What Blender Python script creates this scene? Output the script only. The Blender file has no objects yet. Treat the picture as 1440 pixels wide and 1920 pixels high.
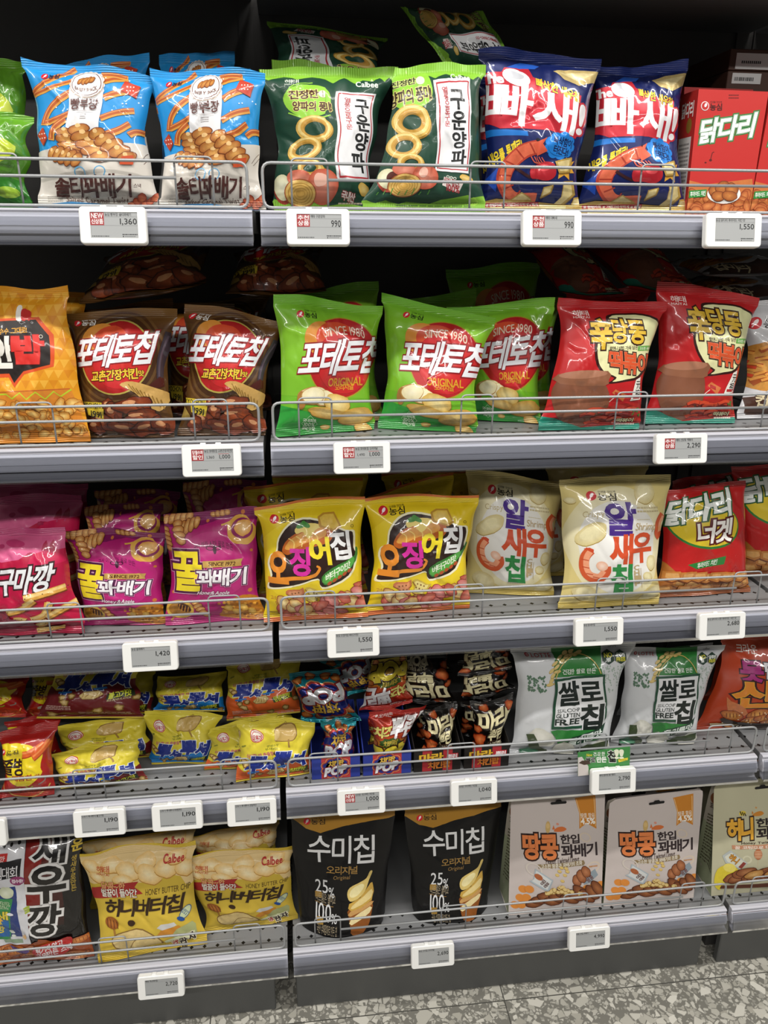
import bpy, bmesh, math, random
import numpy as np
from mathutils import Vector, Matrix, geometry

SC = bpy.context.scene
COL = SC.collection
# ------------------------------------------------------------------ camera
CAM = np.array([0.0352, -1.1553, 1.4870])
YAW, PITCH, ROLL, FPX = 0.1206, -0.3398, 0.0060, 1451.1


def cam_axes():
    cy, sy, cp, sp = math.cos(YAW), math.sin(YAW), math.cos(PITCH), math.sin(PITCH)
    f = np.array([sy * cp, cy * cp, sp]); r = np.array([cy, -sy, 0.0]); u = np.cross(r, f)
    cr, sr = math.cos(ROLL), math.sin(ROLL)
    return cr * r + sr * u, -sr * r + cr * u, f


AX_R, AX_U, AX_F = cam_axes()
cam = bpy.data.objects.new('camera', bpy.data.cameras.new('camera'))
COL.objects.link(cam)
cam.matrix_world = Matrix(((AX_R[0], AX_U[0], -AX_F[0], CAM[0]), (AX_R[1], AX_U[1], -AX_F[1], CAM[1]),
                           (AX_R[2], AX_U[2], -AX_F[2], CAM[2]), (0, 0, 0, 1)))
cam.data.sensor_fit = 'HORIZONTAL'; cam.data.sensor_width = 36.0
cam.data.lens = FPX / 1440 * 36.0; cam.data.clip_start = 0.02
SC.camera = cam
# ------------------------------------------------------------------ world, lamps, exposure
W = bpy.data.worlds.new('world'); SC.world = W; W.use_nodes = True
W.node_tree.nodes['Background'].inputs[0].default_value = (1.0, 0.98, 0.95, 1)
W.node_tree.nodes['Background'].inputs[1].default_value = 0.11


def area(name, loc, sx, sy, power, rot=(0, 0, 0), col=(1, 0.97, 0.93)):
    l = bpy.data.lights.new(name, 'AREA'); l.shape = 'RECTANGLE'; l.size = sx; l.size_y = sy
    l.energy = power; l.color = col
    o = bpy.data.objects.new(name, l); COL.objects.link(o); o.location = loc; o.rotation_euler = rot
    return o


for lx in (-1.0, 1.6):
    area('ceiling_strip_lamp', (lx, -0.72, 2.70), 2.4, 0.07, 41)
    area('ceiling_strip_lamp', (lx, -2.3, 2.70), 2.4, 0.12, 52)
SC.view_settings.view_transform = 'Standard'; SC.view_settings.look = 'None'
SC.view_settings.gamma = 1.0; SC.view_settings.use_curve_mapping = False
SC.view_settings.exposure = -0.18
SC.cycles.max_bounces = 6
SC.cycles.transparent_max_bounces = 16


# ------------------------------------------------------------------ helpers
def lin(h):
    h = h.lstrip('#')
    if len(h) == 3: h = ''.join(c * 2 for c in h)
    out = []
    for i in (0, 2, 4):
        c = int(h[i:i + 2], 16) / 255
        out.append(c / 12.92 if c <= 0.04045 else ((c + 0.055) / 1.055) ** 2.4)
    return tuple(out)


def tag(o, label=None, cat=None, group=None, kind=None):
    if label: o['label'] = label
    if cat: o['category'] = cat
    if group: o['group'] = group
    if kind: o['kind'] = kind
    return o


def link(name, me, mat=None, parent=None, loc=None):
    o = bpy.data.objects.new(name, me); COL.objects.link(o)
    if mat is not None:
        for m in (mat if isinstance(mat, (list, tuple)) else [mat]): me.materials.append(m)
    if loc is not None: o.location = loc
    if parent is not None: o.parent = parent
    return o


def empty(name, loc):
    o = bpy.data.objects.new(name, None); COL.objects.link(o); o.location = loc
    o.empty_display_size = 0.05
    return o


def from_bm(name, bm, mat, parent=None, loc=None, smooth=False):
    me = bpy.data.meshes.new(name); bm.to_mesh(me); bm.free()
    if smooth:
        me.polygons.foreach_set('use_smooth', [True] * len(me.polygons))
    return link(name, me, mat, parent, loc)


def add_box(bm, x0, x1, y0, y1, z0, z1, bev=0.0, seg=2):
    r = bmesh.ops.create_cube(bm, size=1.0)
    bmesh.ops.scale(bm, vec=(x1 - x0, y1 - y0, z1 - z0), verts=r['verts'])
    bmesh.ops.translate(bm, vec=((x0 + x1) / 2, (y0 + y1) / 2, (z0 + z1) / 2), verts=r['verts'])
    if bev > 0:
        es = list({e for v in r['verts'] for e in v.link_edges})
        bmesh.ops.bevel(bm, geom=es, offset=bev, segments=seg, affect='EDGES', profile=0.5)


def add_tube(bm, pts, r, n=8, closed=False):
    pts = [Vector(p) for p in pts]; rings = []
    m = len(pts)
    for i, p in enumerate(pts):
        a = pts[(i - 1) % m] if (closed or i > 0) else p
        b = pts[(i + 1) % m] if (closed or i < m - 1) else p
        t = (b - a).normalized()
        ref = Vector((0, 1, 0)) if abs(t.y) < 0.9 else Vector((1, 0, 0))
        s = t.cross(ref).normalized(); q = s.cross(t).normalized()
        rings.append([bm.verts.new(p + (s * math.cos(k * 2 * math.pi / n) + q * math.sin(k * 2 * math.pi / n)) * r) for k in range(n)])
    for i in range(m if closed else m - 1):
        A, B = rings[i], rings[(i + 1) % m]
        for k in range(n):
            bm.faces.new((A[k], A[(k + 1) % n], B[(k + 1) % n], B[k]))
    if not closed:
        bm.faces.new(rings[0][::-1]); bm.faces.new(rings[-1])


def corner(p, a, b, r, k=4):
    """rounded corner at p coming from a going to b"""
    p, a, b = Vector(p), Vector(a), Vector(b)
    s = p + (a - p).normalized() * r; e = p + (b - p).normalized() * r
    return [(s * (1 - t) ** 2 + p * 2 * t * (1 - t) + e * t * t) for t in [i / k for i in range(k + 1)]]


def extrude_profile(bm, prof, x0, x1):
    A = [bm.verts.new((x0, y, z)) for y, z in prof]; B = [bm.verts.new((x1, y, z)) for y, z in prof]
    n = len(prof)
    for i in range(n):
        j = (i + 1) % n
        bm.faces.new((A[i], B[i], B[j], A[j]))
    bm.faces.new(A); bm.faces.new(B[::-1])


# ------------------------------------------------------------------ materials
def newmat(name):
    m = bpy.data.materials.new(name); m.use_nodes = True
    nt = m.node_tree; b = nt.nodes['Principled BSDF']
    return m, nt, b


def plain(name, col, rough=0.5, metal=0.0, noise=0.0, nscale=40.0, bump=0.0, spec=0.5):
    m, nt, b = newmat(name)
    c = lin(col) + (1,)
    b.inputs['Base Color'].default_value = c
    b.inputs['Roughness'].default_value = rough; b.inputs['Metallic'].default_value = metal
    b.inputs['Specular IOR Level'].default_value = spec
    if noise or bump:
        tc = nt.nodes.new('ShaderNodeTexCoord'); nz = nt.nodes.new('ShaderNodeTexNoise')
        nz.inputs['Scale'].default_value = nscale; nz.inputs['Detail'].default_value = 4
        nt.links.new(tc.outputs['Object'], nz.inputs['Vector'])
        if noise:
            mp = nt.nodes.new('ShaderNodeMapRange'); mp.inputs['To Min'].default_value = 1 - noise; mp.inputs['To Max'].default_value = 1 + noise
            nt.links.new(nz.outputs['Fac'], mp.inputs['Value'])
            mx = nt.nodes.new('ShaderNodeMix'); mx.data_type = 'RGBA'; mx.blend_type = 'MULTIPLY'
            mx.inputs['Factor'].default_value = 1.0; mx.inputs[6].default_value = c
            nt.links.new(mp.outputs['Result'], mx.inputs[7]); nt.links.new(mx.outputs[2], b.inputs['Base Color'])
        if bump:
            bp = nt.nodes.new('ShaderNodeBump'); bp.inputs['Strength'].default_value = bump; bp.inputs['Distance'].default_value = 0.002
            nt.links.new(nz.outputs['Fac'], bp.inputs['Height']); nt.links.new(bp.outputs['Normal'], b.inputs['Normal'])
    return m


_films = {}


def film(rough=0.25, metal=0.0, coat=0.3, crimp=None, bump=0.25, spec=0.4):
    key = (rough, metal, coat, crimp, bump, spec)
    if key in _films: return _films[key]
    m, nt, b = newmat('printed_film')
    N, L = nt.nodes.new, nt.links.new
    at = N('ShaderNodeAttribute'); at.attribute_name = 'Col'
    tc = N('ShaderNodeTexCoord')
    nz = N('ShaderNodeTexNoise'); nz.inputs['Scale'].default_value = 170; nz.inputs['Detail'].default_value = 5
    nz.inputs['Roughness'].default_value = 0.65
    L(tc.outputs['Object'], nz.inputs['Vector'])
    sub = N('ShaderNodeMath'); sub.operation = 'SUBTRACT'; sub.inputs[1].default_value = 0.5; L(nz.outputs['Fac'], sub.inputs[0])
    mul = N('ShaderNodeMath'); mul.operation = 'MULTIPLY_ADD'; mul.inputs[2].default_value = 1.0
    L(sub.outputs[0], mul.inputs[0]); L(at.outputs['Alpha'], mul.inputs[1])
    vm = N('ShaderNodeVectorMath'); vm.operation = 'SCALE'
    L(at.outputs['Color'], vm.inputs[0]); L(mul.outputs[0], vm.inputs['Scale'])
    L(vm.outputs[0], b.inputs['Base Color'])
    b.inputs['Roughness'].default_value = rough + .16; b.inputs['Metallic'].default_value = metal
    b.inputs['Coat Weight'].default_value = coat; b.inputs['Coat Roughness'].default_value = rough * .3
    b.inputs['Specular IOR Level'].default_value = spec
    bp = N('ShaderNodeBump'); bp.inputs['Strength'].default_value = bump; bp.inputs['Distance'].default_value = 0.004
    n2 = N('ShaderNodeTexNoise'); n2.inputs['Scale'].default_value = 42; n2.inputs['Detail'].default_value = 2
    L(tc.outputs['Object'], n2.inputs['Vector'])
    if crimp:
        wv = N('ShaderNodeTexWave'); wv.wave_type = 'BANDS'; wv.bands_direction = 'X' if crimp == 'v' else 'Z'
        wv.inputs['Scale'].default_value = 90 if crimp == 'v' else 110; wv.inputs['Distortion'].default_value = 0.3
        L(tc.outputs['Object'], wv.inputs['Vector'])
        bp.inputs['Distance'].default_value = 0.0012; bp.inputs['Strength'].default_value = 0.6
        L(wv.outputs['Fac'], bp.inputs['Height'])
    else:
        L(n2.outputs['Fac'], bp.inputs['Height'])
    L(bp.outputs['Normal'], b.inputs['Normal'])
    if crimp: L(bp.outputs['Normal'], b.inputs['Coat Normal'])
    _films[key] = m
    return m


# ------------------------------------------------------------------ printed artwork (vector shapes cut to the film grid)
_glyphs = {}


def glyph(ch):
    if ch in _glyphs: return _glyphs[ch]
    cu = bpy.data.curves.new('g', 'FONT'); cu.body = ch; cu.resolution_u = 3
    o = bpy.data.objects.new('g', cu); COL.objects.link(o)
    dg = bpy.context.evaluated_depsgraph_get(); me = o.evaluated_get(dg).to_mesh()
    bm = bmesh.new(); bm.from_mesh(me); bmesh.ops.remove_doubles(bm, verts=bm.verts, dist=1e-4)
    o.evaluated_get(dg).to_mesh_clear()
    V = np.array([(v.co.x, v.co.y) for v in bm.verts]) if len(bm.verts) else np.zeros((0, 2))
    bm.verts.index_update()
    tris = []; bedges = []
    for f in bm.faces:
        ids = [v.index for v in f.verts]
        ar = sum(V[ids[i]][0] * V[ids[(i + 1) % len(ids)]][1] - V[ids[(i + 1) % len(ids)]][0] * V[ids[i]][1] for i in range(len(ids)))
        if ar < 0: ids = ids[::-1]
        for k in range(1, len(ids) - 1): tris.append((ids[0], ids[k], ids[k + 1]))
    cnt = {}
    for t in tris:
        for k in range(3):
            a, b = t[k], t[(k + 1) % 3]; cnt[(a, b)] = cnt.get((a, b), 0) + 1
    bedges = [e for e in cnt if (e[1], e[0]) not in cnt]
    nrm = np.zeros_like(V)
    cn = np.zeros(len(V))
    en = {}
    for a, b in bedges:
        d = V[b] - V[a]; l = np.hypot(*d)
        if l < 1e-9: continue
        n = np.array([d[1], -d[0]]) / l
        nrm[a] += n; nrm[b] += n; cn[a] += 1; cn[b] += 1
    for i in range(len(V)):
        l = np.hypot(*nrm[i])
        if l > 1e-6:
            n = nrm[i] / l; c = l / max(cn[i], 1)
            nrm[i] = n * min(1 / max(c, 0.4), 1.9)
    bm.free(); bpy.data.objects.remove(o); bpy.data.curves.remove(cu)
    g = (V, tris, bedges, nrm)
    _glyphs[ch] = g
    return g


def catmull(pts, k=4, closed=True):
    P = [np.array(p, float) for p in pts]; n = len(P); out = []
    for i in range(n if closed else n - 1):
        p0 = P[(i - 1) % n] if (closed or i > 0) else P[i]
        p1 = P[i]; p2 = P[(i + 1) % n]
        p3 = P[(i + 2) % n] if (closed or i < n - 2) else p2
        for j in range(k):
            t = j / k
            out.append(0.5 * ((2 * p1) + (p2 - p0) * t + (2 * p0 - 5 * p1 + 4 * p2 - p3) * t * t + (3 * p1 - p0 - 3 * p2 + p3) * t ** 3))
    if not closed: out.append(P[-1])
    return [tuple(p) for p in out]


DZ = 0.00008


class Art:
    """Flat printed artwork: shapes drawn in the pixel frame of a study crop, mapped to the unit square of the pack front."""

    def __init__(s, quad, base, nu=28, nv=36, seal=2, back=None):
        s.q = quad; s.nu, s.nv, s.seal = nu, nv, seal
        s.V, s.F, s.C, s.boxes = [], [], [], []
        src = np.array(quad, float); dst = np.array([(0, 0), (1, 0), (1, 1), (0, 1)], float)
        A = []; B = []
        for (x, y), (u, v) in zip(src, dst):
            A.append([x, y, 1, 0, 0, 0, -u * x, -u * y]); B.append(u)
            A.append([0, 0, 0, x, y, 1, -v * x, -v * y]); B.append(v)
        h = np.linalg.solve(np.array(A), np.array(B)); s.H = np.append(h, 1).reshape(3, 3)
        s.base = base; s.back = back or base
        s.W = (math.dist(quad[0], quad[1]) + math.dist(quad[3], quad[2])) / 2
        s.Hh = (math.dist(quad[0], quad[3]) + math.dist(quad[1], quad[2])) / 2
        s.rng = random.Random(7)
        s._add(np.array([(0, 0), (1, 0), (1, 1), (0, 1)], float), [(0, 2, 1), (0, 3, 2)], s._c(base), uv=True)

    def _c(s, c, m=None):
        if isinstance(c, str):
            mm = 0.0
            if '*' in c: c, k = c.split('*'); mm = float(k)
            return lin(c) + (mm if m is None else m,)
        return c

    def _uv(s, P):
        P = np.asarray(P, float).reshape(-1, 2)
        q = np.c_[P, np.ones(len(P))] @ s.H.T
        return q[:, :2] / q[:, 2:3]

    def _add(s, P, tris, col, uv=False, layer=None):
        U = P if uv else s._uv(P)
        lo = U.min(0); hi = U.max(0)
        if hi[0] < 0 or hi[1] < 0 or lo[0] > 1 or lo[1] > 1: return 0
        if layer is None:
            layer = 0
            for b, l in s.boxes:
                if l >= layer and b[0] < hi[0] and b[2] > lo[0] and b[1] < hi[1] and b[3] > lo[1]: layer = l + 1
        s.boxes.append(((lo[0], lo[1], hi[0], hi[1]), layer))
        o = len(s.V)
        cols = col if isinstance(col, list) else [col] * len(U)
        for p, c in zip(U, cols):
            s.V.append((p[0], p[1], float(layer))); s.C.append(c)
        for a, b, c in tris:
            pa, pb, pc = U[a], U[b], U[c]
            ar = (pb[0] - pa[0]) * (pc[1] - pa[1]) - (pc[0] - pa[0]) * (pb[1] - pa[1])
            if abs(ar) < 1e-10: continue
            s.F.append((o + a, o + b, o + c) if ar < 0 else (o + a, o + c, o + b))
        return layer

    # ---- shapes
    def poly(s, pts, col, smooth=0, layer=None):
        if smooth: pts = catmull(pts, smooth)
        tr = geometry.tessellate_polygon([[Vector((x, y, 0)) for x, y in pts]])
        return s._add(np.array(pts, float), [tuple(t) for t in tr], s._c(col), layer=layer)

    def rect(s, x0, y0, x1, y1, col, tilt=0):
        return s.poly([(x0, y0), (x1, y0 + tilt), (x1, y1 + tilt), (x0, y1)], col)

    def grad(s, pts4, ctop, cbot):
        P = np.array(pts4, float)
        s._add(P, [(0, 1, 2), (0, 2, 3)], [s._c(ctop), s._c(ctop), s._c(cbot), s._c(cbot)])

    def ell(s, cx, cy, rx, ry, col, rot=0, n=26, col2=None, amp=0.0, seed=0, layer=None):
        """ellipse; col2 = centre colour of a radial blend; amp = irregular edge"""
        R = random.Random(seed * 13 + 5); ph = [R.uniform(0, 6.3) for _ in range(4)]
        c, q = math.cos(math.radians(rot)), math.sin(math.radians(rot))
        pts = [(cx, cy)]
        for i in range(n):
            a = i * 2 * math.pi / n
            k = 1 + amp * (0.5 * math.sin(2 * a + ph[0]) + 0.4 * math.sin(3 * a + ph[1]) + 0.4 * math.sin(5 * a + ph[2]) + 0.25 * math.sin(8 * a + ph[3]))
            x, y = math.cos(a) * rx * k, math.sin(a) * ry * k
            pts.append((cx + c * x - q * y, cy + q * x + c * y))
        tr = [(0, 1 + i, 1 + (i + 1) % n) for i in range(n)]
        cols = [s._c(col2 or col)] + [s._c(col)] * n
        return s._add(np.array(pts), tr, cols, layer=layer)

    def ring(s, cx, cy, rx, ry, w, col, rot=0, n=32, col2=None):
        c, q = math.cos(math.radians(rot)), math.sin(math.radians(rot)); pts = []
        for k in (1.0, 1 - w):
            for i in range(n):
                a = i * 2 * math.pi / n; x, y = math.cos(a) * rx * k, math.sin(a) * ry * k
                pts.append((cx + c * x - q * y, cy + q * x + c * y))
        tr = []
        for i in range(n):
            j = (i + 1) % n; tr += [(i, j, n + j), (i, n + j, n + i)]
        cols = [s._c(col)] * n + [s._c(col2 or col)] * n
        s._add(np.array(pts), tr, cols)

    def stroke(s, pts, w, col, smooth=4, w2=None, closed=False):
        P = [np.array(p, float) for p in (catmull(pts, smooth, closed) if smooth else pts)]
        n = len(P); V = []
        for i in range(n):
            a = P[i - 1] if (i > 0 or closed) else P[i]; b = P[(i + 1) % n] if (i < n - 1 or closed) else P[i]
            d = b - a; l = np.hypot(*d) or 1; nn = np.array([-d[1], d[0]]) / l
            ww = w if w2 is None else w + (w2 - w) * i / max(n - 1, 1)
            V += [P[i] + nn * ww / 2, P[i] - nn * ww / 2]
        tr = []
        for i in range(n if closed else n - 1):
            j = (i + 1) % n
            tr += [(2 * i, 2 * i + 1, 2 * j + 1), (2 * i, 2 * j + 1, 2 * j)]
        s._add(np.array(V), tr, s._c(col))

    def text(s, st, x0, y0, x1, y1, col, b=0.02, out=(), tilt=0, shear=0, arc=0, gap=0.07, rot=0, cols=None):
        """a line of lettering fitted into the box; out = [(width in em, colour), ...] from the widest outline inwards"""
        pen = 0.0; G = []
        for ch in st:
            if ch == ' ': pen += 0.32; continue
            g = glyph(ch)
            if not len(g[0]): continue
            x_min, x_max = g[0][:, 0].min(), g[0][:, 0].max()
            if ch.isascii() and ch.isalnum(): pen += .03
            if ch == ',': pen += .05
            G.append((g, pen - x_min)); pen += x_max - x_min + gap + (.05 if ch == ',' else 0)
        if not G: return
        tw = pen - gap
        ymin = min(g[0][:, 1].min() for g, _ in G); ymax = max(g[0][:, 1].max() for g, _ in G)
        if ymax - ymin < 0.25: ymin, ymax = ymin - 0.3, ymax + 0.3

        def mp(x, y):
            gx = x / tw; gy = (y - ymin) / (ymax - ymin)
            X = x0 + (x1 - x0) * gx + shear * (gy - 0.5)
            Y = y1 - (y1 - y0) * gy + tilt * (gx - 0.5) + arc * 4 * (gx - 0.5) ** 2
            if rot:
                cx, cy = (x0 + x1) / 2, (y0 + y1) / 2; c, q = math.cos(math.radians(rot)), math.sin(math.radians(rot))
                dx, dy = X - cx, Y - cy; X, Y = cx + c * dx - q * dy, cy + q * dx + c * dy
            return np.stack([X, Y], -1)

        b *= .62
        for w, cc in out: s._strokes(G, mp, w * .62, s._c(cc), None)
        if cols is None:
            s._strokes(G, mp, b, s._c(col), True)
        else:
            for i, g in enumerate(G): s._strokes([g], mp, b, s._c(cols[i % len(cols)]), True)

    def _strokes(s, G, mp, w, col, fill):
        P = []; T = []; o = 0
        for (V, tris, be, nrm), dx in G:
            A = V + np.array([dx, 0]); B = A + nrm * w
            P.append(mp(A[:, 0], A[:, 1])); P.append(mp(B[:, 0], B[:, 1])); n = len(V)
            T += [(o + a, o + b, o + c) for a, b, c in tris]
            if w > 0:
                for a, b in be: T += [(o + a, o + b, o + n + b), (o + a, o + n + b, o + n + a)]
            o += 2 * n
        s._add(np.concatenate(P), T, col)

    def vtext(s, st, x0, y0, x1, y1, col, b=0.03, out=(), lean=0):
        n = len(st); h = (y1 - y0) / n
        for i, ch in enumerate(st):
            dx = lean * (i / max(n - 1, 1) - 0.5)
            s.text(ch, x0 + dx, y0 + i * h + h * 0.06, x1 + dx, y0 + (i + 1) * h - h * 0.06, col, b, out)

    # ---- finish: cut everything at the grid lines and cell diagonals of the film, so that it bends exactly with it
    def cut(s):
        A = np.concatenate([np.array(s.V), np.array(s.C)], 1)
        T = A[np.array(s.F)]
        nu, nv = s.nu, s.nv
        W3 = np.array([[nu, 0], [0, nv], [nu, -nv]], float)[:3 if nu > 1 else 2]
        D = T[:, :, :2] @ W3.T
        lo, hi = np.floor(D.min(1) + 1e-6), np.ceil(D.max(1) - 1e-6)
        small = (hi - lo <= 1).all(1)
        out = [(t.min(0)[0] >= -1e-9 and t.max(0)[0] <= 1 + 1e-9 and t.min(0)[1] >= -1e-9 and t.max(0)[1] <= 1 + 1e-9) and t.tolist() for t in T[small]]
        out = [o for o in out if o]

        def slices(P, f, n):
            """convex polygon P cut along f = integer; n = keep only 0..n"""
            d = [f(p) for p in P]; lo = math.floor(min(d) + 1e-6); hi = math.ceil(max(d) - 1e-6)
            if n is not None:
                if hi <= 0 or lo >= n: return []
            if hi - lo <= 1: return [P]
            res = []; k = lo + 1
            if n is not None and k < 0: k = 0
            while k < hi:
                L, R, dR = [], [], []
                m = len(P)
                for i in range(m):
                    a, b = P[i], P[(i + 1) % m]; da, db = d[i] - k, d[(i + 1) % m] - k
                    if da <= 0: L.append(a)
                    if da >= 0: R.append(a); dR.append(d[i])
                    if (da < 0 < db) or (db < 0 < da):
                        t = da / (da - db); q = [x + (y - x) * t for x, y in zip(a, b)]
                        L.append(q); R.append(q); dR.append(float(k))
                if len(L) > 2 and (n is None or k > 0): res.append(L)
                P, d = R, dR
                if n is not None and k >= n: P = []; break
                k += 1
            if len(P) > 2: res.append(P)
            return res
        for t in T[~small].tolist():
            for a in slices(t, lambda p: p[0] * nu, nu):
                for b in slices(a, lambda p: p[1] * nv, nv):
                    if nu > 1: out += slices(b, lambda p: p[0] * nu - p[1] * nv, None)
                    else: out.append(b)
        cnt = np.array([len(o) for o in out], np.int32)
        flat = np.array([p for o in out for p in o])
        key = np.round(flat * np.array([1e6, 1e6, 1, 512, 512, 512, 64])).astype(np.int64)
        _, first, inv = np.unique(key, axis=0, return_index=True, return_inverse=True)
        R = flat[first]; s.cV, s.cC = R[:, :3], R[:, 3:]
        s.cL = inv.ravel().astype(np.int32); s.cN = cnt
        s.cS = np.concatenate([[0], np.cumsum(cnt)[:-1]]).astype(np.int32)
        s.cFy = np.add.reduceat(flat[:, 1], s.cS) / cnt
        s.V = s.F = s.C = None
        return s


def build_mesh(name, V, N, C, UV, loops, starts, counts):
    me = bpy.data.meshes.new(name)
    me.vertices.add(len(V)); me.vertices.foreach_set('co', np.ascontiguousarray(V, np.float32).ravel())
    me.loops.add(len(loops)); me.loops.foreach_set('vertex_index', np.ascontiguousarray(loops, np.int32))
    me.polygons.add(len(starts)); me.polygons.foreach_set('loop_start', np.ascontiguousarray(starts, np.int32))
    me.update(calc_edges=True)
    me.polygons.foreach_set('use_smooth', np.ones(len(starts), bool))
    a = me.attributes.new('Col', 'FLOAT_COLOR', 'POINT'); a.data.foreach_set('color', np.ascontiguousarray(C, np.float32).ravel())
    if N is not None:
        a = me.attributes.new('custom_normal', 'FLOAT_VECTOR', 'POINT'); a.data.foreach_set('vector', np.ascontiguousarray(N, np.float32).ravel())
    return me


def subset(V, N, C, L, S, CN, mask):
    ids = np.nonzero(mask)[0]
    cnt = CN[ids]
    idx = np.concatenate([np.arange(S[i], S[i] + CN[i]) for i in ids]) if len(ids) else np.zeros(0, int)
    lo = L[idx]; used, inv = np.unique(lo, return_inverse=True)
    st = np.concatenate([[0], np.cumsum(cnt)[:-1]]) if len(cnt) else np.zeros(0, int)
    return V[used], N[used], C[used], inv, st, cnt


class Surf:
    """a grid of points + normals, looked up linearly in two triangles per cell"""
    def __init__(s, P):
        s.P = P; s.nv, s.nu = P.shape[0] - 1, P.shape[1] - 1
        du = np.gradient(P, axis=1); dv = np.gradient(P, axis=0)
        n = np.cross(dv, du)
        n /= np.linalg.norm(n, axis=2, keepdims=True) + 1e-12
        s.N = n

    def at(s, u, v):
        x = np.clip(u * s.nu, 0, s.nu - 1e-6); y = np.clip(v * s.nv, 0, s.nv - 1e-6)
        i, j = x.astype(int), y.astype(int); fx, fy = (x - i)[:, None], (y - j)[:, None]
        lo = fx >= fy

        def lerp(A):
            a, b, c, d = A[j, i], A[j, i + 1], A[j + 1, i], A[j + 1, i + 1]
            return np.where(lo, a + fx * (b - a) + fy * (d - b), a + fy * (c - a) + fx * (d - c))
        p, n = lerp(s.P), lerp(s.N)
        return p, n / (np.linalg.norm(n, axis=1, keepdims=True) + 1e-12)


def map_art(art, surf, flip=False):
    p, n = surf.at(art.cV[:, 0], art.cV[:, 1])
    return p + n * (art.cV[:, 2:3] * DZ), n


def grid_faces(nu, nv, rev=False):
    I = np.arange(nv)[:, None] * (nu + 1) + np.arange(nu)[None]
    a, b, c, d = I, I + 1, I + nu + 2, I + nu + 1
    q = np.stack([a, b, c, d] if rev else [a, d, c, b], -1).reshape(-1, 4)
    return q


def ray(px, py):
    d = AX_F + AX_R * ((px - 720) / FPX) + AX_U * ((960 - py) / FPX)
    return d


def on_plane(px, py, y0, z0, lean):
    """study pixel -> the leaning plane y = y0 + lean (z - z0)"""
    d = ray(px, py)
    t = (y0 - CAM[1] + lean * (CAM[2] - z0)) / (d[1] - lean * d[2])
    return CAM + d * t


def on_deck(px, py, z):
    d = ray(px, py); return CAM + d * ((z - CAM[2]) / d[2])


def add_back(V, N, C, L, S, CN, surfb, col, vrange=None):
    nv, nu = surfb.nv, surfb.nu
    q = grid_faces(nu, nv, rev=True)
    if vrange is not None:
        rows = np.repeat(np.arange(nv), nu); q = q[(rows >= vrange[0]) & (rows < vrange[1])]
    o = len(V); P = surfb.P.reshape(-1, 3); Nn = -surfb.N.reshape(-1, 3)
    used, inv = np.unique(q.ravel(), return_inverse=True)
    V = np.concatenate([V, P[used]]); N = np.concatenate([N, Nn[used]])
    C = np.concatenate([C, np.tile(np.array(col)[None], (len(used), 1))])
    S = np.concatenate([S, len(L) + 4 * np.arange(len(q))]); L = np.concatenate([L, inv + o]); CN = np.concatenate([CN, np.full(len(q), 4)])
    return V, N, C, L, S, CN


# ------------------------------------------------------------------ the aisle: floor, walls, gondola
RAILH = 0.0470
DECK = [1.5232, 1.1937, 0.8721, 0.5548, 0.1735]      # deck height of each tier, top to bottom
BAYW = 0.900; GAP = 0.009
BAYS = [(-0.909, -0.009), (0.0, 0.9), (0.909, 1.809)]
DEPTH = 0.40
SHELF_D = 0.396


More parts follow.
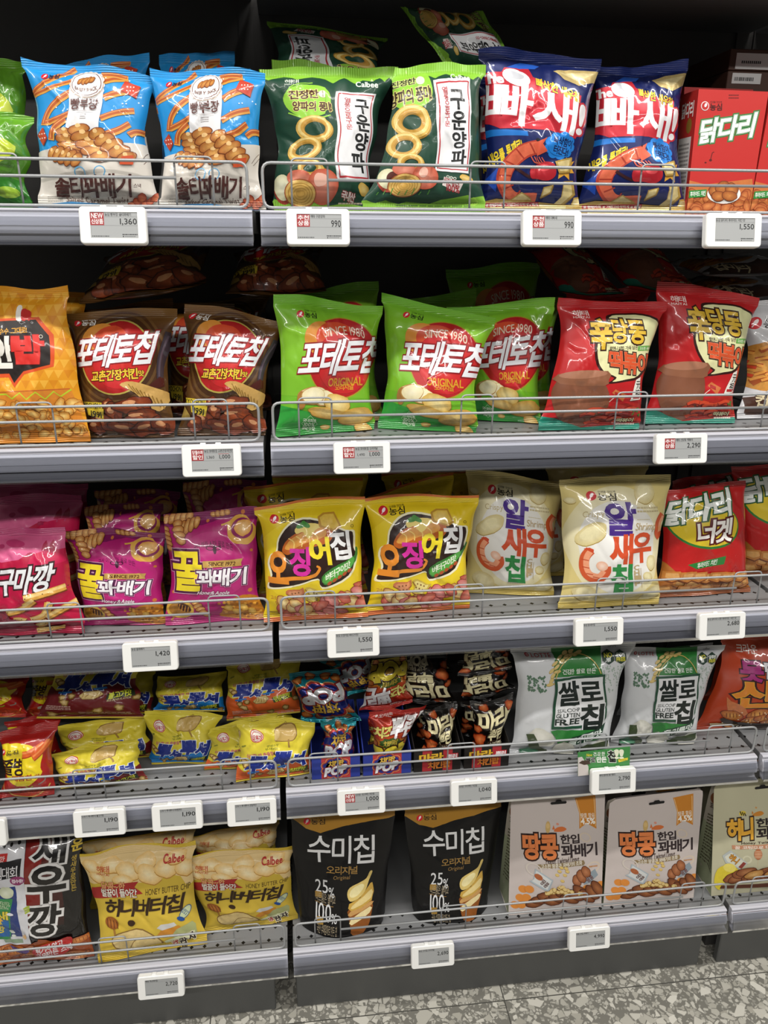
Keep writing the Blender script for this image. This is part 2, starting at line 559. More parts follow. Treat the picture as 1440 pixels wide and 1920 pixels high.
def floor_mat():
    m, nt, b = newmat('terrazzo_floor')
    N, L = nt.nodes.new, nt.links.new
    tc = N('ShaderNodeTexCoord')
    def chips(scale, thr, c0, c1, prev):
        v = N('ShaderNodeTexVoronoi'); v.inputs['Scale'].default_value = scale; v.feature = 'F1'
        e = N('ShaderNodeTexVoronoi'); e.inputs['Scale'].default_value = scale; e.feature = 'DISTANCE_TO_EDGE'
        L(tc.outputs['Object'], v.inputs['Vector']); L(tc.outputs['Object'], e.inputs['Vector'])
        sp = N('ShaderNodeSeparateColor'); L(v.outputs['Color'], sp.inputs[0])
        keep = N('ShaderNodeMath'); keep.operation = 'GREATER_THAN'; keep.inputs[1].default_value = thr; L(sp.outputs[0], keep.inputs[0])
        wid = N('ShaderNodeMath'); wid.operation = 'MULTIPLY'; wid.inputs[1].default_value = 0.16; L(sp.outputs[2], wid.inputs[0])
        wd2 = N('ShaderNodeMath'); wd2.operation = 'ADD'; wd2.inputs[1].default_value = 0.035; L(wid.outputs[0], wd2.inputs[0])
        ins = N('ShaderNodeMath'); ins.operation = 'GREATER_THAN'; L(e.outputs['Distance'], ins.inputs[0]); L(wd2.outputs[0], ins.inputs[1])
        k = N('ShaderNodeMath'); k.operation = 'MULTIPLY'; L(keep.outputs[0], k.inputs[0]); L(ins.outputs[0], k.inputs[1])
        cr = N('ShaderNodeMix'); cr.data_type = 'RGBA'; cr.inputs[6].default_value = lin(c0) + (1,); cr.inputs[7].default_value = lin(c1) + (1,)
        L(sp.outputs[1], cr.inputs['Factor'])
        mx = N('ShaderNodeMix'); mx.data_type = 'RGBA'; L(k.outputs[0], mx.inputs['Factor']); L(cr.outputs[2], mx.inputs[7])
        if isinstance(prev, str): mx.inputs[6].default_value = lin(prev) + (1,)
        else: L(prev, mx.inputs[6])
        return mx.outputs[2]
    c = chips(150, 0.45, '8f8d84', 'bcb9ae', '76746c')
    c = chips(72, 0.38, '9c998e', 'c8c5ba', c)
    c = chips(42, 0.66, 'a29f94', 'cfccc1', c)
    # tile joints
    br = N('ShaderNodeTexBrick'); br.offset = 0.0; br.inputs['Scale'].default_value = 1.0
    br.inputs['Mortar Size'].default_value = 0.0012; br.inputs['Brick Width'].default_value = 0.6; br.inputs['Row Height'].default_value = 0.6
    br.inputs['Mortar Smooth'].default_value = 0
    mp = N('ShaderNodeMapping'); mp.inputs['Location'].default_value = (0.17, 0.02, 0); L(tc.outputs['Object'], mp.inputs['Vector']); L(mp.outputs[0], br.inputs['Vector'])
    mx = N('ShaderNodeMix'); mx.data_type = 'RGBA'; mx.inputs[7].default_value = lin('4a4944') + (1,)
    L(br.outputs['Fac'], mx.inputs['Factor']); L(c, mx.inputs[6]); L(mx.outputs[2], b.inputs['Base Color'])
    b.inputs['Roughness'].default_value = 0.35
    return m


bm = bmesh.new(); add_box(bm, -3, 4, -4, 1.2, -0.05, 0)
tag(from_bm('floor', bm, floor_mat()), 'grey terrazzo tile floor with pale stone chips', 'floor', kind='structure')
bm = bmesh.new(); add_box(bm, -3, 4, -4, 1.2, 2.95, 3.0)
tag(from_bm('ceiling', bm, plain('ceiling_paint', 'c9c9c6', 0.9)), 'pale store ceiling above the aisle', 'ceiling', kind='structure')

M_STEEL = plain('grey_painted_steel', '8b8b8c', 0.45, 0.0, noise=0.04, nscale=25)
M_DARK = plain('dark_steel', '4a4846', 0.6, noise=0.06, nscale=12)
M_KICK = plain('kick_steel', '585958', 0.5, noise=0.05, nscale=18)
M_WIRE = plain('grey_wire', 'a5a7a8', 0.35, 0.3)
M_WHITE = plain('white_plastic', 'efefec', 0.35)


def rail_mat():
    m, nt, b = newmat('price_rail_plastic')
    b.inputs['Base Color'].default_value = lin('bebec6') + (1,)
    b.inputs['Roughness'].default_value = 0.42; b.inputs['Specular IOR Level'].default_value = 0.35
    N, L = nt.nodes.new, nt.links.new
    tc = N('ShaderNodeTexCoord'); mp = N('ShaderNodeMapping'); mp.inputs['Scale'].default_value = (1.5, 60, 150)
    nz = N('ShaderNodeTexNoise'); nz.inputs['Scale'].default_value = 3; nz.inputs['Detail'].default_value = 3
    L(tc.outputs['Object'], mp.inputs['Vector']); L(mp.outputs[0], nz.inputs['Vector'])
    bp = N('ShaderNodeBump'); bp.inputs['Strength'].default_value = 0.25; bp.inputs['Distance'].default_value = 0.001
    L(nz.outputs['Fac'], bp.inputs['Height']); L(bp.outputs['Normal'], b.inputs['Normal'])
    return m


def deck_mat():
    m, nt, b = newmat('perforated_deck')
    N, L = nt.nodes.new, nt.links.new
    tc = N('ShaderNodeTexCoord'); sep = N('ShaderNodeSeparateXYZ'); L(tc.outputs['Object'], sep.inputs[0])
    def math_(op, a, bb=None):
        n = N('ShaderNodeMath'); n.operation = op
        for i, x in enumerate((a, bb)):
            if x is None: continue
            if isinstance(x, (int, float)): n.inputs[i].default_value = x
            else: L(x, n.inputs[i])
        return n.outputs[0]
    # rows of diamond holes, pitch 25 mm, every second row shifted by half a pitch
    yy = math_('DIVIDE', math_('ADD', sep.outputs[1], -0.012), 0.03)
    row = math_('FLOOR', yy); fy = math_('SUBTRACT', math_('SUBTRACT', yy, row), 0.5)
    odd = math_('MODULO', row, 2.0)
    xx = math_('ADD', math_('DIVIDE', sep.outputs[0], 0.025), math_('MULTIPLY', odd, 0.5))
    fx = math_('SUBTRACT', math_('SUBTRACT', xx, math_('FLOOR', xx)), 0.5)
    d = math_('ADD', math_('ABSOLUTE', math_('MULTIPLY', fx, 1.0)), math_('ABSOLUTE', math_('MULTIPLY', fy, 1.2)))
    hole = math_('MULTIPLY', math_('LESS_THAN', d, 0.17), math_('LESS_THAN', yy, 2.0))
    mx = N('ShaderNodeMix'); mx.data_type = 'RGBA'; mx.inputs[6].default_value = lin('7e7f80') + (1,); mx.inputs[7].default_value = lin('0b0b0b') + (1,)
    L(hole, mx.inputs['Factor']); L(mx.outputs[2], b.inputs['Base Color'])
    b.inputs['Roughness'].default_value = 0.4
    return m


def clear_mat():
    m = bpy.data.materials.new('clear_plastic'); m.use_nodes = True; nt = m.node_tree; nt.nodes.clear()
    N, L = nt.nodes.new, nt.links.new
    o = N('ShaderNodeOutputMaterial'); tr = N('ShaderNodeBsdfTransparent'); gl = N('ShaderNodeBsdfGlossy'); mx = N('ShaderNodeMixShader'); fr = N('ShaderNodeFresnel')
    tr.inputs[0].default_value = (0.9, 0.91, 0.93, 1); gl.inputs['Roughness'].default_value = 0.12; fr.inputs[0].default_value = 1.38
    L(fr.outputs[0], mx.inputs[0]); L(tr.outputs[0], mx.inputs[1]); L(gl.outputs[0], mx.inputs[2]); L(mx.outputs[0], o.inputs[0])
    return m


M_GUTTER = plain('dark_rail_gutter', '84848a', .35); M_RAIL = rail_mat(); M_DECK = deck_mat(); M_CLEAR = clear_mat()
M_UNDER = plain('shelf_underside', '6c6c6c', 0.6)
TIER = ['top', 'second', 'third', 'fourth', 'bottom']
BAYN = ['left bay', 'middle bay', 'right bay']


def build_shelf(x0, x1, zd, label, bottom=False):
    root = empty('shelf', ((x0 + x1) / 2, 0, zd - RAILH)); hw = (x1 - x0) / 2 - 0.001
    tag(root, label, 'shelf', 'grey metal gondola shelves')
    h = RAILH
    bm = bmesh.new(); add_box(bm, -hw, hw, 0.004, SHELF_D, h - 0.003, h - 0.0003); from_bm('deck', bm, M_DECK, root)
    bm = bmesh.new()
    add_box(bm, -hw, hw, 0.006, 0.03, h - 0.04, h - 0.0032); add_box(bm, -hw, hw, 0.03, SHELF_D, h - 0.030, h - 0.0032)
    from_bm('shelf_body', bm, M_UNDER, root)
    # front channel: rounded top lip, ribbed face, lower gutter
    prof = [(0.004, h - 0.0005), (-0.004, h - 0.0005), (-0.0065, h - 0.002), (-0.0065, h - 0.0035), (-0.0045, h - 0.0045), (-0.0042, h - 0.009),
            (-0.0052, h - 0.0105), (-0.0075, h - 0.0165), (-0.0085, h - 0.021), (-0.0085, h - 0.0225), (-0.0070, h - 0.0235), (-0.0064, h - 0.030),
            (-0.0054, h - 0.0325), (0.003, h - 0.033), (0.003, 0.0045), (0.004, 0.0045)]
    prof = [(y - (0.010 * (1 - z / h) if y < 0 else 0), z) for y, z in prof]
    bm = bmesh.new(); extrude_profile(bm, prof, -hw, hw)
    rail = from_bm('price_rail', bm, M_RAIL, root)
    prof = [(0.0015, h - 0.0335), (0.0035, h - 0.0335), (0.0035, 0.0), (-0.0085, 0.0), (-0.0092, 0.0012), (-0.0085, 0.0026), (-0.0015, 0.0036), (0.0015, 0.006)]
    prof = [(y - 0.010 * (1 - z / h), z) for y, z in prof]
    bm = bmesh.new(); extrude_profile(bm, prof, -hw, hw); from_bm('rail_gutter', bm, M_GUTTER, rail)
    # clear label cover hanging in front of the channel
    prof = [(-0.0098, h - 0.006), (-0.0108, h - 0.006), (-0.0125, h - 0.022), (-0.0125, 0.004), (-0.0105, -0.0015), (-0.0098, -0.0015), (-0.0115, 0.004), (-0.0115, h - 0.022)]
    prof = [(y - 0.010 * (1 - z / h), z) for y, z in prof]
    bm = bmesh.new(); extrude_profile(bm, prof, -hw, hw); from_bm('clear_label_cover', bm, M_CLEAR, rail)
    # end bracket
    bm = bmesh.new(); add_box(bm, hw - 0.018, hw - 0.001, -0.0035, 0.004, 0.012, h - 0.004, 0.0015, 1); from_bm('end_bracket', bm, M_STEEL, root)
    return root


def build_guard(x0, x1, zd, label):
    """wire guard standing on the front edge of a shelf"""
    g = empty('wire_guard', ((x0 + x1) / 2, 0.004, zd)); hw = (x1 - x0) / 2 - 0.006
    tag(g, label, 'wire guard', 'wire guards along the shelf fronts')
    zt, zb, zm = 0.060, 0.003, 0.039; r = 0.0021
    bm = bmesh.new()
    loop = []
    P = [(-hw, 0, zb), (hw, 0, zb), (hw, 0, zt), (-hw, 0, zt)]
    for i in range(4): loop += corner(P[i], P[i - 1], P[(i + 1) % 4], 0.012)
    add_tube(bm, loop, r, 8, True); from_bm('frame', bm, M_WIRE, g, smooth=True)
    w = x1 - x0
    hoops = [0.039, 0.290, 0.541, 0.792]
    bm = bmesh.new(); add_tube(bm, [(-hw + hoops[0] + 0.050, -0.003, zm), (-hw + hoops[3] + 0.002, -0.003, zm)], r * 0.95); from_bm('middle_wire', bm, M_WIRE, g, smooth=True)
    for k in hoops:
        a, b = -hw + k, -hw + k + 0.050
        bm = bmesh.new()
        pts = [(a, 0.0035, zb)] + corner((a, 0.0035, zt + 0.006), (a, 0.0035, zb), (b, 0.0035, zt + 0.006), 0.008) + corner((b, 0.0035, zt + 0.006), (a, 0.0035, zt + 0.006), (b, 0.0035, zb), 0.008) + [(b, 0.0035, zb)]
        add_tube(bm, pts, 0.0014, 6); from_bm('hoop', bm, M_WIRE, g, smooth=True)
    return g


for bi, (x0, x1) in enumerate(BAYS):
    for ti, zd in enumerate(DECK):
        build_shelf(x0, x1, zd, '%s grey metal shelf of the %s with a silver price rail' % (TIER[ti], BAYN[bi]))
        build_guard(x0, x1, zd, 'grey wire guard on the front edge of the %s shelf of the %s' % (TIER[ti], BAYN[bi]))
    # frame of the bay: back panel, uprights, kick plate
    fr = empty('gondola_frame', ((x0 + x1) / 2, DEPTH, 0)); hw = (x1 - x0) / 2
    tag(fr, 'dark steel gondola frame behind the shelves of the %s' % BAYN[bi], 'shelving frame', 'gondola frames')
    bm = bmesh.new(); add_box(bm, -hw - 0.0046, hw + 0.0044, 0.002, 0.02, 0.0, 2.1); from_bm('back_panel', bm, M_DARK, fr)
    for s in (-1, 1):
        bm = bmesh.new(); add_box(bm, s * hw - (0.0 if s < 0 else 0.0245), s * hw + (0.0245 if s < 0 else 0.0), -0.003, 0.0015, 0.0, 2.1); from_bm('upright', bm, M_DARK, fr)
    kp = empty('kick_plate', ((x0 + x1) / 2, 0.014, 0))
    tag(kp, 'grey steel kick plate under the bottom shelf of the %s' % BAYN[bi], 'kick plate', 'kick plates')
    bm = bmesh.new(); add_box(bm, -hw + 0.004, hw - 0.030, 0.0, 0.016, 0.0, DECK[4] - RAILH - 0.001, 0.002, 1); from_bm('plate', bm, M_KICK, kp)
    bm = bmesh.new(); add_box(bm, -hw + 0.002, -hw + 0.03, 0.045, 0.34, 0.0, DECK[4] - RAILH - 0.002); from_bm('base_leg', bm, M_DARK, kp)
# topmost shelves above the picture's first tier
ztop = on_plane(1000, 36, 0.36, 0, 0)[2] - 0.015; print('ztop', ztop)
for bi in (0, 1, 2):
    x0, x1 = BAYS[bi]; zz = ztop if bi else ztop + 0.02
    sh = empty('shelf', ((x0 + x1) / 2, 0, zz)); hw = (x1 - x0) / 2 - 0.001
    tag(sh, 'dark shelf above the top row of snacks of the %s' % BAYN[bi], 'shelf', 'grey metal gondola shelves')
    bm = bmesh.new(); add_box(bm, -hw, hw, 0.0, 0.03, 0.0, 0.05, 0.003, 1); add_box(bm, -hw, hw, 0.03, SHELF_D, 0.015, 0.045); from_bm('shelf_body', bm, M_UNDER, sh)
    bm = bmesh.new(); add_box(bm, -hw, hw, -0.008, -0.001, 0.006, 0.055, 0.002, 1); from_bm('price_rail', bm, M_RAIL, sh)


# ------------------------------------------------------------------ packs
def noise1(rng, n, amp, oct=3):
    x = np.linspace(0, 1, n); y = np.zeros(n)
    for k in range(oct):
        y += amp / (k + 1) * np.sin(2 * np.pi * (k + 1) * (x * rng.uniform(.7, 1.3) + rng.uniform()))
    return y


def pillow(C, nu, nv, seal, T, Tb, waist, rng, wr=1.0, style='pillow', wave=0.003):
    TL, TR, BR, BL = C
    u = np.linspace(0, 1, nu + 1)[None, :, None]; v = np.linspace(0, 1, nv + 1)[:, None, None]
    P0 = (TL * (1 - u) + TR * u) * (1 - v) + (BL * (1 - u) + BR * u) * v
    n = np.cross((BL + BR - TL - TR), (TR + BR - TL - BL)); n /= np.linalg.norm(n)
    xdir = (TR + BR - TL - BL); wid = np.linalg.norm(xdir) / 2; xdir = xdir / np.linalg.norm(xdir)
    U, V = u[..., 0], v[..., 0]
    vs = seal / nv; X = 2 * U - 1
    Y = np.clip((V - vs) / (1 - 2 * vs), 0, 1) * 2 - 1
    inn = ((V > vs) & (V < 1 - vs)).astype(float)
    ex = np.maximum(1 - np.abs(X) ** 2.3, 0) ** 0.6
    if style == 'pouch':
        tv = np.clip((V - 0.06) / 0.94, 0, 1) ** 0.75
        ty = tv; w = waist * 0
    else:
        ty = np.maximum(1 - np.abs(Y) ** 2.7, 0) ** 0.62
        w = waist * (1 - np.abs(Y) ** 3.0) * inn
    env = ex * ty
    d = T * env
    m = np.zeros_like(d)
    asp = np.linalg.norm(BL - TL) / max(wid, 1e-6)
    for _ in range(6):
        cx, cy, r = rng.uniform(-.8, .8), rng.uniform(-.8, .8), rng.uniform(.25, .5)
        m += rng.uniform(-1, .5) * 0.22 * T * np.exp(-(((X - cx) ** 2 + (Y - cy) ** 2 * asp) / r ** 2)) * wr
    for top in (0, 1):
        dv = (V - vs) if top == 0 else (1 - vs - V)
        dv = np.clip(dv, 0, 1)
        for _ in range(12):
            uk = rng.uniform(-.92, .92); sg = rng.uniform(.035, .085); ln = rng.uniform(.06, .22); dr = rng.uniform(-.5, .5) - uk * 0.35
            a = rng.choice([-1, 1]) * rng.uniform(.001, .0034) * wr
            m += a * np.exp(-np.abs((X - uk - dr * dv * 2) / sg) ** 1.4) * np.exp(-dv / ln) * (1 - np.exp(-dv / .02)) * (1 - np.abs(X) ** 6)
    for _ in range(18):
        cx, cy, a = rng.uniform(-.85, .85), rng.uniform(-.9, .9), rng.uniform(0, 3.14)
        L = rng.uniform(.15, .55); sg = rng.uniform(.022, .05)
        dx, dy = X - cx, (Y - cy) * asp
        s_, t_ = dx * math.cos(a) + dy * math.sin(a), -dx * math.sin(a) + dy * math.cos(a)
        t_ = t_ + 0.25 * s_ ** 2 * rng.choice([-1, 1])
        m += rng.choice([-1, 1]) * rng.uniform(.0009, .0028) * wr * np.exp(-np.abs(t_) / sg) * np.exp(-(s_ / L) ** 4) * np.minimum(env * 2, 1)
    for sx in (-1, 1):
        for sy in (-1, 1):
            a = rng.uniform(.55, 1.0); dx, dy = (X - sx) * -sx, (Y - sy) * -sy * asp
            t_ = dx * math.sin(a) - dy * math.cos(a); s_ = dx * math.cos(a) + dy * math.sin(a)
            m += rng.uniform(.0006, .0026) * wr * np.exp(-np.abs(t_) / .06) * np.exp(-s_ / .5) * np.minimum(env * 3, 1) * rng.choice([-1, 1])
    front = d + m * (inn if style != 'pouch' else np.minimum(V * 8, 1))
    front = np.maximum(front, -0.3 * Tb * env)
    sidew = np.where(U < .5, noise1(rng, nv + 1, .0016)[:, None], noise1(rng, nv + 1, .0016)[:, None]) * inn * wr
    shrink = -X * w * wid
    top = np.clip(1 - V / 0.22, 0, 1) ** 1.5; bot = np.clip((V - .85) / .15, 0, 1) ** 1.5
    uu = np.linspace(0, 1, nu + 1)
    wv = wave * (np.sin(2 * np.pi * (uu * rng.uniform(.8, 1.6) + rng.uniform())) + .5 * np.sin(2 * np.pi * (uu * rng.uniform(2, 3.2) + rng.uniform())))[None]
    wb = wave * .6 * np.sin(2 * np.pi * (uu * rng.uniform(.8, 1.8) + rng.uniform()))[None]
    off = wv * top + wb * bot
    ydir = (BL + BR - TL - TR); ydir = ydir / np.linalg.norm(ydir)
    sag = wave * 0.7 * np.sin(np.pi * uu * rng.uniform(.8, 2.4) + rng.uniform(0, 3))[None] * top
    base = P0 + xdir * (shrink + sidew)[..., None] + n * off[..., None] + ydir * sag[..., None]
    if style == 'pouch':      # front panel curves down to a rounded foot
        base = base + ydir * (0.016 * (1 - np.abs(X) ** 2.0) * np.clip((V - .6) / .4, 0, 1) ** 2)[..., None]
    PF = base + n * front[..., None]
    PB = base - n * (Tb * env + (0.0006 if style != 'pouch' else 0.0006))[..., None]
    return PF, PB, n


def rig(name, parts_, origin, mats, label, cat, group):
    """parts_ = [(part name, V,N,C,L,S,CN)], the first one is the thing itself"""
    root = None
    for (pn, V, N, C, L, S, CN), mat in zip(parts_, mats):
        if not len(CN): continue
        me = build_mesh(pn, V - origin, N, C, None, L, S, CN)
        o = link(pn, me, mat, root, origin if root is None else None)
        if root is None: root = o
    tag(root, label, cat, group)
    return root


class Kind:
    def __init__(s, art, group, name='snack_bag', cat='snack bag', T=.03, Tb=.028, waist=.07, rough=.22, metal=0.0, coat=.35, crimp='h', style='pillow', wr=1.0, depth=.05, bump=.1, wave=.0045, spec=.4):
        if style == 'pillow':      # the artwork was studied on packs drawn in at the waist: undo that before it is laid on the film
            vs = art.seal / art.nv
            for i in range(4, len(art.V)):
                u, v, l = art.V[i]; y = min(max((v - vs) / (1 - 2 * vs), 0), 1) * 2 - 1
                art.V[i] = (.5 + (u - .5) / (1 - 2 * waist * (1 - abs(y) ** 3)), v, l)
        s.art = art.cut(); s.group = group; s.name = name; s.cat = cat
        s.T, s.Tb, s.waist, s.style, s.wr, s.depth, s.wave = T, Tb, waist, style, wr * 1.3, depth, wave
        coat = min(coat * 1.6, .9)
        s.mat = film(rough, metal, coat, None, bump, spec); s.matc = film(rough, metal, coat, crimp, bump, spec)


_seed = [11]


def pack(kind, px, tier, label, lean=0.14, y0=None, dy=0.0, zoff=0.0, stand=True, seed=None, T=None, Tb=None, waist=None, corners=None, wr=None, ymin=.028):
    """one pack whose front outline is given by the study pixels of its corners, on a leaning plane above a deck"""
    art = kind.art; zd = DECK[tier - 1] + zoff
    if corners is None:
        (TL, TR, BR, BL) = px
        yl = yr = y0
        if y0 is None:      # where the two lower corners meet the deck: the pack may stand a little turned
            ql, qr, q = on_deck(*BL, zd)[1], on_deck(*BR, zd)[1], on_deck((BL[0] + BR[0]) / 2, (BL[1] + BR[1]) / 2, zd)[1]
            q = float(np.clip(q, ymin, 0.3)) + dy; t = float(np.clip((qr - ql) * .35, -.022, .022))
            yl, yr = max(q - t, ymin), max(q + t, ymin)
        C = [on_plane(p[0], p[1], y, zd, lean) for p, y in ((TL, yl), (TR, yr), (BR, yr), (BL, yl))]
        if stand:
            for i in (2, 3):
                dz = zd + 0.0012 - C[i][2]
                if abs(dz) < 0.05: C[i] = C[i] + np.array([0, lean * dz, dz])
    else: C = [np.array(c, float) for c in corners]
    _seed[0] += 1
    rng = np.random.default_rng(seed if seed is not None else _seed[0])
    PF, PB, n = pillow(C, art.nu, art.nv, art.seal, T or kind.T, Tb or kind.Tb, kind.waist if waist is None else waist, rng, kind.wr if wr is None else wr, kind.style, kind.wave)
    if stand:
        for A in (PF, PB): A[..., 2] = np.maximum(A[..., 2], zd + 0.0008)
    sf, sb = Surf(PF), Surf(PB)
    V, N = map_art(art, sf)
    org = (C[2] + C[3]) / 2
    vs = art.seal / art.nv
    back = art._c(art.back)
    out = []; mats = []
    rngs = [('body', vs, 1 - vs, art.seal, art.nv - art.seal), ('top_seal', -1, vs, 0, art.seal), ('bottom_seal', 1 - vs, 2, art.nv - art.seal, art.nv)]
    if kind.style == 'pouch': rngs = [('body', vs, 2, art.seal, art.nv), ('top_seal', -1, vs, 0, art.seal)]
    for pn, a, b, r0, r1 in rngs:
        m = (art.cFy >= a) & (art.cFy < b)
        g = subset(V, N, art.cC, art.cL, art.cS, art.cN, m)
        g = add_back(*g, sb, back, (r0, r1))
        out.append((kind.name if pn == 'body' else pn,) + tuple(g)); mats.append(kind.mat if pn == 'body' else kind.matc)
    if kind.style == 'pouch':     # flat base between the front and back film
        nu = art.nu; V0 = np.concatenate([PF[-1], PB[-1]]); q = np.array([[i, i + 1, nu + 2 + i, nu + 1 + i] for i in range(nu)])[:, ::-1]
        pn, Vx, Nx, Cx, Lx, Sx, CNx = out[0]; o = len(Vx)
        Vx = np.concatenate([Vx, V0]); Nx = np.concatenate([Nx, np.tile([[0, 0, -1.0]], (len(V0), 1))]); Cx = np.concatenate([Cx, np.tile([back], (len(V0), 1))])
        Sx = np.concatenate([Sx, len(Lx) + 4 * np.arange(len(q))]); Lx = np.concatenate([Lx, q.ravel() + o]); CNx = np.concatenate([CNx, np.full(len(q), 4)])
        out[0] = (pn, Vx, Nx, Cx, Lx, Sx, CNx)
    return rig(kind.name, out, org, mats, label, kind.cat, kind.group)


def lying(kind, L, R, tier, label, y0, length, theta, skew=0.0, upside=False, **k):
    """a pack lying back on the packs below it: its near edge runs between two study pixels on the plane y = y0"""
    a, b = on_plane(L[0], L[1], y0, 0, 0), on_plane(R[0], R[1], y0, 0, 0)
    d = np.array([skew, math.cos(math.radians(theta)), math.sin(math.radians(theta))]) * length
    c = (b + d, a + d, a, b) if False else ((a + d, b + d, b, a) if not upside else (b, a, a + d, b + d))
    return pack(kind, None, tier, label, corners=c, stand=False, **k)


def flat_art(name, art, corners, mat, parent=None, origin=None):
    """artwork printed on a flat panel; corners TL, TR, BR, BL in world space"""
    TL, TR, BR, BL = [np.array(c, float) for c in corners]
    P = np.array([[TL, TR], [BL, BR]]); P = np.array([[TL, TR], [BL, BR]])
    u, v = art.cV[:, :1], art.cV[:, 1:2]
    n = np.cross(BL - TL, TR - TL); n = n / np.linalg.norm(n)
    V = (TL * (1 - u) + TR * u) * (1 - v) + (BL * (1 - u) + BR * u) * v + n * art.cV[:, 2:3] * DZ
    org = np.array(origin if origin is not None else (BL + BR) / 2)
    me = build_mesh(name, V - org, np.tile(n[None], (len(V), 1)), art.cC, None, art.cL, art.cS, art.cN)
    return link(name, me, mat, parent, None if parent else org)


# ------------------------------------------------------------------ artwork building blocks
def lump(A, cx, cy, rx, ry, rot, edge, mid, out=None, amp=.07, seed=0, hi=None):
    if out: A.ell(cx, cy, rx * 1.07 + 1, ry * 1.07 + 1, out, rot, 22, amp=amp, seed=seed)
    A.ell(cx, cy, rx, ry, edge, rot, 22, mid, amp, seed)
    if hi: A.ell(cx - rx * .25, cy - ry * .35, rx * .4, ry * .25, hi, rot, 14, amp=.1, seed=seed + 1)


def twist(A, x0, y0, x1, y1, w, n, edge, mid, out, hi=None, seed=0):
    """a twisted pastry: overlapping slanted lobes along a line"""
    dx, dy = x1 - x0, y1 - y0; L = math.hypot(dx, dy); a = math.degrees(math.atan2(dy, dx))
    for i in range(n):
        t = (i + .5) / n
        k = 1 - .35 * abs(2 * t - 1) ** 2
        lump(A, x0 + dx * t, y0 + dy * t, L / n * .62, w * .56 * k, a + 28, edge, mid, out, .06, seed + i, hi)


def scatter(A, n, x0, y0, x1, y1, fn, seed=0):
    R = random.Random(seed)
    for i in range(n): fn(R.uniform(x0, x1), R.uniform(y0, y1), R, i)


def micro(A, x0, y0, x1, y1, col, n=2, seed=0):
    """print too small to read: broken thin lines"""
    R = random.Random(seed); h = (y1 - y0) / n
    for i in range(n):
        x = x0
        while x < x1 - 2:
            w = R.uniform(.04, .16) * (x1 - x0); e = min(x + w, x1)
            A.rect(x, y0 + i * h + h * .25, e, y0 + i * h + h * .75, col); x = e + (x1 - x0) * .02


def seedlogo(A, cx, cy, r, tcol, tw=None, sm=True, red='d0202c', tilt=0):
    A.ell(cx, cy, r, r * 1.03, red, 0, 22)
    A.ell(cx + r * .12, cy - r * .15, r * .32, r * .55, 'fbeeee', 30, 14)
    A.stroke([(cx - r * .1, cy + r * .25), (cx - r * .35, cy + r * .7)], r * .14, 'fbeeee', 2)
    w = tw or r * 2.9
    A.text('농심', cx + r * 1.25, cy - r * .55 + tilt * .3, cx + r * 1.25 + w, cy + r * .95 + tilt * .3, tcol, .03, tilt=tilt)
    if sm: A.text('인생을 맛있게', cx + r * 1.3, cy - r * 1.1, cx + r * 1.2 + w, cy - r * .65, tcol, .01, tilt=tilt)


def haitai(A, x0, y0, x1, y1, col, tilt=0):
    A.text('해태', x0, y0, x1, y0 + (y1 - y0) * .68, col, .02, tilt=tilt)
    A.text('HAITAI', x0, y0 + (y1 - y0) * .76, x1, y1, col, .02, tilt=tilt)


def star(A, cx, cy, r1, r2, n, col, rot=0):
    A.poly([(cx + math.cos(math.radians(rot) + math.pi * i / n) * (r1 if i % 2 == 0 else r2), cy + math.sin(math.radians(rot) + math.pi * i / n) * (r1 if i % 2 == 0 else r2)) for i in range(2 * n)], col)


def potato(A, cx, cy, rx, ry, rot, seed=0):
    A.ell(cx, cy, rx, ry, 'b98a4a*.4', rot, 24, amp=.04, seed=seed)
    A.ell(cx + rx * .03, cy - ry * .05, rx * .93, ry * .9, 'efe3b4*.25', rot, 24, 'f6efcf*.25', .04, seed)


def crisp(A, cx, cy, rx, ry, rot, seed=0, edge='c99a3e*.5', mid='ecd188*.5'):
    A.ell(cx, cy + ry * .08, rx * 1.03, ry * 1.05, '96702c', rot, 24, amp=.09, seed=seed)
    A.ell(cx, cy, rx, ry, edge, rot, 24, mid, .09, seed)


# ================================================================== TOP TIER
# --- blue pack with salted caramel twists
A = Art([(117, 135), (830, 238), (855, 950), (205, 940)], '2493d8', 38, 48, 3, back='2a7db8')
for pts, w in (([(160, 345), (250, 300), (330, 255), (420, 195)], 34), ([(190, 350), (300, 330), (420, 280)], 24), ([(270, 520), (285, 460), (330, 410), (430, 350), (560, 290), (700, 262)], 38),
               ([(285, 510), (350, 495), (420, 470)], 30), ([(315, 600), (335, 545), (400, 500)], 40), ([(590, 385), (660, 350), (740, 330)], 36), ([(590, 500), (660, 465), (740, 445)], 32),
               ([(600, 590), (680, 560), (730, 520)], 34), ([(570, 250), (640, 252), (700, 262)], 30), ([(690, 690), (740, 660), (790, 640)], 34), ([(730, 580), (760, 560), (800, 555)], 30)):
    A.stroke([(x + 3, y + 7) for x, y in pts], w, 'd99a45'); A.stroke(pts, w * .72, 'b65a26'); A.stroke([(x - 2, y - 4) for x, y in pts], w * .16, 'e39a5c')
A.poly([(165, 665), (250, 655), (420, 640), (800, 625), (900, 600), (900, 1000), (150, 1000)], 'd6d0c6')
for q, c in (([(668, 340), (690, 288), (765, 312), (745, 378)], 'c5402a'), ([(232, 572), (272, 538), (292, 590), (265, 628)], 'b8442a')):
    A.poly([(x + 4, y + 5) for x, y in q], '8e3018'); A.poly(q, c)
    cx = sum(p[0] for p in q) / 4; cy = sum(p[1] for p in q) / 4
    for k in range(6): A.ell(cx + (k % 3 - 1) * 16, cy + (k // 3 - .5) * 22, 4, 4, 'f3e0d6', n=6)
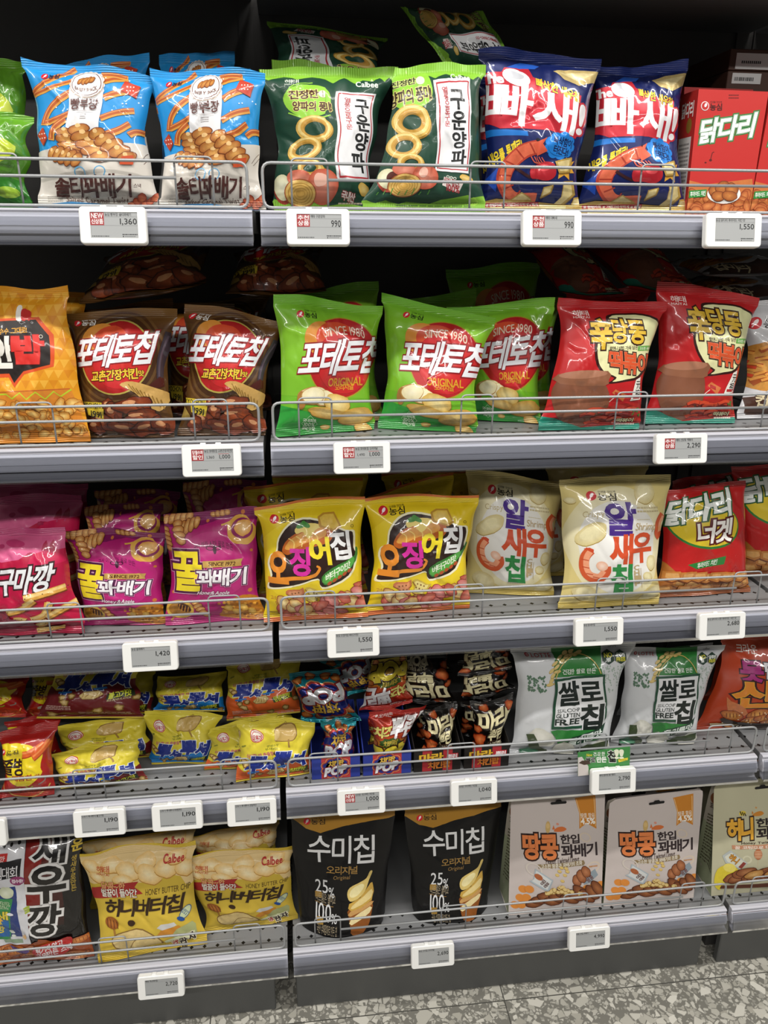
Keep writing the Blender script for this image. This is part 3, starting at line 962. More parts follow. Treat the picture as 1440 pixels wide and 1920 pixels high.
scatter(A, 26, 200, 250, 780, 600, lambda x, y, R, i: A.ell(x, y, 4, 4, 'e8f0f4', n=6), 3)
seedlogo(A, 262, 258, 19, '1b2a44', 58, False)
A.rect(411, 345, 589, 572, 'e4e4e6')
for k in range(18): A.ell(500 + 74 * math.cos(k * .349), 318 + 70 * math.sin(k * .349), 17, 17, 'f2f1ee', n=10)
A.ell(500, 318, 80, 76, 'f2f1ee', n=30); A.ring(500, 318, 74, 70, .05, '6a3428'); A.ring(500, 318, 84, 80, .03, 'c09a80')
twist(A, 462, 306, 538, 300, 46, 4, 'a8622c*.6', 'd09650*.6', '6a3428')
A.text('BAKERY SNACK', 446, 348, 556, 366, '6a3428', .03, arc=-14)
A.text('빵부장', 426, 402, 570, 462, '55261f', .03)
A.rect(450, 468, 550, 470, 'b0a8a8'); micro(A, 480, 480, 520, 512, 'a09a9a', 3)
BR = ('a8622c*.8', 'dda55a*.8', '6d3314')
twist(A, 400, 560, 440, 700, 120, 4, *BR, seed=1, hi='eec588*.5'); twist(A, 470, 545, 590, 720, 130, 5, *BR, seed=5, hi='eec588*.5'); twist(A, 560, 570, 720, 720, 104, 5, *BR, seed=11, hi='eec588*.5'); twist(A, 310, 665, 480, 720, 84, 5, *BR, seed=17, hi='eec588*.5')
A.poly([(668, 740), (680, 700), (735, 690), (732, 738)], 'c9502a*.4')
for x in (475, 568): A.ring(x, 775, 32, 30, .17, '5aa3d0')
A.text('솔티꽈배기', 318, 787, 722, 884, '472420', .045)
A.text('스낵', 735, 830, 768, 850, '472420', .02)
A.text('Salted Caramel Twist', 372, 884, 706, 918, '55382e', .02)
A.stroke([(770, 720), (785, 690), (800, 670)], 3, '7a6a60'); A.stroke([(780, 730), (800, 700), (815, 670)], 3, '7a6a60')
for k in range(6): lump(A, 730 + k * 22, 925 - (k % 3) * 14, 24, 20, k * 30, 'a5432a*.5', 'd07a52*.5', '7a2a16', seed=k)
micro(A, 262, 880, 350, 915, 'a09a90', 3)
A.poly([(150, 935), (400, 915), (540, 920), (700, 945), (900, 950), (900, 1000), (150, 1000)], '2478ae')
K_TWIST = Kind(A, 'blue snack packs with twisted pastries', rough=.22)

# --- green onion ring pack
A = Art([(785, 175), (1268, 172), (1265, 968), (597, 965)], '1f4634', 34, 46, 3, back='24412f')
A.poly([(560, 150), (1320, 140), (1320, 220), (1262, 232), (1235, 222), (1210, 238), (1150, 224), (1100, 236), (1060, 222), (1000, 240), (960, 226), (930, 246), (880, 228), (840, 250), (800, 236), (760, 330), (740, 300)], '8cc63c')
A.poly([(560, 1000), (590, 890), (640, 884), (680, 905), (740, 886), (800, 912), (850, 894), (960, 905), (1020, 880), (1080, 870), (1160, 850), (1180, 868), (1250, 850), (1300, 1000)], '84bb3a')
A.ell(870, 285, 108, 100, '93cd3f', 0, 30, amp=.03, seed=3)
A.stroke([(780, 345), (850, 385), (950, 350)], 6, '93cd3f')
A.text('진정한', 772, 238, 895, 268, '2a3a18', .04, out=((.13, 'e6e39a'),), tilt=-14); A.text('양파의 풍미!', 762, 285, 966, 350, '3a2a14', .05, out=((.13, 'ecdd8a'),), tilt=-18)
A.ell(918, 250, 22, 20, 'efe9c8', n=14)
A.text('Calbee', 1082, 222, 1188, 246, 'e8f2e0', .04)
def oring(cx, cy, rx, ry, w, rot):
    A.ring(cx + 4, cy + 8, rx, ry, w, 'a8802e', rot); A.ring(cx, cy, rx, ry, w, 'dcb458*.6', rot, col2='c08f36*.6'); A.ring(cx, cy - ry * .04, rx * .9, ry * .9, w * .4, 'ecd184*.6', rot)
oring(868, 440, 96, 82, .5, 20); oring(820, 562, 84, 70, .46, -10); oring(852, 660, 66, 52, .45, 10)
A.poly([(987, 250), (1190, 238), (1186, 290), (1160, 715), (984, 702)], 'e9eaec'); A.poly([(1005, 262), (1180, 250), (1176, 256), (1008, 270)], 'b8343c')
A.poly([(1001, 690), (1150, 700), (1150, 694), (1003, 683)], 'b8343c'); A.poly([(1000, 262), (1007, 262), (1000, 690), (993, 690)], 'b8343c'); A.poly([(1176, 252), (1182, 252), (1156, 700), (1150, 700)], 'b8343c')
A.vtext('구운양파', 1068, 290, 1140, 672, '16191a', .05); A.vtext('열풍으로구운', 1030, 282, 1056, 466, 'b8343c', .03)
A.ell(745, 765, 55, 72, '9c3a2c', -10, 22, 'b35a44'); A.ell(742, 750, 50, 62, 'dcd9b0*.3', -10, 22, 'f0eed2*.3'); A.ell(760, 740, 26, 34, '5a2a22', 20, 16)
A.ell(820, 700, 60, 36, 'd06a52', 10, 20, 'e59a82'); A.ell(928, 740, 70, 76, 'c4583e', 0, 26, 'ea9a82'); A.ell(915, 715, 22, 32, 'f3c0ac', 10, 14)
A.ell(826, 792, 86, 74, 'a85a32*.4', 0, 28); A.ell(826, 792, 80, 69, 'd9b566*.5', 0, 28, 'cda048*.5')
for k in range(1, 6): A.ring(826, 795, 80 - k * 13, 69 - k * 11, .07, 'b08638')
for k in range(8): A.stroke([(690 + k * 36, 850), (700 + k * 36, 830 - (k % 3) * 10)], 5, '4f8a3a', 2)
A.poly([(1030, 738), (1130, 775), (1105, 840), (1018, 790)], 'e8dcd6'); A.text('국내산', 1030, 752, 1110, 788, 'a8343c', .05, tilt=22); A.text('100%', 1040, 790, 1110, 832, 'a8343c', .05, tilt=18)
for k in range(3): A.ring(1050 + k * 18, 738 + k * 5, 8, 9, .35, 'e8e8d8')
A.ell(1150, 750, 40, 24, 'd8b050*.5', 25, 18, 'ecd488*.5', .1, 4)
micro(A, 780, 915, 1190, 945, '47702a', 2); A.ell(1195, 895, 26, 30, '9ed04a', 0, 18, amp=.15, seed=2)
K_ONION = Kind(A, 'green snack packs with onion rings', rough=.32, coat=.15, crimp='v')

A = Art([(45, 188), (795, 186), (612, 945), (125, 948)], '1f4634', 34, 46, 3, back='24412f')
A.poly([(20, 150), (820, 150), (800, 250), (770, 300), (740, 262), (715, 300), (690, 268), (650, 300), (600, 290), (560, 320), (500, 290), (440, 330), (400, 300), (330, 270), (250, 300), (180, 262), (100, 290), (60, 260)], '8cc63c')
A.poly([(100, 960), (130, 905), (200, 920), (300, 900), (420, 925), (500, 915), (620, 930), (640, 980)], '84bb3a')
haitai(A, 186, 300, 258, 344, 'dfe8d8'); A.text('Calbee', 560, 305, 676, 345, 'eaf3e2', .04); A.poly([(640, 300), (648, 275), (656, 300)], 'c8dca0')
A.ell(305, 445, 128, 108, '93cd3f', 8, 32, amp=.03, seed=3); A.stroke([(180, 420), (230, 345), (330, 325)], 7, '93cd3f'); A.stroke([(200, 520), (300, 560), (420, 540)], 7, '93cd3f')
A.text('진정한', 205, 385, 355, 442, '4a2414', .05, out=((.13, 'ecdf8a'),), tilt=-8); A.text('양파의 풍미!', 222, 462, 432, 516, '4a2414', .05, out=((.13, 'ecdf8a'),), tilt=8)
A.ell(376, 412, 22, 24, 'efe9c8', n=14); A.stroke([(376, 390), (376, 432)], 3, '5a5a3a', 0)
for k in range(3): A.ell(215 + k * 50, 382 - (k == 1) * 12, 6, 6, 'e8e8b0', n=8)
oring(326, 608, 92, 66, .42, 4); oring(272, 704, 84, 54, .44, -12); oring(316, 790, 60, 36, .44, 6)
A.poly([(458, 392), (668, 385), (660, 420), (612, 832), (432, 838)], 'e9eaec'); A.poly([(474, 402), (658, 396), (656, 402), (474, 410)], 'b8343c'); A.poly([(446, 822), (602, 818), (603, 824), (446, 830)], 'b8343c'); A.poly([(470, 402), (476, 402), (452, 828), (446, 828)], 'b8343c'); A.poly([(652, 398), (657, 398), (604, 824), (599, 824)], 'b8343c')
A.vtext('구운양파', 540, 428, 606, 806, '16191a', .05, lean=-34); A.vtext('열풍으로구운', 496, 428, 526, 612, 'b8343c', .03, lean=-14)
A.ell(180, 870, 50, 56, '9c3a2c', -10, 22); A.ell(178, 862, 45, 50, 'dcd9b0*.3', -10, 22, 'f0eed2*.3'); A.ell(270, 835, 66, 36, 'd06a52', 10, 20, 'e59a82'); A.ell(376, 860, 66, 64, 'c4583e', 0, 26, 'ea9a82'); A.ell(362, 838, 20, 26, 'f3c0ac', 10, 14)
A.ell(268, 885, 82, 52, 'a85a32*.4', 0, 28); A.ell(268, 885, 76, 47, 'd9b566*.5', 0, 28, 'cda048*.5')
for k in range(1, 5): A.ring(268, 887, 76 - k * 13, 47 - k * 9, .08, 'b08638')
A.text('국내산', 468, 880, 540, 908, 'e8dcd6', .06, out=((.16, 'a8343c'),), tilt=10); A.ell(580, 866, 34, 22, 'd8b050*.5', 25, 18, 'ecd488*.5', .1, 4); micro(A, 460, 910, 590, 922, 'd8c8b0', 1)
K_ONION_A = Kind(A, 'green snack packs with onion rings', rough=.32, coat=.15, crimp='v', wr=1.3)

# --- navy prawn snack pack
A = Art([(640, 165), (1048, 142), (1037, 872), (513, 868)], '14215c', 34, 46, 3, back='16204e')
A.poly([(500, 150), (1060, 120), (1060, 178), (840, 205), (640, 178)], '1b2f78')
A.poly([(600, 470), (760, 480), (760, 500), (600, 500)], '1d74c8'); A.poly([(700, 235), (760, 205), (820, 212), (800, 228)], '2b62c8'); A.poly([(560, 700), (620, 640), (600, 760)], '1b48a8')
A.poly([(870, 225), (935, 205), (1048, 190), (1035, 232), (960, 268), (905, 252)], 'cbb478*.6'); A.poly([(890, 228), (1030, 202), (960, 250)], 'e2d19a*.5')
big = [('빠새!', 612, 285, 990, 455)]
A.poly([(596, 255), (690, 248), (700, 232), (780, 230), (790, 260), (960, 330), (1003, 400), (955, 490), (905, 480), (840, 470), (660, 470), (596, 425)], 'c42a38')
for w, c in ((.10, 'c42a38'), (.035, 'f0eff0')):
    A.text('빠새!', 620, 300, 985, 462, c, w, tilt=36, shear=20)
A.ell(735, 268, 46, 32, 'eeeeee', 20, 20); A.ell(728, 258, 34, 14, 'd2d4da', 10, 14)
A.text('The', 612, 258, 690, 292, 'f2f2f2', .06, out=((.16, 'c42a38'),))
A.text('빠삭한 새우칩', 800, 279, 960, 317, 'e8c22e', .05, out=((.1, '14215c'),), tilt=36)
A.text('새우를 통째로!', 592, 546, 728, 602, 'e8cc2e', .05, out=((.12, '101838'),), rot=0, tilt=-70)
for k in range(9): A.ell(893 + 48 * math.cos(k * .7), 532 + 42 * math.sin(k * .7), 24, 22, '1f7fd6', n=14)
A.ell(893, 532, 54, 46, '1f7fd6'); A.text('빠삭함이', 860, 495, 945, 532, '0c1a4c', .04, tilt=12); A.text('터진다!', 866, 535, 935, 572, '0c1a4c', .04, tilt=10)
# prawn
A.stroke([(800, 545), (730, 570), (660, 640), (640, 720), (680, 790), (800, 795)], 62, 'b8402e', 5)
A.stroke([(800, 545), (730, 568), (662, 640), (645, 718), (685, 782), (800, 790)], 48, 'dd6a4a*.4', 5)
for x, y, a in ((770, 555, 70), (715, 580, 55), (675, 625, 30), (650, 680, 5), (660, 735, -25), (700, 775, -60)):
    A.stroke([(x - 26 * math.cos(math.radians(a)), y - 26 * math.sin(math.radians(a))), (x + 26 * math.cos(math.radians(a)), y + 26 * math.sin(math.radians(a)))], 7, 'a83828', 2)
A.poly([(775, 535), (830, 500), (815, 530), (840, 560), (790, 590)], 'd85c40'); A.ell(795, 515, 7, 7, '1a1a22', n=10)
for k in range(5): A.stroke([(760 + k * 14, 590), (775 + k * 16, 615), (800 + k * 14, 620)], 5, 'd8604a', 3)
A.stroke([(690, 640), (720, 665), (760, 690)], 14, '3a1a1e', 3)
A.poly([(905, 610), (930, 600), (932, 580), (950, 606), (978, 590), (962, 622), (985, 650), (955, 656), (960, 690), (930, 668), (900, 690)], 'e6a93a')
A.poly([(760, 640), (800, 625), (840, 608), (880, 622), (885, 672), (850, 700), (790, 695), (760, 690)], 'b3202c', 4); A.ell(830, 640, 30, 16, 'd84a50', -10, 16)
CH = ('b8984c*.8', 'e0cc8e*.7')
for q in ([(880, 605), (960, 575), (955, 650), (900, 660)], [(930, 700), (985, 690), (1005, 760), (940, 830), (880, 840), (930, 780)], [(660, 800), (720, 760), (780, 800)], [(830, 735), (880, 720), (870, 760), (820, 790)], [(1000, 780), (1045, 770), (1045, 860), (980, 860)], [(520, 810), (600, 790), (1040, 820), (1040, 880), (505, 880)]):
    A.poly([(x + 3, y + 5) for x, y in q], '8a6a2c'); A.poly(q, CH[0]); cx = sum(p[0] for p in q) / len(q); cy = sum(p[1] for p in q) / len(q)
    A.poly([(x * .75 + cx * .25, y * .75 + cy * .25) for x, y in q], CH[1])
A.poly([(545, 812), (820, 804), (820, 830), (545, 836)], 'a82432'); A.text('# 한입가득 # 가볍고바삭하게 # 빠새', 552, 812, 815, 832, 'f3e6d8', .03, tilt=-5)
micro(A, 600, 842, 960, 862, '7a5c20', 1)
K_PRAWN = Kind(A, 'navy snack packs with a prawn', rough=.16, metal=.25, coat=.5)

# --- red chicken snack carton (front and side panel)
A = Art([(1105, 276), (1440, 286), (1400, 880), (1043, 880)], 'c22a26', 1, 1, 0)
A.text('닭다리', 1118, 396, 1385, 504, 'f4f6f2', .05, out=((.17, '2f7a3a'), (.09, 'f4f6f2'), (.075, '3a8a44')), tilt=-34, shear=18)
seedlogo(A, 1136, 350, 20, '4a1412', 58, True, 'e8e0e0'); A.ell(1136, 350, 16, 17, 'c22a26'); A.ell(1139, 346, 6, 10, 'f6eeee', 25, 12)
micro(A, 1250, 296, 1300, 320, '7a1412', 2)
A.poly([(1035, 760), (1060, 700), (1150, 720), (1400, 690), (1420, 800), (1410, 890), (1040, 890)], 'c8743a*.5')
scatter(A, 26, 1045, 770, 1400, 870, lambda x, y, R, i: lump(A, x, y, R.uniform(22, 40), R.uniform(16, 28), R.uniform(0, 180), 'b25a2a*.7', 'd88a4c*.7', '8a3c1a', seed=i), 5)
A.ell(1250, 768, 92, 50, 'f2f0ea', 0, 28); A.ell(1250, 765, 78, 40, 'd9d4c8', 0, 28)
for cx, cy, rx, ry, r in ((1200, 755, 34, 28, 20), (1240, 735, 36, 30, -20), (1290, 745, 36, 30, 30), (1220, 780, 38, 24, 0), (1280, 778, 40, 24, 10)): lump(A, cx, cy, rx, ry, r, '9c5220*.9', 'cc8440*.9', '6d3412', seed=cx)
A.poly([(1060, 752), (1155, 745), (1150, 782), (1056, 790)], '2f8a3c'); A.text('후라이드 치킨', 1064, 755, 1148, 780, 'f2f4ec', .03, tilt=-6)
A.stroke([(1172, 600), (1180, 565), (1190, 562)], 4, '5a1210', 2); A.ell(1172, 600, 8, 6, '5a1210', n=10); A.ell(1146, 612, 6, 4, '5a1210', n=10)
A.cut(); ART_CARTON = A
A = Art([(0, 0), (60, 0), (60, 100), (0, 100)], 'b02a26', 1, 1, 0)
A.text('닭다리', 10, 8, 50, 20, 'f0ece6', .04); A.ell(40, 27, 9, 6, '8a6a2a'); A.rect(8, 36, 52, 90, 'cfc9c4'); micro(A, 12, 40, 48, 86, '8a8482', 14)
A.cut(); ART_CARTON_SIDE = A

# --- leaf-green glossy pack at the left end, sheen and highlights painted into its colours
A = Art([(0, 0), (100, 0), (100, 130), (0, 130)], '4f8a1e', 26, 34, 2, back='3f7418')
A.grad([(0, 0), (100, 0), (100, 60), (0, 60)], '6aa82a', '3f7a18'); A.poly([(0, 90), (40, 78), (100, 96), (100, 130), (0, 130)], '2f7a24')
A.poly([(20, 40), (50, 30), (80, 46), (60, 70), (30, 66)], 'b8c83a', 3); A.ell(30, 105, 16, 10, 'c8d84a'); A.ell(72, 110, 14, 8, '9ac03a')
K_LEAF = Kind(A, 'glossy green snack packs at the left end', rough=.14, coat=.6, wr=2.2, waist=.1)

# ================================================================== SECOND TIER
# --- orange corn pack
A = Art([(-160, 278), (350, 272), (470, 1088), (-110, 1100)], 'e39a1e', 30, 44, 3, back='c98a1c')
for r in range(9):
    for c in range(16): A.poly([(-170 + c * 44 + (r % 2) * 22, 300 + r * 54), (-126 + c * 44 + (r % 2) * 22, 300 + r * 54), (-148 + c * 44 + (r % 2) * 22, 345 + r * 54)], 'eeb13c' if (c + r) % 3 else 'd98a18')
A.poly([(-90, 430), (230, 415), (292, 500), (290, 660), (150, 700), (105, 770), (70, 715), (-90, 720)], 'd8501e'); A.poly([(-80, 440), (215, 428), (270, 505), (272, 650), (145, 684), (102, 745), (72, 695), (-80, 700)], '241c1a')
A.text('인디', -200, 520, -10, 660, 'f3efe6', .06); A.text('안', 0, 515, 98, 660, 'f3efe6', .09); A.text('밥', 106, 508, 236, 640, 'd8302a', .09, out=((.13, '4a1010'),))
A.text('고소한 옥수수 그대로!', -70, 470, 170, 500, 'e8a83a', .03, tilt=-14)
for k, c in enumerate(('f3efe6', 'c8302a', 'c8302a')): A.poly([(120 + k * 28, 430), (118 + k * 24, 380 - (k == 0) * 12), (140 + k * 26, 362 + k * 16), (150 + k * 20, 428)], c, 3)
A.ring(232, 510, 9, 9, .25, 'e8e0d0')
A.poly([(-160, 810), (370, 780), (470, 1090), (-120, 1090)], 'd8862a*.4')
A.stroke([(-100, 815), (60, 805), (90, 830), (130, 798), (160, 835), (205, 795), (245, 835), (290, 792), (320, 820), (372, 782)], 8, 'b8d02e', 0)
A.stroke([(-100, 800), (365, 778)], 5, 'c4602a', 0)
scatter(A, 60, -100, 850, 440, 1060, lambda x, y, R, i: lump(A, x, y, R.uniform(22, 38), R.uniform(14, 26), R.uniform(0, 180), 'd08a2c*.8', 'f2cf7e*.6', '9a5a1c', .16, i), 8)
A.poly([(-120, 1070), (480, 1055), (480, 1100), (-120, 1110)], 'd8861c')
K_CORN = Kind(A, 'orange corn snack packs', rough=.3, coat=.25, waist=.04)

# --- potato chip pack, brown and green
def chip_name(A, dx, dy, kx=1.0):
    for w, c in ((.11, '8e1a20'), (.045, 'eef0f4')):
        A.text('포테토칩', 240 + dx, 564 + dy, 640 * kx + dx, 744 + dy, c, w, tilt=-36, shear=36, gap=.05)


A = Art([(90, 303), (672, 372), (612, 1005), (102, 1068)], '6fb42a', 38, 46, 3, back='4c9a2c')
A.grad([(60, 290), (700, 290), (700, 480), (60, 480)], '6cb430', '84bf2c')
A.grad([(60, 480), (700, 480), (700, 860), (60, 860)], '84bf2c', '7ab92e'); A.poly([(60, 900), (250, 930), (620, 980), (640, 1080), (60, 1090)], '2f9a3a')
A.ell(445, 655, 176, 214, 'a8982c', 8, 44); A.ell(445, 655, 170, 208, 'b01c22', 8, 44, 'd43a2a'); A.ell(345, 560, 84, 92, 'd8923a', 20, 26, 'dc8a36'); A.ell(420, 560, 100, 90, 'd24a2c', 0, 30, 'd8582e')
A.ell(460, 680, 140, 160, 'c4262a', 0, 36, 'd43430')
A.text('SINCE 1980', 362, 492, 556, 540, 'ecd6c0', .01, arc=18)
chip_name(A, 0, 0)
A.text('ORIGINAL', 385, 760, 556, 800, 'dda02e', .03, tilt=-12); A.text('오리지널', 424, 792, 512, 822, 'dda02e', .02, tilt=-8)
seedlogo(A, 246, 430, 19, '1c2414', 66, True, tilt=8)
potato(A, 300, 855, 80, 46, -10, 1); potato(A, 360, 865, 62, 40, -8, 2); A.ell(240, 880, 24, 46, 'a8763a*.5', 10); potato(A, 300, 855, 62, 44, -12, 1)
crisp(A, 425, 888, 66, 48, 10, 3, 'd2ad56*.5', 'efdfa0*.4'); crisp(A, 370, 935, 100, 26, 4, 5); crisp(A, 520, 945, 84, 40, -8, 6); crisp(A, 560, 1000, 40, 24, 10, 7); crisp(A, 375, 1005, 24, 12, 0, 8)
A.ring(284, 990, 44, 40, .04, 'd8eccc', 0, 4)
A.text('국내최초', 246, 966, 318, 982, 'e4f2da', .02); A.text('100%', 254, 984, 312, 1002, 'e4f2da', .02); A.text('생감자칩', 246, 1004, 318, 1022, 'e4f2da', .02)
K_CHIPG = Kind(A, 'green potato chip packs', rough=.17, coat=.5, T=.034)

A = Art([(325, 400), (920, 388), (908, 1086), (436, 1082)], '5a3c1c', 38, 46, 3, back='6a4a22')
A.grad([(300, 380), (940, 380), (940, 520), (300, 520)], '7a5626', '523218')
for k, (r, c) in enumerate(((1.34, '6a4a26'), (1.27, '4a2c14'), (1.2, '5f4220'), (1.13, '42260f'))): A.ell(632, 672, 182 * r, 206 * r, c, 0, 40)
A.ell(632, 672, 186, 208, 'b3a24e', 0, 44); A.ell(632, 672, 178, 200, 'a81c20', 0, 44, 'd03a28'); A.ell(530, 570, 80, 88, 'd8903a', 20, 26, 'd88a34'); A.ell(600, 585, 96, 86, 'd24a2c', 0, 30, 'd6562c'); A.ell(660, 700, 140, 150, 'c4262a', 0, 36, 'd2342e')
chip_name(A, 182, -10, 1.0)
A.text('교촌간장치킨', 515, 752, 748, 806, 'ecc63c', .05, out=((.13, '2a1208'),), tilt=-16); A.text('맛', 752, 756, 778, 786, 'ecc63c', .04, out=((.13, '2a1208'),))
seedlogo(A, 400, 474, 20, 'f2efe8', 72, True)
A.stroke([(890, 540), (862, 640), (850, 720), (845, 800)], 44, '3a3038', 4, 26); A.stroke([(880, 560), (852, 660), (842, 790)], 8, '5a4c58', 4)
A.poly([(845, 790), (860, 800), (862, 840), (800, 860), (765, 850), (800, 830)], '4a1a14')
A.poly([(660, 830), (720, 812), (830, 850), (880, 880), (872, 930), (830, 962), (780, 930), (730, 870)], 'c9a05a*.5', 3)
for k in range(9): A.stroke([(700 + k * 18, 826 + k * 10), (728 + k * 16, 866 + k * 11)], 5, '94702e', 0)
for cx, cy, rx, ry, r in ((600, 930, 34, 30, 0), (620, 975, 44, 62, 10), (720, 930, 80, 42, -8), (740, 985, 84, 34, -6), (560, 1010, 60, 40, 20), (670, 1040, 74, 36, 10), (770, 1040, 78, 38, -10), (850, 1030, 60, 40, 20), (520, 1030, 40, 36, 0)):
    lump(A, cx, cy, rx, ry, r, '742e14*.9', 'a8522a*.9', '3a160a', amp=.2, seed=cx, hi='e0a070*.5'); lump(A, cx + rx * .35, cy + ry * .2, rx * .35, ry * .3, r + 40, '5c2410*.9', '8e4220*.9', amp=.3, seed=cy)
A.poly([(432, 912), (566, 916), (566, 944), (440, 944)], 'dcc23a'); A.text('KYOCHON', 440, 918, 556, 942, '2a2a1c', .03, tilt=2); A.poly([(482, 944), (576, 944), (570, 992), (490, 975)], 'dcc23a'); A.text('1991', 504, 956, 560, 984, '2a2a1c', .04, tilt=6)
A.poly([(445, 950), (485, 990), (490, 1010), (440, 1010)], 'a58a44')
K_CHIPB = Kind(A, 'brown potato chip packs', rough=.2, coat=.4, T=.034)

# --- red rice cake snack
A = Art([(308, 335), (897, 368), (738, 1062), (192, 1062)], 'bb1e22', 36, 46, 3, back='a31c20')
haitai(A, 375, 412, 460, 460, 'f0dcd6')
A.poly([(470, 600), (520, 560), (540, 470), (560, 440), (640, 430), (760, 435), (860, 480), (835, 570), (790, 700), (720, 790), (640, 810), (540, 820), (575, 790), (510, 760), (470, 690)], '33130e', 3)
A.poly([(482, 605), (530, 568), (552, 478), (572, 450), (645, 440), (755, 446), (846, 488), (822, 570), (780, 690), (712, 778), (640, 798), (566, 810), (588, 786), (520, 752), (484, 685)], 'e6e5ae', 3)
A.text('辛', 452, 470, 566, 630, 'e0b83a', .07, out=((.15, '33130e'),)); A.text('당동', 566, 470, 748, 600, 'e0b83a', .055, out=((.15, '33130e'),), tilt=10)
A.text('할머니 비법 가득 담은', 550, 618, 706, 640, '3a1a12', .02, tilt=-6); A.poly([(708, 618), (795, 612), (790, 640), (706, 644)], '6aa84e'); A.text('고소한 새우', 716, 622, 786, 638, 'eef2dc', .02)
A.text('떡볶이', 545, 655, 775, 765, 'd8562e', .055, out=((.15, '33130e'), (.07, 'f0b48c')), tilt=26)
A.poly([(700, 800), (730, 785), (722, 905), (660, 912)], 'e8e4da'); A.text('元', 700, 808, 728, 848, '1c1614', .03); A.text('祖', 690, 852, 722, 892, '1c1614', .03); A.rect(676, 886, 716, 900, 'b02a2c')
A.poly([(560, 868), (580, 850), (640, 880), (620, 915)], 'c9703e'); A.stroke([(545, 915), (575, 890)], 4, 'ead8c8', 0); A.rect(575, 862, 610, 880, 'a82420', 12)
A.poly([(180, 1075), (215, 990), (290, 1000), (430, 1050), (740, 1030), (745, 1080)], '1f8a74')
A.ell(420, 985, 90, 44, 'd8d8d6', 0, 24); A.poly([(385, 1010), (440, 950), (560, 935), (735, 925), (735, 1030), (600, 1050), (430, 1058)], 'a8241c*.5', 2)
A.ell(405, 900, 140, 150, '7a4a34', 0, 30, '8a5840'); A.poly([(300, 768), (540, 752), (545, 800), (520, 830), (310, 820)], '8e5c42', 2); A.ell(420, 770, 118, 22, 'a8745a', -3, 26); A.poly([(180, 1075), (215, 990), (290, 1000), (430, 1050), (740, 1030), (745, 1080)], '1f8a74')
R9 = random.Random(4)
for k in range(14):
    x, y = R9.uniform(430, 700), R9.uniform(950, 1030); A.stroke([(x - 40, y + 8), (x, y - 6), (x + 40, y)], 20, '7e1810'); A.stroke([(x - 38, y + 4), (x, y - 9), (x + 38, y - 3)], 15, 'd0482a*.4')
A.text('떡볶이', 612, 1000, 700, 1022, 'e8e0b0', .04, out=((.14, '3a1410'),)); micro(A, 615, 1026, 715, 1042, 'e8dcd0', 1)
scatter(A, 8, 690, 940, 730, 990, lambda x, y, R, i: A.ell(x, y, 9, 5, '4f7a2e', R.uniform(0, 180), 8), 2)
K_TTEOK = Kind(A, 'red rice cake snack packs', rough=.2, coat=.4)

# --- white fried noodle pack at the right end
A = Art([(0, 0), (100, 0), (100, 120), (0, 120)], 'd3d3d6', 30, 36, 2, back='c4c4c8')
seedlogo(A, 12, 22, 6, '2a2a2c', 16, True)
A.ell(30, 66, 40, 26, 'c98a3a*.8', 0, 30, 'e2a858*.6')
RR = random.Random(6)
for k in range(26):
    x, y = RR.uniform(-5, 62), RR.uniform(46, 84); A.stroke([(x - 9, y + RR.uniform(-3, 3)), (x, y - 3), (x + 9, y + RR.uniform(-4, 4))], 4, 'a8501e', 3); A.stroke([(x - 9, y - 1), (x, y - 4), (x + 9, y - 1)], 2.6, 'e8a04a*.4' if k % 3 else 'd8482a', 3)
A.poly([(4, 98), (40, 92), (100, 96), (100, 114), (8, 116)], '4a2a1c'); A.text('컵미라', 14, 97, 48, 111, 'e8d8b0', .04, out=((.12, '3a1c12'),), tilt=6)
micro(A, 60, 46, 96, 60, '9a9a9e', 3)
K_NOODLE = Kind(A, 'white noodle snack packs', rough=.22, coat=.4, wr=1.6)

# ================================================================== THIRD TIER
# --- pink sweet potato pack
A = Art([(-260, 540), (755, 552), (1000, 1850), (-230, 1862)], 'b81440', 30, 40, 3, back='a02048')
A.poly([(-300, 500), (800, 500), (800, 760), (560, 800), (420, 780), (300, 850), (100, 880), (-300, 830)], 'd8608e'); A.poly([(-300, 500), (800, 500), (790, 600), (-300, 620)], 'c04c7c')
A.poly([(440, 800), (560, 775), (760, 765), (780, 900), (500, 950), (390, 930)], 'cc1c50')
for x in (578, 650): A.poly([(x - 36, 768), (x - 22, 700), (x, 668), (x + 22, 700), (x + 36, 768)], 'b81c4e'); A.rect(x - 8, 768, x + 8, 800, 'c83a68')
A.poly([(395, 785), (455, 785), (455, 820), (395, 820)], 'a8204c'); A.ell(240, 690, 110, 34, 'c43a70', 8, 20); A.ell(90, 720, 36, 22, 'b83468', 0, 14)
A.text('고구마깡', -150, 940, 670, 1240, 'e6e8ea', .05, out=((.15, '3e1a20'),), tilt=-60, shear=30)
for pts in ([(380, 1290), (560, 1250), (800, 1190)], [(110, 1480), (280, 1440), (480, 1310)], [(380, 1590), (540, 1520), (620, 1360)], [(560, 1560), (720, 1470), (890, 1390)], [(430, 1700), (520, 1650), (560, 1600)], [(440, 1790), (600, 1760), (760, 1720)], [(200, 1590), (270, 1590), (330, 1610)]):
    A.stroke([(x + 4, y + 10) for x, y in pts], 92, '7a3a14', 4); A.stroke(pts, 80, 'd8a24a*.7', 4); A.stroke([(x, y - 12) for x, y in pts], 36, 'ecca82*.7', 4)
    for x, y in pts: A.ell(x + 20, y - 4, 7, 6, '4a2c14', n=8)
A.poly([(-240, 1450), (60, 1420), (180, 1560), (400, 1640), (410, 1780), (-230, 1800)], '8a2038', 2); A.stroke([(40, 1450), (150, 1540), (60, 1590)], 8, '5c1426', 4); A.stroke([(-20, 1660), (200, 1700), (350, 1640)], 8, '5c1426', 4)
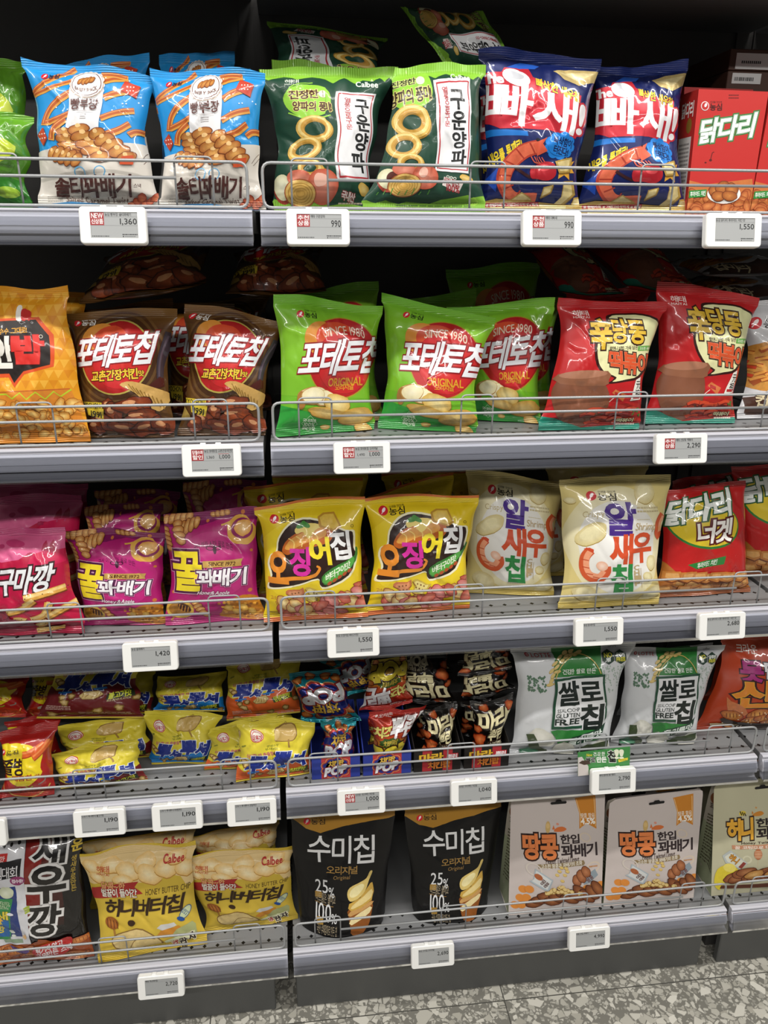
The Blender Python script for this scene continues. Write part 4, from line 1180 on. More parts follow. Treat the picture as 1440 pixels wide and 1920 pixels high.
K_SWEET = Kind(A, 'pink sweet potato snack packs', rough=.18, coat=.5, wr=1.5, waist=.03)

# --- magenta honey twist pack
A = Art([(885, 290), (1385, 270), (1430, 880), (898, 922)], 'ad1d6c', 36, 44, 3, back='7a1850')
A.poly([(860, 250), (1450, 250), (1450, 400), (1380, 330), (1200, 320), (1100, 350), (880, 360)], '7c1656'); A.ell(1160, 560, 200, 180, 'bb2478', 0, 30, 'c43080')
TW = ('b06a2e*.8', 'e8bb78*.8', '6e3a16')
for q in (((885, 320), (1040, 300), 60, 5), ((960, 380), (1080, 330), 70, 5), ((900, 360), (930, 480), 50, 5), ((960, 330), (1000, 440), 56, 4), ((1140, 300), (1240, 290), 30, 4)):
    twist(A, *q[0], *q[1], q[2], q[3], *TW, seed=int(q[0][0]))
A.ell(1300, 380, 76, 72, 'dca84a', 0, 26, amp=.08, seed=2); A.ell(1305, 370, 58, 50, '8e2a5c', 0, 22); A.ell(1310, 366, 44, 40, 'e0a04c*.6', 0, 20, 'f2cc92*.6', .1, 3); A.stroke([(1195, 352), (1220, 345), (1260, 330)], 8, 'dca84a', 3)
for x, y, r in ((1310, 295, 11), (1345, 480, 8), (1195, 775, 9), (940, 712, 9), (1358, 700, 12), (1125, 330, 8)): A.ell(x, y, r, r, 'c8743c', n=12)
A.text('국산 아카시아 꿀로 만든', 1060, 425, 1250, 456, '5c1040', .01, arc=22)
A.ell(1156, 470, 9, 22, '3e0c2c', 0, 12); A.ring(1138, 462, 16, 10, .3, '3e0c2c', 20); A.ring(1174, 462, 16, 10, .3, '3e0c2c', -20)
A.text('꿀', 945, 488, 1088, 690, 'ecd62e', .06, out=((.17, 'e8b8d4'), (.15, '4c1240')))
A.poly([(1100, 528), (1302, 520), (1296, 540), (1302, 556), (1100, 562)], 'c09a52'); A.text('SINCE 1972', 1130, 533, 1268, 552, '4a2410', .03)
A.text('꽈배기', 1065, 570, 1330, 660, 'f2eef2', .05, out=((.17, 'e4a8cc'), (.14, '4c1240')), tilt=-6)
A.text('Honey&Apple', 1070, 694, 1250, 722, 'f0d8e6', .03, out=((.1, '4a2c1c'),), tilt=-6, shear=8)
A.ell(985, 815, 76, 60, 'd8b04a', 0, 26); A.ell(985, 812, 60, 44, 'a8742a', 0, 22); A.ell(1010, 800, 40, 22, '4a2412', 30, 18)
for k in range(4): A.stroke([(985 + k * 16, 780 + k * 4), (978 + k * 16, 822 + k * 3)], 5, 'c98c3a', 0)
A.stroke([(960, 850), (930, 890)], 10, 'b8823a', 0)
twist(A, 1060, 760, 1130, 860, 44, 5, *TW, seed=3)
A.poly([(1200, 830), (1240, 760), (1320, 725), (1395, 740), (1420, 800), (1430, 870), (1340, 880), (1195, 865)], 'b8741e*.8', 2)
scatter(A, 60, 1210, 745, 1415, 865, lambda x, y, R, i: A.ell(x, y, 9, 8, 'e0a03a' if i % 3 else '8e5414', n=6), 7)
for k in range(4): A.ell(1240 + k * 40, 800 + (k % 2) * 26, 24, 20, 'c89430*.8', k * 20, 16, 'ecc468*.8', .1, k)
K_HONEY = Kind(A, 'magenta twisted honey snack packs', rough=.2, coat=.4, waist=.05)

# --- yellow squid snack pack
A = Art([(668, 203), (1290, 190), (1235, 815), (688, 862)], 'e2c41e', 38, 46, 3, back='c9b02a')
A.poly([(640, 180), (1310, 170), (1310, 208), (1100, 206), (900, 212), (660, 226)], 'cc6a28'); A.ell(970, 520, 300, 240, 'ebd02a', 0, 30)
seedlogo(A, 770, 285, 26, '2a2410', 82, True, tilt=-10)
ol = [(738, 655), (760, 600), (745, 540), (760, 490), (790, 470), (800, 400), (850, 330), (930, 300), (1050, 320), (1150, 370), (1196, 380), (1190, 460), (1195, 500), (1150, 600), (1030, 655), (1000, 640), (990, 610), (900, 640), (760, 668)]
A.poly([((x - 970) * 1.05 + 970, (y - 480) * 1.06 + 480) for x, y in ol], 'f2ecc8', 3); A.poly(ol, '2e1a14', 3)
A.poly([(815, 465), (850, 400), (960, 340), (1060, 320), (1090, 360), (1070, 420), (960, 450), (880, 475), (840, 490)], 'bb5e1c*.6', 3); A.poly([(830, 455), (870, 400), (960, 355), (1040, 345), (1050, 390), (940, 425), (870, 460)], 'dc9a44*.6', 3)
for k in range(4): A.stroke([(850 + k * 42, 400 - k * 12), (880 + k * 42, 420 - k * 10), (880 + k * 42, 455 - k * 12)], 6, 'f0cc70', 3)
A.poly([(885, 350), (920, 325), (1000, 322), (1030, 340), (1000, 356), (960, 400), (930, 365), (895, 376)], 'f0d878', 3)
for q in ((920, 330, 30, 14, -20), (945, 328, 26, 13, 30), (932, 318, 12, 12, 0)): A.ell(q[0], q[1], q[2], q[3], '3f8a34', q[4], 12)
A.poly([(1018, 290), (1050, 272), (1110, 270), (1138, 345), (1100, 368), (1020, 340)], 'b98a28'); A.poly([(1028, 295), (1055, 280), (1104, 280), (1126, 340), (1096, 356), (1034, 334)], 'dcb848*.5')
# four big syllables
A.text('오', 742, 478, 842, 635, 'e08a2c', .07); A.stroke([(745, 632), (860, 612), (960, 602), (1000, 560), (985, 545)], 24, 'e08a2c', 5, 10)
A.text('징', 860, 450, 960, 592, 'd0309a', .06); A.text('어', 965, 400, 1062, 535, 'ecd82e', .07); A.text('집', 1075, 372, 1172, 512, 'f2f2f2', .05)
A.poly([(1010, 600), (1060, 560), (1150, 520), (1190, 500), (1200, 460), (1210, 470), (1192, 530), (1120, 600), (1040, 645), (1015, 630)], '3a7a34', 2); A.poly([(1020, 602), (1150, 525), (1180, 508), (1178, 540), (1110, 598), (1030, 638)], '58a848', 2)
A.text('버터구이맛', 1030, 557, 1160, 593, 'f0f4e0', .03, tilt=-66)
for k in range(5): A.ell(1050 + k * 26, 634 - k * 15, 14, 8, 'b0522a', -40, 10)
A.ring(1196, 347, 8, 8, .25, '4a3a10')
A.text('고소하고', 736, 712, 806, 734, 'b0622e', .02, tilt=-4); A.text('담백한', 760, 738, 822, 760, 'b0622e', .02, tilt=-4)
def squid_bit(cx, cy, s, rot, e, m):
    c, q = math.cos(math.radians(rot)), math.sin(math.radians(rot))
    pts = [(-50, -20), (-30, -40), (30, -30), (50, -40), (48, -8), (30, 4), (34, 40), (-30, 42), (-24, 0)]
    f = lambda x, y: (cx + s * (c * x - q * y), cy + s * (q * x + c * y))
    A.poly([f(x, y + 5) for x, y in pts], '8a4a22', 2); A.poly([f(x, y) for x, y in pts], e, 2); A.poly([f(x * .75, y * .75) for x, y in pts], m, 2)
    for k in range(6): A.ell(*f(-18 + (k % 3) * 18, -14 + (k // 3) * 22), 4, 5, '7a4a20', n=6)
squid_bit(875, 705, 1, -10, 'c8764c*.4', 'dc9468*.4'); squid_bit(965, 700, .95, 20, 'cbb04c*.4', 'e8d888*.4')
scatter(A, 42, 760, 740, 1225, 830, lambda x, y, R, i: lump(A, x + 40, y - max(0, x - 960) * .36, R.uniform(28, 46), R.uniform(18, 28), R.uniform(-60, 60), ('c0523e*.5', 'd2a052*.5', 'd0706a*.5')[i % 3], ('e0907c*.5', 'eedca4*.5', 'eaa8a0*.5')[i % 3], '8e3a30', .1, i), 12)
A.poly([(680, 840), (1245, 795), (1250, 880), (680, 900)], 'c86428'); micro(A, 715, 800, 780, 812, '8a7420', 1)
K_SQUID = Kind(A, 'yellow squid snack packs', rough=.2, coat=.4, waist=.06, T=.034)

# --- cream prawn chip pack
A = Art([(463, 88), (995, 78), (928, 692), (460, 716)], 'dcca84', 36, 46, 2, back='c4b06a')
A.ell(715, 400, 230, 270, 'e6dcae', 0, 40, 'ece9dc'); A.ell(720, 420, 180, 220, 'e6e4dc', 0, 40, 'eeedea')
def pale(cx, cy, rx, ry, rot, sd=0): A.ell(cx, cy + 4, rx, ry, 'a88c3c*.3', rot, 24, amp=.05, seed=sd); A.ell(cx, cy, rx, ry, 'd6c68c*.3', rot, 24, 'ebe4c0*.3', .05, sd); A.ell(cx - rx * .1, cy - ry * .1, rx * .6, ry * .55, 'e6dcae*.3', rot, 18, amp=.05, seed=sd)
pale(600, 360, 78, 44, -35, 1); pale(845, 160, 46, 56, 20, 2); pale(510, 200, 26, 18, 10, 3); pale(885, 500, 24, 34, 10, 4); pale(860, 560, 24, 20, 0, 5); pale(570, 640, 60, 38, 20, 6); pale(880, 640, 60, 30, -30, 7)
seedlogo(A, 606, 178, 23, '241c10', 80, True)
A.text('Crispy', 565, 252, 662, 290, 'bfae7e', .01, tilt=-6)
A.text('알', 668, 212, 788, 360, '4a2a8a', .06); A.text('새', 672, 362, 780, 500, 'd2502a', .06); A.text('우', 782, 358, 884, 492, 'd2502a', .06); A.text('칩', 680, 502, 780, 628, '2a8a44', .06)
A.text('Shrimp', 788, 306, 892, 352, 'b8a074', .01)
A.vtext('CHIP', 792, 504, 818, 600, 'b9a276', .05)
micro(A, 800, 225, 905, 260, 'c4b68c', 2); micro(A, 795, 288, 860, 294, 'c4b68c', 1); A.rect(826, 520, 828, 610, 'b8a47c')
# prawn curl
A.stroke([(588, 436), (562, 470), (556, 520), (576, 556), (620, 568), (650, 540), (650, 510)], 40, 'd0582e', 5); A.stroke([(588, 440), (568, 472), (566, 518), (584, 548), (620, 555), (640, 530)], 24, 'eea07a*.3', 5)
A.poly([(580, 440), (560, 430), (585, 424), (602, 432), (598, 450)], 'cc4a28'); A.ell(632, 508, 26, 22, 'e8b294*.3', 20, 16, 'f6dccc*.3')
for x, y, a in ((562, 480, 20), (564, 515, -10), (582, 545, -50), (612, 560, -80)): A.stroke([(x - 16, y), (x + 14, y + 5)], 4, 'c04a26', 0)
A.stroke([(930, 270), (905, 310), (915, 360), (935, 385)], 36, 'd0582e', 4); A.stroke([(932, 280), (915, 312), (922, 355)], 16, 'eea07a*.3', 4)
A.poly([(450, 690), (940, 668), (940, 720), (450, 730)], 'c8b058'); micro(A, 690, 634, 772, 640, 'b8a47c', 1)
K_CREAM = Kind(A, 'cream prawn chip packs', rough=.24, coat=.35, waist=.05)

# --- red chicken nugget snack
A = Art([(960, 140), (1330, 108), (1350, 662), (905, 697)], 'bb1f1e', 34, 44, 2, back='8e1a1a')
A.ell(1112, 290, 148, 116, '2f7a34', 6, 34); A.ell(1112, 286, 142, 108, 'dcc22e', 6, 34)
A.text('닭다리', 970, 166, 1232, 274, 'eef2ec', .05, out=((.14, '2a5a30'), (.055, 'eef2ec')), tilt=-52, shear=18)
A.text('너겟', 1082, 268, 1224, 372, 'f4f0ea', .05, out=((.17, '5a1a14'),), tilt=-20, shear=14)
A.poly([(1030, 492), (1195, 440), (1192, 486), (1070, 516)], '2a8038'); A.text('후라이드 치킨', 1072, 470, 1160, 500, 'eef4ea', .03, tilt=-26)
A.poly([(900, 480), (950, 490), (1010, 560), (1100, 545), (1200, 560), (1350, 590), (1360, 720), (890, 720)], 'b06a2c*.4', 2)
scatter(A, 42, 915, 500, 1345, 680, lambda x, y, R, i: (lambda yy: (A.poly([(x - 34 + 3, yy - 24 + 5), (x + 26, yy - 30 + 5), (x + 42, yy + 10), (x, yy + 38), (x - 38, yy + 22)], '7e3e14'), A.poly([(x - 34, yy - 26), (x + 26, yy - 32), (x + 40, yy + 6), (x, yy + 30), (x - 38, yy + 16)], 'c67f3a*.5'), A.poly([(x - 24, yy - 18), (x + 18, yy - 22), (x + 26, yy + 2), (x - 4, yy + 16), (x - 26, yy + 8)], 'e2a862*.5')))(max(y, 560 - max(0, 960 - x) * 1.4)), 3)
A.rect(905, 660, 1350, 700, '8e4a1e', -30)
K_NUGGET = Kind(A, 'red chicken nugget snack packs', rough=.18, coat=.5, waist=.04)

# ================================================================== FOURTH TIER
# --- red and yellow hot snack
A = Art([(-15, 880), (778, 792), (765, 1792), (28, 1800)], 'a81c18', 28, 38, 4, back='8e1c18')
A.poly([(30, 1060), (130, 1020), (380, 1020), (520, 1060), (640, 1150), (600, 1340), (610, 1420), (480, 1540), (380, 1570), (220, 1540), (110, 1440), (70, 1240), (20, 1200)], 'e6ce22', 3)
for pts in ([(350, 1150), (480, 1120), (640, 1040)], [(520, 1190), (600, 1130), (700, 1010)]): A.stroke([(x + 3, y + 8) for x, y in pts], 92, 'a83c14', 3); A.stroke(pts, 80, 'd8622a*.4', 3); A.stroke([(x, y - 16) for x, y in pts], 24, 'e88a4c*.4', 3)
seedlogo(A, 82, 1126, 36, '241c10', 160, True, tilt=-20)
A.text('쫄병', 60, 1215, 372, 1420, '2a120c', .045, tilt=-20); A.text('매콤한', 215, 1412, 495, 1485, 'a8301c', .05, tilt=-16); A.text('맛', 528, 1412, 584, 1468, 'a8301c', .04, tilt=-6)
A.ell(400, 1700, 330, 100, 'c03a1c*.4', 0, 26); A.stroke([(70, 1580), (110, 1700), (200, 1780), (450, 1790), (620, 1720), (700, 1600)], 14, 'd8b45a', 4)
for k in range(7): lump(A, 150 + k * 80, 1690 + (k % 2) * 30, 52, 26, k * 25, 'b8351a*.4', 'da6236*.4', '7a1c0e', seed=k)
A.poly([(270, 1620), (330, 1590), (400, 1610), (390, 1640), (280, 1650)], 'c8bca0'); A.stroke([(400, 1570), (450, 1590), (500, 1560)], 18, '9a9a2e', 3); A.stroke([(570, 1560), (640, 1530), (650, 1490)], 18, '8e7a72', 3)
K_HOT = Kind(A, 'red and yellow hot snack packs', rough=.2, coat=.45)


# --- yellow crushed noodle packs in three colours
def noodle_pack(col, dark, flav, sub=None, y0=0, y1=74):
    A = Art([(0, y0), (100, y0), (100, y1), (0, y1)], 'dccb3a', 34, 26, 2, back='c9b83c')
    A.poly([(-2, 52), (12, 60), (30, 57), (55, 56), (80, 48), (102, 44), (102, 120), (-2, 120)], col)
    A.ell(23, 17, 8.5, 7.5, 'c0283a', 0, 24); A.ell(23, 13.5, 5, 4.2, 'c0283a', 0, 16); A.ell(23, 17, 7.6, 6.6, 'f0e6da', 0, 24); A.ell(23, 13.5, 4, 3.4, 'f0e6da', 0, 16)
    A.ring(23, 17.5, 6.8, 5.6, .12, 'c0283a'); A.text('오뚜기', 17.6, 16, 28.4, 21.5, 'c0283a', .05)
    # wooden mallet
    A.poly([(45.5, 18), (49, 8), (70, 5), (75, 9), (72, 20), (66, 22.5), (48, 23)], '8a6a30', 2); A.poly([(46.5, 17.5), (49.5, 9), (69.5, 6), (73.6, 9.6), (71, 19.4), (65.6, 21.6), (48.5, 22)], 'c9a860', 2); A.ell(48.6, 15.6, 3, 6.4, 'd8bc7c', 18, 16); A.stroke([(64, 20), (69, 30)], 2, 'a07c3c', 0); A.ring(62, 5.4, 1.5, 1.5, .4, '8a6a30')
    A.text('심심할 때 출출할 때', 10, 36.5, 52, 41, 'b03a6e', .03, tilt=-4)
    A.text('쌩쌩하게', 38, 27, 54, 30, '5a6a20', .01, tilt=-1.5); A.text('부셔먹자!', 36, 30.6, 54, 33.6, '5a6a20', .01, tilt=-1.5)
    A.text('뿌', 14, 42, 35, 63, '1c2f86', .07, out=((.15, 'e6eef4'), (.1, '1c2f86')), shear=3); A.text('셔', 36, 48, 50, 61, '1c2f86', .07, out=((.17, 'e6eef4'), (.1, '1c2f86')), shear=2)
    A.text('뿌', 51, 36, 72, 57, '1c2f86', .07, out=((.15, 'e6eef4'), (.1, '1c2f86')), shear=3); A.text('셔', 73, 38, 90, 55, '1c2f86', .07, out=((.17, 'e6eef4'), (.1, '1c2f86')), shear=2)
    for x, y in ((16, 62.5), (53, 56.5)): A.stroke([(x, y), (x + 8, y - .6), (x + 15, y - 1.6)], 2.2, '2e7cc8', 3)
    A.poly([(40, 66), (46, 59.5), (58, 58), (62, 63), (54, 69.5), (44, 70)], '8a6a34'); A.poly([(40.6, 65), (46, 60), (57.6, 58.6), (61, 63), (53.4, 68.6), (44, 69)], 'd8bc7a*.9')
    for k in range(5): A.stroke([(43 + k * 3.4, 67.5), (45 + k * 3.2, 64), (44 + k * 3.6, 61.5)], .7, 'a88444', 3)
    A.poly([(65, 63), (92, 57.5), (92, 65.5), (65, 70)], dark); A.text(flav, 67, 59.6, 89, 67.4, 'd8dc3a', .05, tilt=-4)
    if sub: A.text(sub, 67, 68.2, 89, 70.6, 'd8d0a0', .02, tilt=-3.4)
    for cx, cy in ((32, 66), (22, 68), (94, 68), (8, 48), (12, 51)): lump(A, cx, cy, 3.2, 2.4, 20, 'b8924c*.8', 'e6cf94*.8', '7a5a24', .2, cx)
    for x, y in ((8, 30), (10, 29)): A.ell(x, y, 2, 1.1, '8a8a2c', -30, 10)
    if y1 > 80:
        micro(A, 8, 78, 34, 84, 'c8a89a', 3); micro(A, 40, 86, 92, 90, 'b8988a', 2)
        for cx, cy in ((26, 74), (80, 80), (60, 84), (14, 90)): lump(A, cx, cy, 4, 3, 20, 'b8924c*.8', 'e6cf94*.8', '7a5a24', .25, cx)
    A.rect(-2, y1 - 2.4, 102, y1 + 2, 'ccb42e')
    return A


K_NRED = Kind(noodle_pack('6e1a1e', '26301a', '불고기맛', 'BULGOGI FLAVOR'), 'yellow and maroon crushed noodle packs', rough=.3, coat=.25, T=.03, Tb=.03, waist=.03, wr=1.5)
K_NREDL = Kind(noodle_pack('6e1a1e', '26301a', '불고기맛', 'BULGOGI FLAVOR', 34, 96), 'yellow and maroon crushed noodle packs', rough=.3, coat=.25, T=.03, Tb=.03, waist=.03, wr=1.5)
K_NORAL = Kind(noodle_pack('d8622a', '3a4a1c', '양념치킨맛', None, 10, 92), 'yellow and orange crushed noodle packs', rough=.3, coat=.25, T=.03, Tb=.03, waist=.03, wr=1.5)
K_NBLUE = Kind(noodle_pack('1c7cc4', '26341e', '바베큐맛'), 'yellow and blue crushed noodle packs', rough=.3, coat=.25, T=.03, Tb=.03, waist=.03, wr=1.5)
K_NORA = Kind(noodle_pack('d8622a', '3a4a1c', '양념치킨맛'), 'yellow and orange crushed noodle packs', rough=.3, coat=.25, T=.03, Tb=.03, waist=.03, wr=1.5)


# --- small chicken pop packs
def cloud(A, cx, cy, rx, ry, col, n=9, k=.34):
    for i in range(n): A.ell(cx + rx * .78 * math.cos(i * 2 * math.pi / n), cy + ry * .78 * math.sin(i * 2 * math.pi / n), rx * k, ry * k, col, n=14, layer=A_L(A, cx, cy, rx, ry))
    A.ell(cx, cy, rx * .85, ry * .85, col, layer=A_L(A, cx, cy, rx, ry))


_al = {}


def A_L(A, cx, cy, rx, ry):
    """all lobes of one cloud share a print layer"""
    key = (id(A), cx, cy, rx, ry)
    if key not in _al:
        lo = A._uv([(cx - rx * 1.2, cy - ry * 1.2)])[0]; hi = A._uv([(cx + rx * 1.2, cy + ry * 1.2)])[0]
        _al[key] = 1 + max([l for b, l in A.boxes if b[0] < hi[0] and b[2] > lo[0] and b[1] < hi[1] and b[3] > lo[1]] or [0])
    return _al[key]


def pop_badge(A, cx, cy, w, blue='1e2a7c'):
    cloud(A, cx, cy, w * 1.08, w * .92, 'd8a86a'); cloud(A, cx, cy, w * 1.04, w * .88, 'b03a34'); cloud(A, cx, cy, w * .94, w * .79, blue)
    A.text('치킨팝', cx - w * .55, cy - w * .66, cx + w * .6, cy - w * .12, 'e2b84c', .06, out=((.12, '3a1a14'),), tilt=-w * .12)
    A.text('POP', cx - w * .85, cy - w * .12, cx + w * .82, cy + w * .6, 'eceef2', .09, out=((.2, '8e2a2a'), (.1, 'eceef2')), tilt=-w * .3, shear=w * .1)


KB = ('b0561c*.7', 'e09a52*.7', '6a2a10')
A = Art([(0, 0), (100, 0), (100, 122), (0, 122)], '15808c', 26, 32, 3, back='12606c')
A.grad([(0, 0), (100, 0), (100, 40), (0, 40)], '2aa8b4', '157c8a')
for x, y, r in ((20, 16, 0), (50, 12, 20), (66, 18, -20), (88, 20, 30), (10, 32, 50), (92, 36, 10), (10, 104, 30), (30, 110, 0), (60, 112, 20), (84, 104, -20), (96, 84, 40)): lump(A, x, y, 9, 6, r, *KB, amp=.16, seed=x)
A.text('오리온', 40, 3, 60, 8, 'd0e8ea', .03); pop_badge(A, 50, 58, 44)
K_POP = Kind(A, 'teal chicken pop packs', rough=.16, metal=.55, coat=.5, wr=1.3, T=.026, Tb=.024)
A = Art([(0, 0), (100, 0), (100, 122), (0, 122)], 'b08c2a', 26, 32, 3, back='8c6a24')
A.grad([(-2, -2), (102, -2), (102, 60), (-2, 60)], 'b8201c', 'c0481e'); A.grad([(-2, 60), (102, 60), (102, 124), (-2, 124)], 'bb6a22', 'b8a634')
A.text('오리온', 18, 9, 44, 15, 'f0dcd6', .03); A.ell(14, 12, 2.4, 2.4, 'f0dcd6', n=10)
A.text('치즈', 8, 32, 48, 54, 'ecdf7a', .07, out=((.14, '7a1a14'),), tilt=-6); A.text('뿌린', 44, 14, 98, 58, 'f2f0f0', .07, out=((.15, '7a1a14'),), tilt=-6)
cloud(A, 46, 66, 26, 10, '3f5a24'); A.text('치킨팝', 28, 60, 66, 73, 'b8a03c', .06, tilt=-4)
A.text('POP', 8, 76, 92, 112, 'dcc83c', .12, out=((.22, '3a2410'), (.1, 'dcc83c')), tilt=-10)
for x, y, r in ((92, 70, 20), (6, 70, 20), (12, 116, 0), (88, 116, 30)): lump(A, x, y, 8, 6, r, *KB, amp=.16, seed=x)
K_CHEESE = Kind(A, 'red and yellow cheese chicken pop packs', rough=.2, metal=.2, coat=.5, wr=1.3, T=.026, Tb=.024)
A = Art([(0, 0), (100, 0), (100, 122), (0, 122)], '0d0a08', 26, 32, 3, back='0c0a08')
A.text('마라', 14, 18, 94, 56, 'e6dcae', .06, out=((.12, '2c1a10'),), tilt=-8, shear=-6); A.text('뿌린', 44, 54, 92, 82, 'e6dcae', .06, out=((.12, '2c1a10'),), tilt=-6)
A.ell(70, 100, 32, 20, '4a3426', 0, 26); A.ell(70, 100, 30, 18, '241812', 0, 26); A.text('치킨팝', 50, 84, 90, 98, 'd8ceb0', .05, arc=4); A.text('POP', 48, 98, 92, 116, 'd8ceb0', .1, tilt=-2)
for x, y, r, s in ((22, 78, 30, 1.5), (12, 56, 0, .9), (90, 18, 40, 1), (8, 96, 20, 1.1), (30, 12, 10, .9)): lump(A, x, y, 10 * s, 8 * s, r, 'a83c14*.7', 'e0824a*.7', '4a140a', .16, x)
A.text('오리온', 10, 5, 30, 10, 'c8bca8', .03)
K_MALA = Kind(A, 'black spicy chicken pop packs', rough=.14, coat=.6, wr=1.4, T=.026, Tb=.024)

A = Art([(0, 0), (100, 0), (100, 56), (0, 56)], 'b83a3a', 1, 1, 0)
for k in range(3): A.rect(k * 40, 0, k * 40 + 20, 56, '2c3c94')
pop_badge(A, 50, 30, 27, '222e7e'); A.cut(); ART_TRAY_POP = A
A = Art([(0, 0), (100, 0), (100, 56), (0, 56)], '1a1512', 1, 1, 0)
A.rect(18, 0, 38, 56, 'a82a30'); A.rect(62, 0, 82, 56, 'a82a30')
A.text('마라', 12, 14, 62, 32, 'dcae2e', .07, out=((.12, '1a1512'),), tilt=-2); A.rect(68, 16, 94, 30, 'b8202a'); A.text('뿌린', 70, 18, 92, 29, 'f0eaea', .05)
A.text('치킨팝', 30, 34, 78, 50, 'c8742a', .06, out=((.1, '1a1512'),), tilt=-2); A.cut(); ART_TRAY_MALA = A

# --- white and green rice chip pack
A = Art([(105, 65), (752, 45), (616, 612), (104, 604)], 'd2d4d6', 36, 44, 2, back='b8babc')
A.poly([(300, 55), (562, 45), (555, 190), (560, 215), (300, 225), (310, 120)], '2c7a34'); A.grad([(302, 50), (560, 42), (560, 110), (306, 116)], '2a6c30', '2f8238')
scatter(A, 110, 560, 170, 690, 310, lambda x, y, R, i: A.poly([(x - 4, y), (x, y - 6), (x + 4, y), (x, y + 6)], '9fb0a4'), 4); scatter(A, 60, 180, 220, 260, 300, lambda x, y, R, i: A.poly([(x - 6, y), (x, y - 8), (x + 6, y), (x, y + 8)], '5a7a62'), 5)
for k, (x, y) in enumerate(((290, 240), (300, 215), (295, 190), (320, 170), (310, 150), (345, 140), (335, 120), (370, 115), (365, 98), (395, 105), (400, 92), (425, 105), (440, 98), (280, 262), (322, 195))):
    A.ell(x, y, 20, 9, '9a7a34', -55 + k * 3, 12); A.ell(x, y - 1, 18, 8, 'd8bf7a', -55 + k * 3, 12)
A.stroke([(300, 260), (340, 170), (400, 110), (470, 110), (520, 150), (550, 205)], 5, 'c8b060', 4)
A.text('LOTTE', 196, 95, 290, 115, 'b0303a', .02, tilt=-3); A.ell(178, 105, 10, 11, 'b0202c', n=16); A.ring(179, 105, 5, 6, .4, 'f0e6e6')
A.text('건강한 쌀로 만든', 348, 178, 522, 206, 'eef4ea', .02, tilt=-8)
A.poly([(620, 66), (625, 60), (630, 66)], '4a4c4a'); A.text('OPEN', 603, 67, 645, 79, '4a4c4a', .02, tilt=-2)
for cx, a, b_, ca, cb in ((595, 'NO', '밀', 'dcd43a', 'e8ece6'), (662, '글루텐', 'FREE', 'e8ece6', 'dcd43a')):
    A.poly([(cx + 36 * math.cos(math.radians(30 + 60 * i)), 126 + 36 * math.sin(math.radians(30 + 60 * i))) for i in range(6)], '1e3a2c'); A.text(a, cx - 20 if len(a) < 3 else cx - 24, 106, cx + 20 if len(a) < 3 else cx + 24, 126, ca, .05, tilt=-3); A.text(b_, cx - 10 if len(b_) < 3 else cx - 24, 128, cx + 10 if len(b_) < 3 else cx + 24, 147, cb, .05, tilt=-3)
A.poly([(302, 232), (572, 208), (572, 440), (545, 480), (300, 480)], '1e4a34'); A.poly([(316, 244), (560, 222), (560, 438), (536, 468), (314, 466)], 'dedfe0')
A.text('쌀로', 324, 246, 546, 360, '15201c', .05, tilt=-14); A.text('칩', 434, 368, 550, 490, '15201c', .06, out=((.12, 'dedfe0'),))
A.text('SSALOCHIP', 326, 380, 424, 398, '1e2a26', .01, tilt=-6); A.text('GLUTEN', 320, 404, 424, 424, '1e2a26', .03, tilt=-5); A.text('FREE', 316, 430, 424, 458, '1e2a26', .05, tilt=-4)
A.poly([(296, 488), (330, 482), (545, 496), (545, 540), (330, 548), (318, 520)], '2c7a34'); A.poly([(372, 552), (400, 520), (540, 490), (572, 462), (560, 510), (540, 530), (400, 562)], '1e3a2c'); A.text('들기름맛', 388, 511, 556, 545, 'dfe8e0', .04, tilt=-36)
for x, y in ((255, 520), (370, 585), (560, 590)): A.ell(x, y, 60, 44, 'c9c8bc*.3', 20, 22, 'e4e2d8*.3', .1, x)
for q in ([(180, 505), (215, 500), (240, 560), (290, 590), (285, 620), (220, 610), (190, 560)], [(440, 575), (480, 560), (600, 550), (605, 590), (500, 610), (440, 612)]): A.poly(q, '3c4a2a*.9')
A.poly([(150, 580), (190, 566), (245, 590), (250, 625), (200, 640), (155, 610)], '2f6a4a'); A.poly([(158, 584), (190, 573), (238, 594), (242, 622), (200, 632), (162, 608)], '4c8a68'); A.stroke([(165, 592), (230, 612)], 4, 'dce8e0', 0)
K_RICE = Kind(A, 'white and green rice chip packs', rough=.26, coat=.35, waist=.06, T=.036)

# --- orange red twist snack at the right end
A = Art([(500, 100), (1900, 60), (1760, 1720), (75, 1700)], 'b8401c', 34, 44, 2, back='8e3218')
A.text('크라운', 690, 200, 990, 330, 'f0e4dc', .02, tilt=20)
A.text('못', 740, 450, 1010, 730, 'a82a7a', .08, out=((.17, '3a1420'),)); A.text('말', 1060, 450, 1330, 700, 'e8e6ea', .08, out=((.17, '2a2434'),))
A.text('신', 640, 740, 1170, 1170, 'e08a30', .06, out=((.15, '3a1a1c'), (.08, 'e8b83a'))); A.text('짱', 1190, 760, 1680, 1180, 'e08a30', .06, out=((.15, '3a1a1c'), (.08, 'e8b83a')))
A.poly([(540, 1010), (600, 1080), (700, 1120), (790, 1200), (820, 1330), (700, 1380), (550, 1250)], 'c8784a*.7')
for cx, cy, rx, ry, r in ((600, 1360, 150, 100, 15), (950, 1330, 170, 90, -25), (860, 1470, 150, 80, -20), (1080, 1420, 180, 90, -10), (1200, 1330, 160, 80, -30), (1330, 1450, 190, 90, -10), (1500, 1380, 180, 90, -20), (1150, 1510, 160, 60, -6)):
    lump(A, cx, cy, rx, ry, r, 'a8521c*.8', 'dca050*.8', '5e2410', .08, cx)
    for k in range(4): A.stroke([(cx - rx * .5 + k * rx * .3, cy - ry * .5), (cx - rx * .55 + k * rx * .32, cy + ry * .4)], 12, '7e3c14', 0)
